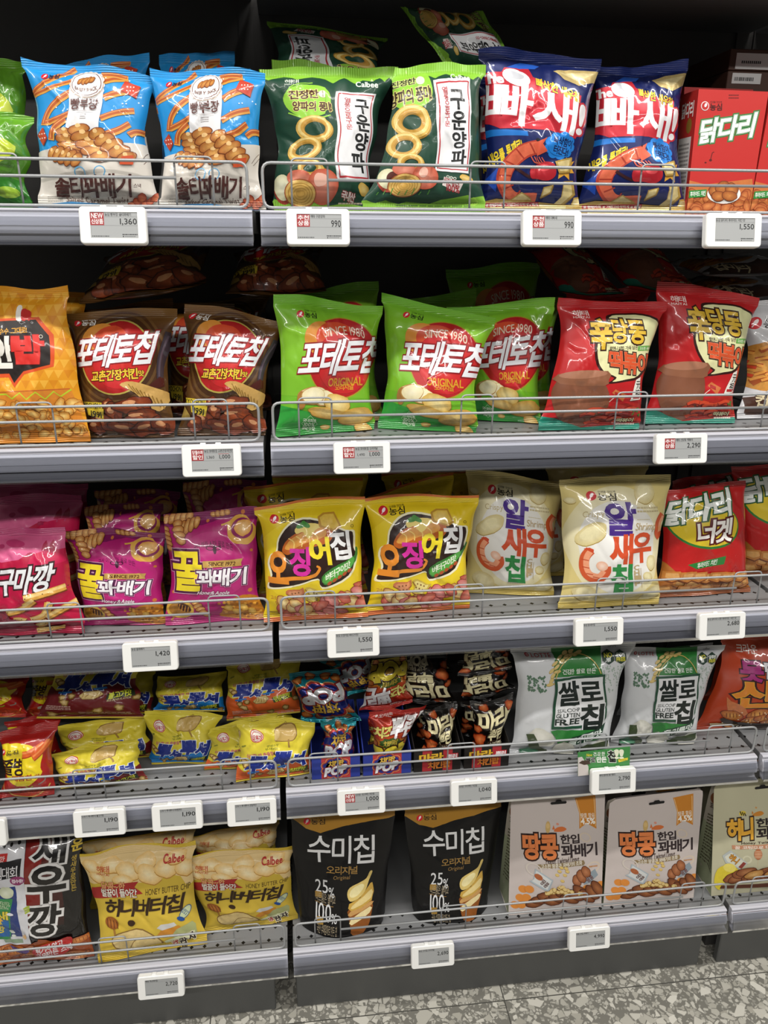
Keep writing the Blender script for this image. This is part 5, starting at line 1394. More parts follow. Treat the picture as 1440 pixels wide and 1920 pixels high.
A.poly([(430, 1440), (500, 1410), (700, 1500), (1300, 1560), (1740, 1500), (1740, 1720), (600, 1700), (520, 1600)], '2a1a14', 2); A.poly([(290, 1540), (400, 1525), (690, 1560), (640, 1640), (300, 1590)], 'c8b48a')
lump(A, 580, 1640, 60, 40, 10, 'b8622a*.6', 'dca060*.6', seed=2)
for k in range(3): A.stroke([(640 + k * 60, 1660), (700 + k * 40, 1610)], 16, 'e8e0d0', 0)
scatter(A, 18, 450, 1280, 1400, 1560, lambda x, y, R, i: A.ell(x, y, 12, 10, 'f0e0c0', n=7), 3)
K_ORANGE = Kind(A, 'orange twist snack packs', rough=.2, coat=.45, waist=.08)

# ================================================================== BOTTOM TIER
# --- black prawn snack with a white promotion panel
A = Art([(-420, 150), (985, 95), (1185, 1800), (-270, 1900)], '0e0a09', 32, 46, 2, back='0c0a0a')
A.grad([(320, 100), (560, 90), (600, 1250), (430, 1300)], '8e1c16', '6e1612'); A.grad([(540, 90), (760, 90), (860, 1250), (590, 1250)], '5e1410', '2a1410')
A.text('운', 885, 205, 1000, 345, 'd8b83a', .05)
A.vtext('생새우로만든', 905, 390, 960, 840, 'c8a83a', .02, lean=20)
for st, x0, y0, x1, y1 in (('새', 450, 150, 810, 450), ('우', 425, 490, 845, 920), ('깡', 430, 960, 800, 1370)): A.text(st, x0, y0, x1, y1, '14100e', .05, out=((.16, 'b8b4b0'), (.14, 'e2e0de')))
A.poly([(-420, 200), (325, 215), (470, 1530), (-420, 1640)], 'd6d6da')
for k in range(4): A.ell(10 + k * 84, 290 - k * 17, 17, 18, '1e1a1a', n=12)
A.poly([(-300, 390), (155, 330), (160, 420), (-300, 490)], 'c02a26'); A.text('새우깡', -120, 375, 130, 455, 'e8d8d6', .01, tilt=-36)
A.poly([(-300, 500), (310, 380), (325, 570), (-300, 690)], '1c1a1c'); A.text('사생그림대회', -300, 488, 292, 622, 'e4e2e4', .01, tilt=-70)
A.poly([(-300, 760), (250, 690), (330, 1400), (-300, 1500)], '1c3478'); A.poly([(-300, 880), (215, 850), (170, 1470), (-300, 1500)], '2f8a4c'); A.poly([(-300, 1150), (175, 1130), (160, 1430), (-300, 1450)], '1c62a4')
A.ell(140, 770, 90, 80, 'c9cfae', 0, 22, 'e2e6d2'); A.text('새', 10, 1030, 165, 1150, 'e8d23a', .05, out=((.1, '2a5a2c'),)); star(A, 60, 1160, 50, 24, 5, 'ecb030', 17); A.text('우', 20, 1190, 90, 1240, 'e8d23a', .05); A.text('깡', 0, 1260, 100, 1370, 'e8d23a', .05)
A.text('매운', 0, 900, 180, 990, '2a7a3c', .04, out=((.1, 'dfe8c8'),)); A.ell(200, 1060, 40, 22, 'e8e8f0', 10, 14)
for x, y in ((205, 1350), (215, 1405), (190, 1330)): A.ell(x, y, 30, 20, 'dfe4da', n=14)
A.poly([(80, 1480), (330, 1440), (340, 1500), (100, 1530)], '8aa084'); star(A, 370, 1400, 50, 26, 7, 'e8b878')
for k in range(3): A.stroke([(370 + k * 8, 980 + k * 34), (440, 950 + k * 30)], 26, 'a8b83a', 0)
A.ell(290, 625, 92, 54, '8e2a64', 0, 26); A.text('접수중!', 220, 605, 360, 650, 'ecdce6', .05)
A.poly([(-300, 1660), (470, 1500), (560, 1420), (700, 1470), (1110, 1500), (1190, 1900), (-300, 1940)], '8e4218*.4', 2)
for k in range(22):
    rr = random.Random(k); x, y = rr.uniform(-200, 1080), rr.uniform(1500, 1800)
    if x < 420: y = max(y, 1640 - (x + 200) * .1)
    lump(A, x, y, 130, 46, -20 + rr.uniform(-25, 25), 'a8541c*.7', 'd8904c*.7', '5e2810', .06, k)
    for j in range(5): A.stroke([(x - 90 + j * 40, y - 24), (x - 80 + j * 40, y + 26)], 7, '8a4418', 0)
A.poly([(500, 1540), (700, 1480), (900, 1410), (960, 1440), (930, 1560), (840, 1690), (500, 1720)], 'b8201e', 2)
A.text('튀기지 않고', 520, 1500, 840, 1596, 'f2ecec', .04, tilt=-120); A.text('구워만든 스낵!', 510, 1586, 950, 1676, 'f2ecec', .04, tilt=-150)
A.poly([(170, 1545), (320, 1580), (430, 1600), (380, 1650), (260, 1640)], '4a2a74', 2)
K_BLACKP = Kind(A, 'black prawn snack packs', rough=.16, coat=.6, waist=.02, wr=1.2)

# --- yellow honey butter chip pack
A = Art([(380, 178), (935, 112), (1000, 597), (468, 745)], 'd0b23e', 36, 44, 3, back='c2a43a')
A.poly([(360, 150), (960, 90), (960, 130), (800, 150), (380, 205)], 'd8b836')
A.poly([(378, 195), (950, 135), (950, 290), (900, 310), (880, 270), (820, 262), (780, 290), (640, 300), (520, 310), (420, 330)], 'e6c98e', 2)
for cx, cy, rx, ry, r, sd in ((450, 240, 50, 34, 20, 1), (560, 230, 60, 34, -10, 2), (640, 250, 62, 40, 10, 3), (720, 215, 56, 40, -30, 4), (740, 260, 60, 40, 20, 5), (820, 230, 50, 44, 0, 6), (610, 290, 50, 24, 0, 7), (900, 230, 44, 40, 30, 8), (480, 290, 44, 24, 20, 9), (860, 180, 50, 30, -20, 10)):
    A.ell(cx, cy + 5, rx, ry, 'bb8838*.4', r, 20, amp=.1, seed=sd); A.ell(cx, cy, rx, ry, 'e8be72*.4', r, 20, 'f7e8bc*.4', .1, sd)
haitai(A, 478, 232, 542, 278, 'c0502a'); A.text('Calbee', 805, 168, 895, 206, 'b8322a', .05, tilt=-10)
A.poly([(452, 350), (560, 318), (690, 290), (672, 318), (708, 350), (600, 375), (455, 408), (450, 380)], 'a82a26', 1)
A.text('달콤~한', 505, 305, 624, 342, 'e0a06a', .05, out=((.09, '6a1412'),), tilt=-8); A.text('벌꿀이 들어간', 505, 335, 680, 378, 'f2ecdc', .03, out=((.1, '6a1412'),), tilt=-16)
A.text('HONEY BUTTER CHIP', 720, 317, 920, 345, '5a4212', .01, tilt=-26); A.text('허니버터칩', 512, 374, 892, 460, '33200e', .045, tilt=-56, shear=12)
A.ell(546, 516, 36, 30, '8e4e1a', 20, 18, 'b4702c')
for k in range(4): A.stroke([(520 + k * 17, 498 + k * 2), (526 + k * 17, 540)], 4, '5e3210', 0)
A.stroke([(556, 548), (562, 600)], 12, 'a87a34', 0); A.ell(646, 502, 18, 16, '3a2410', n=14)
A.poly([(540, 610), (570, 570), (640, 540), (700, 530), (780, 575), (796, 610), (740, 630), (640, 665), (560, 650)], '8a6a34', 2); A.poly([(546, 608), (576, 574), (640, 546), (700, 538), (772, 578), (786, 606), (736, 624), (640, 656), (566, 644)], 'd8bf82*.5', 2); A.stroke([(640, 640), (660, 600), (700, 575), (760, 580)], 4, '8a6a34', 4)
A.poly([(770, 520), (790, 500), (850, 486), (862, 500), (800, 530)], 'c9c8c4'); A.poly([(790, 530), (870, 500), (890, 520), (800, 570), (770, 560)], 'c8862e')
A.poly([(860, 520), (930, 486), (945, 500), (950, 540), (880, 570), (835, 560)], 'a8ac74'); A.poly([(800, 590), (850, 565), (940, 530), (945, 570), (870, 590), (810, 612)], 'd8dcb0')
A.ell(900, 440, 18, 40, '3a5a86', 35, 20); A.ell(900, 440, 15, 36, 'c9d4a8', 35, 20); A.ell(880, 470, 18, 10, '1f4a8e', 20, 14); A.text('프랑', 888, 425, 912, 452, '3a5a86', .02, rot=-50)
for st, x, y, s, c in (('생', 852, 600, 28, 'b83a3a'), ('감', 890, 588, 36, '2a1a10'), ('자', 926, 560, 36, '2a1a10')): A.text(st, x - s * .5, y - s * .6, x + s * .5, y + s * .6, c, .05, out=((.16, 'eee6cc'),), rot=-20)
A.text('100%', 870, 618, 920, 645, '2a1a10', .04, rot=-25)
A.poly([(468, 720), (640, 690), (640, 740), (468, 770)], 'd2b02c')
K_BUTTER = Kind(A, 'yellow honey butter chip packs', rough=.42, coat=.08, waist=.06, T=.034, bump=.15)

# --- black stand-up chip pouch with a gold top
A = Art([(133, 138), (720, 128), (655, 775), (190, 768)], '111010', 34, 44, 2, back='0e0d0d')
A.poly([(120, 100), (760, 90), (760, 165), (680, 195), (420, 250), (300, 285), (220, 262), (150, 205), (120, 190)], 'a87a2a')
A.poly([(120, 100), (760, 90), (760, 135), (120, 165)], 'b4862e')
seedlogo(A, 225, 220, 19, '2a1c0a', 74, True)
A.text('수', 240, 302, 362, 445, 'e6e6e6', .015); A.text('미', 372, 304, 470, 448, 'e6e6e6', .015); A.text('칩', 486, 300, 600, 452, 'e6e6e6', .015)
A.text('오리지널', 336, 464, 510, 504, 'b08a4c', .015); A.text('Original', 372, 510, 468, 534, '9a7a48', .01, shear=5)
A.text('25', 272, 534, 342, 596, 'dedede', .005); A.text('%', 346, 568, 376, 616, 'dedede', .01); A.rect(272, 592, 308, 618, 'a07c34'); A.text('나트륨은 줄이고', 276, 598, 382, 640, 'a89a80', .005, tilt=8)
A.stroke([(272, 635), (330, 648), (372, 652)], 3, '8a6a3a', 0)
A.text('100', 275, 640, 360, 712, 'dedede', .005, tilt=4); A.text('%', 362, 680, 392, 716, 'dedede', .01); A.rect(284, 694, 318, 722, 'a07c34'); A.text('국산 수미감자로 만든 칩', 284, 722, 392, 756, 'a89a80', .005, tilt=6)
A.poly([(455, 690), (460, 660), (585, 640), (580, 700), (555, 750), (510, 775), (470, 750)], '8e5220*.5', 2); A.poly([(468, 700), (575, 665), (572, 690), (470, 722)], 'e8d6a0*.3', 2); A.poly([(465, 672), (580, 645), (584, 660), (465, 690)], 'c99a5c*.4', 2)
A.poly([(460, 640), (520, 620), (580, 560), (594, 570), (585, 640), (470, 670)], 'c9a24a*.4', 2); A.poly([(475, 650), (540, 615), (585, 590), (582, 630), (480, 662)], 'e6d08e*.3', 2)
A.poly([(450, 600), (465, 570), (520, 548), (560, 530), (580, 497), (594, 500), (572, 545), (550, 590), (510, 622), (465, 630)], 'dcc274*.3', 3); A.poly([(462, 600), (480, 575), (530, 555), (545, 570), (510, 605), (475, 615)], 'efe2a8*.3', 3)
K_GOLD = Kind(A, 'black stand-up pouches with a gold top', 'stand_up_pouch', 'snack pouch', T=.036, Tb=.034, rough=.3, coat=.15, spec=.25, style='pouch', wr=.6, wave=.004)


# --- flat-bottom donut pouches
A = Art([(648, 84), (1118, 18), (1064, 602), (612, 664)], 'c8bdb8', 26, 34, 1, back='b8aeaa')
A.poly([(962, 70), (1066, 48), (1060, 212), (1012, 184), (972, 212), (978, 140)], 'c9822e'); A.stroke([(968, 74), (982, 140), (980, 200)], 3, 'e8c48a', 0); A.stroke([(1058, 60), (1056, 200)], 3, 'e8c48a', 0)
A.text('땅콩 함유', 984, 136, 1054, 160, 'f2ead8', .02, tilt=-4); A.text('4.5%', 982, 160, 1054, 188, 'f6f0e4', .05, tilt=-4)
A.text('땅콩', 696, 250, 858, 366, 'e0824a', .06, out=((.17, '33221e'), (.065, 'e0824a')), tilt=-14)
A.text('한입', 875, 240, 968, 282, '33282a', .05, tilt=-6); A.text('꽈배기', 876, 284, 1056, 346, '33282a', .05, tilt=-12)
A.text('Peanut Twisted Donut', 798, 350, 962, 382, '4a3830', .03, tilt=-18)
A.poly([(758, 394), (984, 362), (990, 376), (984, 388), (762, 414)], '8e7a58'); A.text('고소한 땅콩과 꽈배기의 조화', 774, 378, 976, 400, 'efe9dc', .02, tilt=-28)
A.ell(818, 212, 12, 28, 'c9a86a', 8, 16); A.ell(818, 206, 9, 12, 'd8b87c', 8, 14); A.poly([(845, 228), (862, 210), (890, 204), (908, 214), (890, 226), (860, 230)], 'd2713a', 3); A.ell(866, 194, 7, 6, 'd89078', n=10); A.poly([(838, 222), (846, 200), (852, 220)], 'd2713a')
A.ring(1000, 252, 30, 22, .25, 'd3c3b0', 20); A.ring(740, 420, 40, 30, .2, 'd2c8be', 20); A.ring(1030, 400, 40, 26, .25, 'd3c3b0', -20)
for x, y in ((850, 440), (872, 402), (895, 405), (862, 420), (888, 440), (875, 470), (900, 420)): A.ell(x, y, 11, 8, 'a8823c', 20, 12); A.ell(x, y - 1, 10, 7, 'd8bc72', 20, 12)
A.poly([(735, 470), (745, 415), (830, 465), (805, 530), (715, 480)], 'a9b4ba'); A.poly([(740, 466), (750, 424), (822, 468), (800, 516), (726, 478)], 'd0d2d0'); A.ell(760, 455, 22, 14, 'a8603a*.5', 30, 14); A.text('땅콩', 770, 470, 806, 500, '5a3a34', .04, rot=40)
A.poly([(990, 440), (1040, 408), (1055, 440), (1010, 480), (980, 490)], '8e9aa2'); A.text('땅콩', 992, 445, 1030, 470, '6a3a34', .04, rot=-40)
for q in (((935, 480), (1005, 410), 60, 3),): twist(A, *q[0], *q[1], q[2], q[3], '8e5432*.6', 'b97a52*.6', '5a2c18')
micro(A, 1010, 388, 1056, 402, 'c08a5a', 1)
for x, y in ((700, 525), (685, 570), (710, 595), (660, 610), (1010, 508), (1040, 530), (1050, 495)): A.ell(x - 15, y, 22, 19, 'd98a3c', 0, 16); A.ell(x + 15, y - 4, 22, 19, 'd98a3c', 0, 16)
for k in range(12): lump(A, 740 + k * 28, 590 - k * 5 - (k % 3) * 14, 44, 22, -20 + k * 7, '6e3c22*.6', 'a4683e*.6', '432010', seed=k)
for k in range(30):
    rr = random.Random(k); x = rr.gauss(868, 40); y = 540 - max(0, 50 - abs(x - 868) * .8) * rr.random() - 8
    A.ell(x, y, 13, 9, 'a4803c', rr.uniform(0, 180), 12); A.ell(x, y - 1, 11, 8, 'dec384', rr.uniform(0, 180), 12)
A.poly([(612, 640), (1064, 580), (1066, 604), (610, 668)], 'cfc4be')
K_PEANUT_ART = A.cut()

A = Art([(265, 195), (1500, 60), (1390, 1560), (225, 1735)], 'bdb99c', 26, 34, 1, back='a8a488')
A.ell(615, 580, 46, 30, 'dcc34a', -25, 18)
for k in range(3): A.stroke([(585 + k * 26, 555 + k * 8), (605 + k * 26, 606 + k * 3)], 13, '2a2018', 0)
A.poly([(735, 600), (780, 560), (850, 540), (885, 570), (840, 600), (770, 608)], 'c98434', 3); A.ell(790, 500, 14, 12, 'c9955a', n=10); A.poly([(730, 590), (735, 540), (755, 570)], 'c98434')
A.text('허니', 425, 660, 735, 925, 'e6ac3c', .07, out=((.18, '3a2a22'), (.075, 'e6ac3c')), tilt=-50)
A.text('한입', 785, 630, 1110, 740, '2e2626', .05, tilt=-20); A.text('꽈배기', 785, 740, 1330, 890, '2e2626', .05, tilt=-40)
A.text('Honey Twisted Donut', 590, 926, 1230, 966, '4a3a2c', .03, tilt=-60)
A.poly([(475, 1010), (1300, 930), (1310, 990), (480, 1062)], 'c08868'); A.text('꿀 코팅으로 더욱 맛있는', 510, 986, 1260, 1030, 'f4eee0', .02, tilt=-56)
A.ell(805, 1105, 52, 72, 'b0643c', 0, 20, 'c8845a')
for k in range(5): A.stroke([(758, 1065 + k * 22), (852, 1060 + k * 22)], 5, 'efd8b8', 0)
A.stroke([(805, 1180), (803, 1300)], 3, 'c8a884', 0); A.ring(670, 1190, 60, 55, .35, 'd0ccb0')
A.poly([(360, 1170), (460, 1080), (680, 1240), (580, 1330), (400, 1260)], 'b4bab8'); A.poly([(390, 1180), (470, 1110), (650, 1230), (570, 1310), (420, 1240)], 'd4d4c4'); A.text('허니', 440, 1150, 560, 1240, 'c98a2a', .05, out=((.1, '4a2a1c'),), rot=34); A.poly([(560, 1300), (620, 1220), (655, 1240), (600, 1320)], '8a3c34')
A.poly([(260, 1560), (300, 1360), (440, 1280), (560, 1340), (500, 1450), (400, 1520), (330, 1640)], 'd8c43a*.3', 3); A.ell(450, 1320, 80, 60, 'e2d268*.3', 0, 18)
for k in range(16): rr = random.Random(k + 3); lump(A, 500 + k * 56, 1480 - k * 8 - rr.uniform(0, 120), 130, 60, -25 + rr.uniform(-15, 15), '7e4428*.6', 'b07a4e*.6', '4e2814', seed=k)
for k in range(3): lump(A, 760 + k * 260, 1380 - k * 40, 130, 50, -20, 'a87438*.6', 'cda468*.6', '5e3418', seed=k)
A.poly([(330, 1620), (350, 1575), (1400, 1450), (1400, 1520)], '5a3426')
K_HDONUT_ART = A.cut()
A = Art([(0, 0), (40, 0), (40, 120), (0, 120)], 'aaa294', 6, 20, 0)
A.poly([(0, 50), (40, 60), (40, 120), (0, 120)], '9aa083'); A.text('꽈배기', 8, 26, 36, 34, '4a3a30', .04); A.ell(18, 20, 12, 7, '7a4a2c*.5', 0, 18)
micro(A, 6, 40, 36, 100, '55503c', 16, 2)
ART_GUSSET = A.cut()

# ================================================================== what stands on the shelves
def P(*a): return [(a[i], a[i + 1]) for i in range(0, 8, 2)]


def back(kind, px4, tier, label, y0, lean=0.16, zo=0.0, **k):
    """a pack in a row further back: the study shows its top, its foot is carried down to the deck"""
    zd = DECK[tier - 1] + zo
    TL, TR, BR, BL = [on_plane(p[0], p[1], y0, zd, lean) for p in px4]
    def down(t, b):
        d = b - t; f = (zd + 0.0012 - t[2]) / d[2]; return t + d * f
    return pack(kind, None, tier, label, corners=(TL, TR, down(TR, BR), down(TL, BL)), **k)


# --- top tier
back(K_LEAF, P(-70, 106, 50, 116, 62, 388, -60, 388), 1, 'glossy leaf green pack at the left end of the top shelf, taller one behind', .135, wr=2.5)
pack(K_LEAF, P(-85, 205, 64, 222, 60, 389, -80, 389), 1, 'glossy leaf green pack at the left end of the top shelf, front one', y0=.05, lean=.1, wr=2.5)
back(K_TWIST, P(95, 124, 280, 95, 292, 386, 105, 386), 1, 'blue twisted pastry pack standing behind the leftmost blue pack', .128)
back(K_TWIST, P(285, 150, 470, 133, 490, 388, 292, 388), 1, 'blue twisted pastry pack standing behind the second blue pack', .13)
back(K_TWIST, P(298, 100, 440, 100, 445, 388, 305, 388), 1, 'blue twisted pastry pack in the dark at the back of the top shelf', .22)
pack(K_TWIST, P(40.6, 107, 288, 141, 297, 389, 73, 386), 1, 'blue twisted pastry pack in front, beside the leaf green packs', y0=.05, lean=.12)
pack(K_TWIST, P(280.5, 127, 497, 134, 499, 390, 299, 389), 1, 'blue twisted pastry pack in front, beside the green onion ring packs', y0=.048, lean=.1)
back(K_ONION, P(509, 108, 660, 132, 676, 388, 525, 388), 1, 'green onion ring pack standing behind the left green pack', .15)
pack(K_ONION, P(716, 172, 505, 172, 500, 38, 727, 72), 1, 'green onion ring pack lying upside down on top at the back, left one', y0=.235, lean=.35, zoff=.235, stand=False)
pack(K_ONION, P(905, 22, 985, 150, 838, 124, 750, 14), 1, 'green onion ring pack lying slanted on top at the back, right one', y0=.17, lean=.35, zoff=.235, stand=False)
pack(K_ONION_A, P(485.6, 124, 746, 131, 686, 390, 514, 390), 1, 'green onion ring pack in front beside the blue packs', y0=.08, lean=.12)
pack(K_ONION, P(742, 121, 910, 120, 909, 396, 678, 396), 1, 'green onion ring pack in front beside the navy prawn packs', y0=.05, lean=.12)
back(K_PRAWN, P(890, 140, 1075, 118, 1070, 396, 893, 396), 1, 'navy prawn pack standing behind the left navy pack', .15)
pack(K_PRAWN, P(897.5, 88, 1129, 110, 1084, 397, 899, 397), 1, 'navy prawn pack in front beside the green onion ring packs', y0=.065, lean=.14)
pack(K_PRAWN, P(1117, 124, 1288, 115, 1284, 399, 1079, 398), 1, 'navy prawn pack in front beside the red cartons', y0=.09, lean=.14)

M_CARD = film(0.3, 0.0, 0.2, None, 0.05); M_CARDB = plain('red_carton_back', 'a82622', .5)


def carton(px4, y0, depth, label, lean=.03):
    zd = DECK[0]
    C = [on_plane(p[0], p[1], y0, zd, lean) for p in px4]
    for a, b in ((1, 2), (0, 3)):
        d = C[b] - C[a]; C[b] = C[a] + d * ((zd + .001 - C[a][2]) / d[2])
    o = (C[2] + C[3]) / 2; D = np.array([0.0, depth, 0.0])
    bm = bmesh.new(); f = [bm.verts.new(c - o) for c in C]; g = [bm.verts.new(c + D - o) for c in C]
    for q in ((f[0], f[1], g[1], g[0]), (f[1], f[2], g[2], g[1]), (g[0], g[1], g[2], g[3]), (f[2], f[3], g[3], g[2]), (f[0], g[0], g[3], f[3]), (f[0], f[3], f[2], f[1])): bm.faces.new(q)
    bmesh.ops.recalc_face_normals(bm, faces=bm.faces)
    r = from_bm('snack_carton', bm, M_CARDB, None, tuple(o)); tag(r, label, 'snack carton', 'red chicken snack cartons')
    n = np.array([0, -.0004, 0])
    flat_art('front_panel', ART_CARTON, [c + n for c in C], M_CARD, r, o)
    m = np.array([-.0004, 0, 0])
    flat_art('side_panel', ART_CARTON_SIDE, [C[0] + D + m, C[0] + m, C[3] + m, C[3] + D + m], M_CARD, r, o)
    return r


carton(P(1310, 167, 1441, 172, 1404, 402, 1286, 402), .085, .055, 'red chicken snack carton in front beside the navy packs')
carton(P(1447, 172, 1575, 178, 1530, 402, 1404.5, 402), .085, .055, 'red chicken snack carton at the right edge of the top shelf')
carton(P(1283, 163, 1412, 168, 1390, 402, 1275, 402), .15, .055, 'red chicken snack carton standing behind the front red carton')
M_BROWN = plain('dark_brown_card', '4a2e22', .6); M_LAB = plain('white_label', 'd8d8d6', .5); M_INK = plain('black_ink', '16161a', .6)
za = on_plane(1400, 133, .21, 0, 0)[2]; zb = on_plane(1400, 92, .21, 0, 0)[2]; xa = on_plane(1366, 130, .21, 0, 0)[0]
for z0, z1, lx0, lx1, ly0, ly1, bars, lb in ((DECK[0] + .001, za - .0005, 1374, 1425, 136, 158, True, 'dark brown box with a barcode label at the back of the top shelf'), (za + .0005, zb, 1382, 1452, 99, 132, False, 'dark brown box with a plain white label, upper one of the pair')):
    o = np.array([xa + .09, .29, z0]); bm = bmesh.new(); add_box(bm, -.09, .09, -.08, .06, 0, z1 - z0, .001, 1)
    r = from_bm('cardboard_box', bm, M_BROWN, None, tuple(o)); tag(r, lb, 'box', 'dark boxes at the back of the top shelf')
    p0 = on_plane(lx0, ly0, .2095, 0, 0) - o; p1 = on_plane(lx1, ly1, .2095, 0, 0) - o
    x0, x1, zt, zbm = p0[0], min(p1[0], .088), min(p0[2], z1 - z0 - .003), max(p1[2], .002)
    bm = bmesh.new(); add_box(bm, x0, x1, -.0808, -.0801, zbm, zt); lab = from_bm('label', bm, M_LAB, r)
    bm = bmesh.new(); R = random.Random(3); x = x0 + .004
    if bars:
        while x < x0 + (x1 - x0) * .75: w = R.uniform(.0004, .0016); add_box(bm, x, x + w, -.0811, -.0809, zbm + .004, zt - .006); x += w + R.uniform(.0006, .0016)
    else:
        for k in range(10): add_box(bm, x0 + .01 + k * .0035, x0 + .012 + k * .0035, -.0811, -.0809, zbm + .008, zbm + .012)
    from_bm('barcode', bm, M_INK, lab)

# --- second tier
back(K_CORN, P(-30, 556, 157, 545, 188, 820, -20, 820), 2, 'orange corn snack pack standing behind the front orange pack', .118)
pack(K_CORN, P(-58, 541, 126, 537, 171, 832, -40, 838), 2, 'orange corn snack pack in front at the left end of the second shelf', lean=.16)
back(K_CHIPB, P(140, 580, 325, 562, 322, 800, 165, 800), 2, 'brown potato chip pack standing behind the left brown pack', .145)
back(K_CHIPB, P(284, 560, 440, 574, 430, 800, 318, 800), 2, 'brown potato chip pack wedged behind, between the two front brown packs', .17)
back(K_CHIPB, P(352, 572, 504, 544, 512, 800, 368, 800), 2, 'brown potato chip pack standing behind the right brown pack', .23)
lying(K_CHIPB, (148, 568), (386, 532), 2, 'brown potato chip pack lying on top of the left brown packs', .09, .2, 18, .02)
lying(K_CHIPB, (423, 554), (612, 546), 2, 'brown potato chip pack lying on top of the right brown packs', .11, .2, 18, .02)
pack(K_CHIPB, P(117, 584, 333, 580, 327, 832, 157, 831), 2, 'brown potato chip pack in front beside the orange corn pack', lean=.16, dy=.02)
pack(K_CHIPB, P(347, 567, 530, 600, 498, 833, 334, 831), 2, 'brown potato chip pack in front beside the green potato chip packs', lean=.16, T=.03, dy=.02)
back(K_CHIPG, P(560, 548, 710, 526, 718, 790, 560, 790), 2, 'green potato chip pack standing behind the leftmost green chip pack', .13)
back(K_CHIPG, P(733, 562, 893, 541, 890, 790, 742, 790), 2, 'green potato chip pack standing behind the middle green chip pack', .16)
back(K_CHIPG, P(884, 574, 1053, 560, 1032, 790, 892, 790), 2, 'green potato chip pack standing behind the rightmost green chip pack', .175)
back(K_CHIPG, P(836, 504, 1014, 491, 1012, 745, 852, 745), 2, 'green potato chip pack rising highest at the back of the second shelf', .26)
pack(K_CHIPG, P(512, 550, 717, 574, 701, 803, 517, 826), 2, 'green potato chip pack in front beside the brown chip packs', lean=.16, T=.03)
pack(K_CHIPG, P(837, 575, 1041, 560, 1012, 806, 872, 792), 2, 'green potato chip pack in front beside the red rice cake packs', lean=.16, dy=.03)
pack(K_CHIPG, P(716, 548, 930, 594, 892, 817, 708, 800), 2, 'green potato chip pack in front, middle of three, with a drooping right corner', lean=.17, seed=5)
back(K_TTEOK, P(1064, 548, 1219, 538, 1195, 780, 1050, 780), 2, 'red rice cake pack standing behind the left red pack', .135)
lying(K_TTEOK, (1050, 549), (1170, 554), 2, 'red rice cake pack lying on top at the back, left one', .13, .2, 20, -.03)
lying(K_TTEOK, (1176, 538), (1322, 548), 2, 'red rice cake pack lying on top at the back, right one', .125, .2, 20, -.1)
pack(K_TTEOK, P(1047, 556, 1252, 568, 1196, 809, 1008, 809), 2, 'red rice cake pack in front beside the green potato chip packs', lean=.16)
pack(K_TTEOK, P(1231, 527, 1424, 556, 1375, 807, 1207, 808), 2, 'red rice cake pack in front beside the white noodle packs', lean=.16, dy=.03)
pack(K_NOODLE, P(1392, 566, 1590, 560, 1570, 800, 1379, 803), 2, 'white noodle snack pack standing at the right edge of the second shelf', lean=.16, dy=.055)
lying(K_NOODLE, (1330, 562), (1520, 556), 2, 'white noodle snack pack lying on the pile, lower one', .14, .19, 8, T=.017, Tb=.014)
lying(K_NOODLE, (1322, 518), (1516, 508), 2, 'white noodle snack pack lying on the pile, topmost one', .15, .19, 6, T=.017, Tb=.014)

# --- third tier
back(K_SWEET, P(-60, 900, 166, 905, 165, 1150, -60, 1150), 3, 'pink sweet potato pack in the dark, rearmost of the three pink packs', .24)
back(K_SWEET, P(-42, 932, 153, 926, 166, 1160, -34, 1160), 3, 'pink sweet potato pack standing behind the front pink pack', .135)
pack(K_SWEET, P(-42, 987, 122, 988, 161, 1199, -37, 1201), 3, 'pink sweet potato pack in front at the left end of the third shelf', lean=.18)
back(K_HONEY, P(157, 950, 306, 944, 312, 1160, 170, 1160), 3, 'magenta honey twist pack standing behind the left magenta pack', .125)
back(K_HONEY, P(177, 916, 338, 920, 335, 1150, 190, 1150), 3, 'magenta honey twist pack in the dark at the back, left one', .2)
back(K_HONEY, P(342, 902, 500, 898, 490, 1150, 350, 1150), 3, 'magenta honey twist pack in the dark at the back, right one', .17)
pack(K_HONEY, P(121, 992, 310, 996, 313, 1184, 158, 1185), 3, 'magenta honey twist pack in front beside the pink packs', lean=.18, dy=.02)
pack(K_HONEY, P(307, 961, 482, 953, 497, 1167, 311, 1181), 3, 'magenta honey twist pack in front beside the yellow squid packs', lean=.18, dy=.012)
back(K_SQUID, P(456, 910, 680, 896, 690, 1140, 490, 1150), 3, 'yellow squid pack standing behind the left yellow pack', .13)
back(K_SQUID, P(690, 930, 850, 884, 870, 1130, 700, 1140), 3, 'yellow squid pack standing behind the right yellow pack', .14)
back(K_SQUID, P(510, 888, 690, 886, 690, 1130, 520, 1130), 3, 'yellow squid pack at the very back, behind the left yellow packs', .215)
back(K_SQUID, P(715, 886, 885, 880, 880, 1120, 720, 1120), 3, 'yellow squid pack at the very back, behind the right yellow packs', .22)
pack(K_SQUID, P(476, 948, 684, 929, 690, 1156, 495, 1167), 3, 'yellow squid pack in front beside the magenta packs', lean=.18)
pack(K_SQUID, P(682, 931, 899, 926, 880, 1140, 689, 1155), 3, 'yellow squid pack in front beside the cream prawn chip packs', lean=.18)
back(K_CREAM, P(1022, 872, 1215, 872, 1195, 1090, 1020, 1090), 3, 'cream prawn chip pack at the back, behind the right cream pack', .2)
back(K_CREAM, P(898, 892, 1068, 904, 1058, 1100, 880, 1092), 3, 'cream prawn chip pack squeezed behind the left cream pack', .165)
pack(K_CREAM, P(874, 878, 1056, 906, 1038, 1121, 866, 1110), 3, 'cream prawn chip pack set further back beside the yellow squid packs', lean=.18)
pack(K_CREAM, P(1047, 896, 1261, 892, 1234, 1140, 1046, 1149), 3, 'cream prawn chip pack in front beside the red nugget pack', lean=.18)
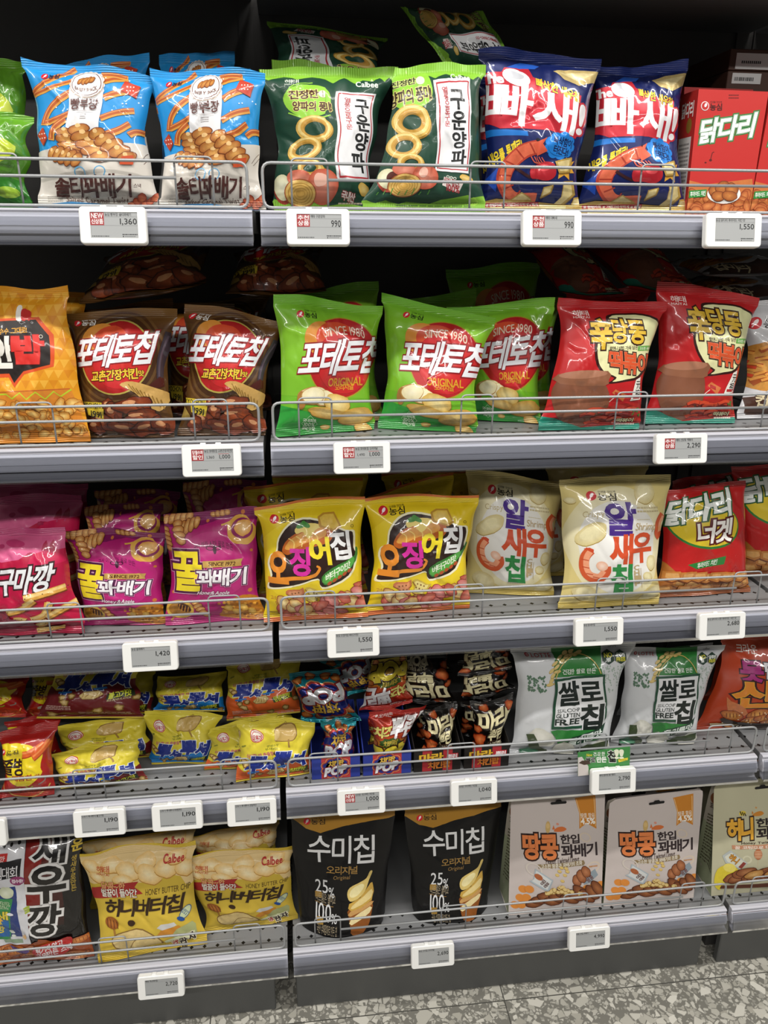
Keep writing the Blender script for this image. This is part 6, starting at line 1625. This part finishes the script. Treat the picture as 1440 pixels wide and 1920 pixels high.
back(K_NUGGET, P(1262, 902, 1400, 878, 1390, 1090, 1270, 1090), 3, 'red chicken nugget pack standing behind the front red pack', .2)
pack(K_NUGGET, P(1372, 873, 1540, 866, 1540, 1074, 1391, 1081), 3, 'red chicken nugget pack at the right edge of the third shelf', lean=.18)
pack(K_NUGGET, P(1247, 916, 1398, 903, 1404, 1128, 1224, 1142), 3, 'red chicken nugget pack in front beside the cream prawn chip packs', lean=.18, dy=.028)

# --- fourth tier
pack(K_HOT, P(-122, 1388, -6, 1374, 4, 1508, -112, 1514), 4, 'red and yellow hot snack pack cut by the left picture edge', lean=.2)
back(K_HOT, P(8, 1350, 112, 1340, 118, 1480, 15, 1480), 4, 'red and yellow hot snack pack behind the front one, only its top showing', .14)
pack(K_HOT, P(58, 1255, 145, 1258, 122, 1345, 48, 1345), 4, 'red and yellow hot snack pack lying at the back under the upper shelf', y0=.215, lean=.8, zoff=.105, stand=False)
pack(K_HOT, P(-40, 1262, 56, 1266, 48, 1345, -50, 1345), 4, 'red and yellow hot snack pack lying at the back, at the left picture edge', y0=.16, lean=.8, zoff=.105, stand=False)
pack(K_HOT, P(-2, 1372, 108, 1355, 102, 1500, 4, 1503), 4, 'red and yellow hot snack pack in front, fully in view', lean=.2)
pack(K_NRED, P(107, 1361, 276, 1340, 292, 1462, 124, 1468), 4, 'yellow and maroon noodle pack standing right behind the front maroon one', y0=.12, lean=.2)
pack(K_NRED, P(168, 1238, 292, 1258, 284, 1338, 190, 1338), 4, 'yellow and maroon noodle pack lying on top, rear one', y0=.225, lean=.55, zoff=.11, stand=False)
pack(K_NREDL, P(105, 1256, 258, 1256, 270, 1347, 68, 1347), 4, 'yellow and maroon noodle pack lying on top, front one', y0=.15, lean=.5, zoff=.108, stand=False)
pack(K_NRED, P(94, 1413, 257, 1381, 279, 1487, 116, 1506), 4, 'yellow and maroon noodle pack leaning at the front of the shelf', lean=.28, dy=.02)
pack(K_NBLUE, P(296, 1267, 425, 1261, 421, 1334, 287, 1333), 4, 'yellow and blue noodle pack lying on top of another blue one', y0=.19, lean=.5, zoff=.105, stand=False)
pack(K_NBLUE, P(270, 1332, 419, 1337, 392, 1445, 286, 1443), 4, 'yellow and blue noodle pack standing below the other blue one', lean=.2, dy=.018, T=.022)
pack(K_NORAL, P(424, 1245, 563, 1236, 563, 1336, 425, 1352), 4, 'yellow and orange noodle pack lying on top of the orange ones', y0=.17, lean=.5, zoff=.108, stand=False)
back(K_NORA, P(428, 1354, 546, 1312, 560, 1440, 445, 1445), 4, 'yellow and orange noodle pack at the back with one raised corner', .165, lean=.2)
pack(K_NORA, P(393, 1366, 520, 1336, 528, 1460, 384, 1472), 4, 'yellow and orange noodle pack behind, half hidden by the front orange one', lean=.2, dy=.04, T=.022, Tb=.022)
pack(K_NORA, P(444, 1347, 591, 1352, 582, 1452, 443, 1480), 4, 'yellow and orange noodle pack in front beside the striped display trays', lean=.2, T=.025, Tb=.022)

M_TRAY = film(0.45, 0.0, 0.0, None, 0.0); M_TRAYIN = plain('grey_board', '9a9690', .7); M_TRAYK = plain('black_board', '1c1816', .5); M_TRAYB = plain('blue_board', '2c3c94', .5)


def tray(px4, art, mat, depth, label):
    zd = DECK[3]; y0 = on_deck((px4[2][0] + px4[3][0]) / 2, (px4[2][1] + px4[3][1]) / 2, zd)[1]; y0 = max(y0, .02)
    C = [on_plane(p[0], p[1], y0, zd, 0.0) for p in px4]
    x0, x1 = (C[0][0] + C[3][0]) / 2, (C[1][0] + C[2][0]) / 2; h = (C[0][2] + C[1][2]) / 2 - zd
    o = np.array([(x0 + x1) / 2, y0, zd + .0008]); w = (x1 - x0) / 2; t = .0012
    bm = bmesh.new()
    add_box(bm, -w, w, 0, depth, 0, t); add_box(bm, -w, w, 0, t, t, h); add_box(bm, -w, w, depth - t, depth, t, h * 1.5)
    for s in (-1, 1):        # side walls rise towards the back
        xs = (-w, -w + t) if s < 0 else (w - t, w)
        V = [bm.verts.new((x, y, z)) for x in xs for y, z in ((t, t), (depth - t, t), (depth - t, h * 1.5), (t, h))]
        for q in ((0, 1, 2, 3), (7, 6, 5, 4), (0, 4, 5, 1), (1, 5, 6, 2), (2, 6, 7, 3), (3, 7, 4, 0)): bm.faces.new([V[i] for i in q])
    bmesh.ops.recalc_face_normals(bm, faces=bm.faces)
    r = from_bm('display_tray', bm, mat, None, tuple(o)); tag(r, label, 'display tray', 'open cardboard display trays')
    e = np.array([0, -.0006, 0])
    flat_art('front_panel', art, [o + e + np.array(v) for v in ((-w, 0, h), (w, 0, h), (w, 0, 0), (-w, 0, 0))], M_TRAY, r, o)
    return y0


ya = tray(P(584, 1419, 675, 1415, 675, 1465, 585, 1471), ART_TRAY_POP, M_TRAYB, .14, 'red and blue striped tray, the one beside the orange noodle packs')
yb = tray(P(681, 1414, 770, 1407, 771, 1458, 681, 1463), ART_TRAY_POP, M_TRAYB, .14, 'red and blue striped tray holding the red cheese pack')
yc = tray(P(776, 1405, 864, 1399, 863, 1450, 776, 1456), ART_TRAY_MALA, M_TRAYK, .14, 'black and red striped tray, the one beside the red cheese pack')
yd = tray(P(870, 1400, 955, 1393, 953, 1445, 870, 1450), ART_TRAY_MALA, M_TRAYK, .14, 'black and red striped tray, the one beside the white rice chip packs')
back(K_POP, P(601, 1352, 668, 1349, 665, 1420, 605, 1425), 4, 'teal chicken pop pack standing upright in the leftmost tray', ya + .028, lean=.1, zo=.0035, T=.022, Tb=.02)
back(K_CHEESE, P(692, 1331, 800, 1325, 752, 1405, 696, 1407), 4, 'red cheese chicken pop pack standing upright in its striped tray', yb + .03, lean=.1, zo=.0035, T=.022, Tb=.02)
back(K_MALA, P(790, 1328, 858, 1320, 853, 1395, 790, 1398), 4, 'black spicy chicken pop pack standing upright in the left black tray', yc + .03, lean=.1, zo=.0035, T=.022, Tb=.02)
back(K_MALA, P(882, 1316, 964, 1304, 944, 1386, 884, 1390), 4, 'black spicy chicken pop pack standing upright in the right black tray', yd + .03, lean=.1, zo=.0035, T=.022, Tb=.02)
back(K_POP, P(602, 1350, 662, 1346, 660, 1415, 604, 1420), 4, 'teal chicken pop pack standing second in the leftmost tray', ya + .085, lean=.06, zo=.0035, T=.018, Tb=.018)
back(K_CHEESE, P(690, 1345, 750, 1338, 748, 1410, 690, 1412), 4, 'red cheese chicken pop pack standing second in its striped tray', yb + .088, lean=.06, zo=.0035, T=.018, Tb=.018)
back(K_MALA, P(778, 1330, 836, 1322, 834, 1400, 778, 1404), 4, 'black spicy chicken pop pack standing second in the left black tray', yc + .09, lean=.06, zo=.0035, T=.018, Tb=.018)
back(K_MALA, P(864, 1318, 922, 1310, 920, 1390, 864, 1395), 4, 'black spicy chicken pop pack standing second in the right black tray', yd + .09, lean=.06, zo=.0035, T=.018, Tb=.018)
pack(K_POP, P(727, 1284, 652, 1306, 596, 1236, 688, 1214), 4, 'teal chicken pop pack upside down on top, rear one', y0=.19, lean=.35, zoff=.135, stand=False)
pack(K_POP, P(679, 1354, 566, 1354, 541, 1262, 634, 1254), 4, 'teal chicken pop pack upside down on top, front one', y0=.12, lean=.35, zoff=.1, stand=False)
pack(K_CHEESE, P(774, 1320, 673, 1336, 698, 1238, 762, 1230), 4, 'red and yellow cheese chicken pop pack upside down on top of the trays', y0=.14, lean=.4, zoff=.125, stand=False)
pack(K_MALA, P(848, 1264, 762, 1268, 768, 1205, 842, 1200), 4, 'black spicy chicken pop pack upside down above the left black tray, rear one', y0=.21, lean=.35, zoff=.15, stand=False)
pack(K_MALA, P(858, 1326, 746, 1312, 758, 1228, 836, 1224), 4, 'black spicy chicken pop pack upside down above the left black tray, front one', y0=.165, lean=.35, zoff=.125, stand=False)
pack(K_MALA, P(968, 1294, 868, 1314, 858, 1240, 944, 1226), 4, 'black spicy chicken pop pack upside down above the right black tray, lower one', y0=.15, lean=.35, zoff=.13, stand=False)
pack(K_MALA, P(972, 1252, 858, 1270, 866, 1198, 950, 1188), 4, 'black spicy chicken pop pack upside down above the right black tray, upper one', y0=.135, lean=.4, zoff=.18, stand=False)
back(K_RICE, P(1176, 1214, 1340, 1206, 1290, 1380, 1150, 1385), 4, 'white and green rice chip pack standing behind the right white pack', .15, lean=.2)
pack(K_RICE, P(1172, 1211, 1360, 1212, 1300, 1411, 1144, 1402), 4, 'white and green rice chip pack in front beside the orange twist pack', lean=.2, dy=.02, T=.029)
pack(K_RICE, P(958, 1213, 1192, 1206, 1142, 1412, 955, 1409), 4, 'white and green rice chip pack in front beside the black trays', lean=.2, dy=-.004, T=.03)
back(K_ORANGE, P(1332, 1214, 1490, 1205, 1480, 1370, 1310, 1375), 4, 'orange twist snack pack standing behind the front orange pack', .185, lean=.2)
pack(K_ORANGE, P(1352, 1193, 1527, 1186, 1508, 1395, 1299, 1393), 4, 'orange twist snack pack in front at the right end of the fourth shelf', lean=.2, dy=.045)

# --- bottom tier
pack(K_BLACKP, P(-63, 1562, 149, 1553, 179, 1811, -41, 1826), 5, 'black prawn snack pack with a white panel at the left end of the bottom shelf', lean=.2)
back(K_BUTTER, P(148, 1578, 366, 1548, 385, 1740, 180, 1770), 5, 'yellow honey butter chip pack standing behind the left yellow pack', .14, lean=.2)
back(K_BUTTER, P(352, 1566, 523, 1538, 545, 1720, 385, 1740), 5, 'yellow honey butter chip pack standing behind the right yellow pack', .19, lean=.2)
pack(K_BUTTER, P(148, 1598, 366, 1574, 389, 1763, 186, 1820), 5, 'yellow honey butter chip pack in front beside the black prawn pack', lean=.26, ymin=.012, T=.02, Tb=.022)
pack(K_BUTTER, P(330, 1606, 552, 1586, 560, 1748, 389, 1780), 5, 'yellow honey butter chip pack in front beside the black pouches', lean=.2, dy=.034, T=.022)
pack(K_GOLD, P(543, 1515, 741, 1512, 718, 1728, 563, 1728), 5, 'black gold-topped pouch beside the yellow honey butter packs', lean=.14)
pack(K_GOLD, P(758, 1511, 941, 1498, 914, 1692, 776, 1718), 5, 'black gold-topped pouch beside the pale peanut donut pouches', lean=.14)

M_POUCH = film(0.5, 0.0, 0.0, None, 0.12, .3)


def box_pouch(art, px4, label, group, depth, y0=None, lean=.13, drop=False):
    """flat-bottomed pouch: front panel, folded side gussets, back panel, heat-sealed top with a hang hole"""
    zd = DECK[4]
    if y0 is None: y0 = max(on_deck((px4[2][0] + px4[3][0]) / 2, (px4[2][1] + px4[3][1]) / 2, zd)[1], .03)
    C = [on_plane(p[0], p[1], y0, zd, lean) for p in px4]
    for a, b in ((1, 2), (0, 3)):
        d = C[b] - C[a]; C[b] = C[a] + d * ((zd + .001 - C[a][2]) / d[2])
    TL, TR, BR, BL = C; nu, nv = art.nu, art.nv
    u = np.linspace(0, 1, nu + 1)[None, :, None]; v = np.linspace(0, 1, nv + 1)[:, None, None]
    P0 = (TL * (1 - u) + TR * u) * (1 - v) + (BL * (1 - u) + BR * u) * v
    U, V = u[..., 0], v[..., 0]; _seed[0] += 1; rng = np.random.default_rng(_seed[0])
    b = .010 * np.sin(np.pi * U) ** .8 * np.sin(np.pi * np.clip(V * 1.05 - .05, 0, 1)) ** .8
    for _ in range(9):
        cx, cy, a = rng.uniform(0, 1), rng.uniform(0, 1), rng.uniform(0, 3.1); t = (U - cx) * math.sin(a) - (V - cy) * math.cos(a); q = (U - cx) * math.cos(a) + (V - cy) * math.sin(a)
        b = b + rng.choice([-1, 1]) * .0011 * np.exp(-np.abs(t) / .04) * np.exp(-(q / .3) ** 2)
    b[:, 0] = b[:, -1] = 0
    PF = P0.copy(); PF[..., 1] -= b
    # rounded top corners
    rc = .05; k = np.clip((rc - V) / rc, 0, 1); PF[..., 0] += np.where(U < .5, 1, -1) * np.abs(2 * U - 1) ** 6 * (1 - np.sqrt(np.maximum(1 - k ** 2, 0))) * .012
    sf = Surf(PF); Vx, N = map_art(art, sf); org = (BL + BR) / 2
    # back panel and gussets
    dep = (.004 + (depth - .004) * np.linspace(0, 1, nv + 1) ** .8)
    PB = P0.copy(); PB[..., 1] += dep[:, None]; PB[..., 1] += .006 * np.sin(np.pi * U) * np.sin(np.pi * V)
    PB[..., 0] = PF[..., 0]
    back_c = art._c(art.back)
    full = np.ones(len(art.cN), bool); g = subset(Vx, N, art.cC, art.cL, art.cS, art.cN, full); g = add_back(*g, Surf(PB), back_c)
    me = build_mesh('donut_pouch', g[0] - org, g[1], g[2], None, *g[3:]); r = link('donut_pouch', me, M_POUCH, None, org); tag(r, label, 'snack pouch', group)
    for s, col in ((-1, 0), (1, -1)):
        w = np.linspace(0, 1, 7); Pg = np.zeros((nv + 1, 7, 3)); f, bk = PF[:, col], PB[:, col]
        for i, t in enumerate(w):
            Pg[:, i] = f * (1 - t) + bk * t
            Pg[:, i, 0] += -s * .016 * (1 - abs(2 * t - 1)) * np.sin(np.pi * np.linspace(0.05, .97, nv + 1))
        if s < 0: Pg = Pg[:, ::-1]
        sg = Surf(Pg); A_ = ART_GUSSET; p, n = sg.at(A_.cV[:, 0], A_.cV[:, 1]); p = p + n * A_.cV[:, 2:3] * DZ
        link('side_gusset', build_mesh('side_gusset', p - org, n, A_.cC, None, A_.cL, A_.cS, A_.cN), M_POUCH, r)
    bm = bmesh.new(); vs = [bm.verts.new(x - org) for x in (PF[-1, 0], PF[-1, -1], PB[-1, -1], PB[-1, 0])]; bm.faces.new(vs[::-1]); from_bm('base_panel', bm, M_BASE, r)
    # hang hole: a dark slot with a raised hump
    c = (PF[2, nu // 2] + PF[3, nu // 2]) / 2 - org; xd = (TR - TL); xd = xd / np.linalg.norm(xd)
    bm = bmesh.new(); pts = [(-.017, 0), (-.015, .0028), (-.007, .003), (-.004, .0062), (.004, .0062), (.007, .003), (.015, .0028), (.017, 0), (.015, -.0028), (-.015, -.0028)]
    vs = [bm.verts.new(Vector(c + xd * x + np.array([0, lean * z - .0012, z]))) for x, z in pts]; bm.faces.new(vs); from_bm('hang_hole', bm, M_HOLE, r)
    return r


M_BASE = plain('pouch_base', 'd8cec8', .5); M_HOLE = plain('punched_hole', '151312', .9)
box_pouch(K_PEANUT_ART, P(1108, 1490, 1285, 1466, 1270, 1680, 1100, 1700), 'pale peanut donut pouch standing behind the right peanut pouch', 'pale peanut donut pouches', .06, y0=.175)
box_pouch(K_PEANUT_ART, P(958, 1494, 1135, 1480, 1127, 1712, 953, 1731), 'pale peanut donut pouch beside the black gold-topped pouches', 'pale peanut donut pouches', .075)
box_pouch(K_PEANUT_ART, P(1143, 1500, 1319, 1477, 1299, 1698, 1130, 1720), 'pale peanut donut pouch beside the green honey donut pouch', 'pale peanut donut pouches', .075)
box_pouch(K_HDONUT_ART, P(1312, 1476, 1485, 1450, 1470, 1650, 1315, 1670), 'pale green honey donut pouch standing behind the front one', 'pale green honey donut pouches', .06, y0=.17)
box_pouch(K_HDONUT_ART, P(1339, 1469, 1519, 1450, 1500, 1672, 1333, 1694), 'pale green honey donut pouch in front at the right picture edge', 'pale green honey donut pouches', .075)

# ------------------------------------------------------------------ electronic price tags
M_SCREEN = film(0.25, 0.0, 0.0, None, 0.0, .4)


def tag_art(price, name, badge=None, old=None):
    A = Art([(0, 0), (100, 0), (100, 50), (0, 50)], 'a0a2a2', 1, 1, 0)
    x0 = 1.5
    if badge:
        A.rect(0, 0, 29, 25, '9c2c30'); A.text(badge[0], 2.5, 2.5, 27, 11.5, 'ece4e2', .03); A.text(badge[1], 2.5, 13, 27, 22.5, 'ece4e2', .03); x0 = 31
    A.text(name, x0, 1.5, min(x0 + len(name) * 4.6, 98), 7.5, '2c2d2e', .02)
    A.rect(x0 - 1, 8.6, 100, 9, '6c6e6e')
    if old:
        A.text(old, 36, 15, 54, 22, '303132', .01); A.text(price, 66, 13, 92, 23, '232425', .02); A.rect(0, 25.4, 100, 25.8, '6c6e6e'); micro(A, 64, 10, 90, 12, 'a84a4a', 1)
    else:
        w = 7.2 * len(price); A.text(price, 98 - w, 12, 98, 25, '1c1d1e', .02)
        if badge: A.rect(0, 25.4, 100, 25.8, '6c6e6e')
    micro(A, 2, 44, 40, 48, '5a5c5c', 1, 3); micro(A, 66, 41, 98, 44.5, '2c2d2e', 1, 2); A.ell(68, 46.5, 1.4, 1.4, '2c2d2e', n=8); micro(A, 71, 45.4, 96, 47.4, '5a5c5c', 1, 5)
    return A.cut()


def price_tag(px, py, art, label, tilt=.21, w=.0854, h=.0475):
    c = on_plane(px, py, -.031, 0, 0); c[1] = -.031
    hw, hh = w / 2, h / 2; sx0, sx1, sz0, sz1 = -hw + .163 * w, hw - .128 * w, -hh + .155 * h, hh - .15 * h
    root = empty('price_tag', tuple(c)); root.rotation_euler = (-tilt, 0, 0); tag(root, label, 'price tag', 'electronic price tags')
    def ring(x0, x1, z0, z1, r, y, k=4):
        out = []
        for cx, cz, a0 in ((x1 - r, z1 - r, 0), (x0 + r, z1 - r, 90), (x0 + r, z0 + r, 180), (x1 - r, z0 + r, 270)):
            for i in range(k + 1):
                a = math.radians(a0 + 90 * i / k); out.append((cx + r * math.cos(a), y, cz + r * math.sin(a)))
        return out
    loops = [ring(-hw, hw, -hh, hh, .005, .0055), ring(-hw, hw, -hh, hh, .005, -.004), ring(-hw + .0012, hw - .0012, -hh + .0012, hh - .0012, .004, -.0055),
             ring(sx0, sx1, sz0, sz1, .0006, -.0055), ring(sx0, sx1, sz0, sz1, .0006, -.0045)]
    bm = bmesh.new(); L = [[bm.verts.new(p) for p in l] for l in loops]; n = len(L[0])
    for a, b in zip(L, L[1:]):
        for i in range(n): bm.faces.new((a[i], a[(i + 1) % n], b[(i + 1) % n], b[i]))
    bm.faces.new(L[0][::-1]); bm.faces.new(L[-1])
    for x in (-.012, .010): add_box(bm, x - .004, x + .004, -.002, .004, hh - .0005, hh + .0022, .0006, 1)
    bmesh.ops.recalc_face_normals(bm, faces=bm.faces); from_bm('casing', bm, M_WHITE, root)
    y = -.0046
    flat_art('screen', art, [(sx0, y, sz1), (sx1, y, sz1), (sx1, y, sz0), (sx0, y, sz0)], M_SCREEN, root, (0, 0, 0))
    return root


NEW, REC, CARD = ('NEW', '신상품'), ('추천', '상품'), ('당월수퍼', '할인')
for px, py, price, name, badge, old, lb in (
        (213.5, 424, '1,360', '농심 빵부장 솔티꽈배기', NEW, None, 'with a red NEW badge below the blue packs'),
        (596.5, 427, '990', '해태 구운양파', REC, None, 'reading 990 below the green onion ring packs'),
        (1033.5, 429, '990', '해태 더빠새', REC, None, 'reading 990 below the navy prawn packs'),
        (1372.6, 433, '1,550', '농심 닭다리 후라이드 치킨 맛', None, None, 'reading 1,550 below the red cartons'),
        (397.5, 863, '1,000', '농심 포테토칩 교촌간장치킨맛', CARD, '1,360', 'with two prices below the brown chip packs'),
        (678.5, 858, '1,000', '농심 포테토칩 오리지널', CARD, '1,490', 'with two prices below the green chip packs'),
        (1275.5, 841, '2,290', '해태 신당동 떡볶이', REC, None, 'reading 2,290 below the red rice cake packs'),
        (282.5, 1230, '1,420', '농심 꿀꽈배기', None, None, 'reading 1,420 below the magenta packs'),
        (662.3, 1204, '1,550', '농심 오징어집 버터구이맛', None, None, 'reading 1,550 below the yellow squid packs'),
        (1122, 1184, '1,550', '농심 알새우칩', None, None, 'reading 1,550 below the cream prawn chip packs'),
        (1351.8, 1173, '2,680', '농심 닭다리 너겟 후라이드 치킨 맛', None, None, 'reading 2,680 below the red nugget packs'),
        (-37, 1562, '1,190', '농심 쫄병', None, None, 'cut by the left picture edge below the hot snack packs'),
        (187.5, 1541, '1,190', '오뚜기 뿌셔뿌셔 불고기맛', None, None, 'reading 1,190, first of the three below the noodle packs'),
        (333, 1530, '1,190', '오뚜기 뿌셔뿌셔 바베큐맛', None, None, 'reading 1,190, middle of the three below the noodle packs'),
        (472.5, 1521, '1,190', '오뚜기 뿌셔뿌셔 양념치킨', None, None, 'reading 1,190, last of the three below the noodle packs'),
        (677.3, 1501, '1,000', '오리온 치즈뿌린 치킨팝', NEW, None, 'reading 1,000 below the red and blue trays'),
        (888, 1484, '1,040', '오리온 마라뿌린 치킨팝', None, None, 'reading 1,040 below the black and red trays'),
        (1149, 1463, '2,790', '롯데 쌀로칩 들기름맛', None, None, 'reading 2,790 below the white rice chip packs'),
        (302.5, 1847, '2,720', '해태 허니버터칩', None, None, 'reading 2,720 below the yellow honey butter packs'),
        (811, 1790, '2,690', '농심 수미칩 오리지널', None, None, 'reading 2,690 below the black gold-topped pouches'),
        (1104, 1758, '4,990', '땅콩 한입 꽈배기', None, None, 'reading 4,990 below the peanut donut pouches')):
    price_tag(px, py, tag_art(price, name, badge, old), 'white electronic price tag ' + lb)

# --- green promotion card clipped above a price tag
A = Art([(225, 300), (1165, 190), (1150, 560), (225, 690)], '3f8a46', 1, 1, 0)
A.text('New', 385, 312, 492, 356, 'ecd838', .03, tilt=-6, shear=10); A.text('건.강.한', 512, 282, 722, 348, 'f0f4ec', .03, tilt=-10)
A.text('쌀로', 372, 372, 548, 462, '20281f', .06, out=((.12, 'eef2ea'),), tilt=-8); A.text('만든', 575, 360, 748, 448, 'f2f6ee', .07, tilt=-8)
A.text('칩', 780, 262, 910, 436, '1c201c', .06, out=((.13, 'eef2ea'),)); A.text('!!', 905, 240, 1040, 380, 'eef2d8', .06)
A.poly([(955, 395), (1125, 360), (1120, 400), (965, 440)], 'e8d838'); micro(A, 980, 392, 1105, 406, '4a4a1c', 1)
A.poly([(225, 380), (300, 365), (420, 520), (430, 680), (225, 700)], 'd8d0cc', 0); A.poly([(240, 470), (300, 430), (420, 420), (460, 480), (340, 500)], '4a3a30')
A.cut()
c = [on_plane(x, y, -.019, 0, 0) for x, y in ((1083.5, 1411), (1181.5, 1400), (1180, 1444), (1083.5, 1455))]
org = (c[2] + c[3]) / 2
bm = bmesh.new(); f = [bm.verts.new(p - org) for p in c]; g = [bm.verts.new(p - org + np.array([0, .0008, 0])) for p in c]
for q in ((f[0], f[3], f[2], f[1]), (g[0], g[1], g[2], g[3]), *[(f[i], f[(i + 1) % 4], g[(i + 1) % 4], g[i]) for i in range(4)]): bm.faces.new(q)
bmesh.ops.recalc_face_normals(bm, faces=bm.faces)
r = from_bm('promotion_card', bm, plain('green_card', '3f8a46', .4), None, tuple(org)); tag(r, 'green promotion card standing above the price tag of the white rice chip packs', 'promotion card')
flat_art('printed_front', A, [p + np.array([0, -.0003, 0]) for p in c], M_SCREEN, r, org)
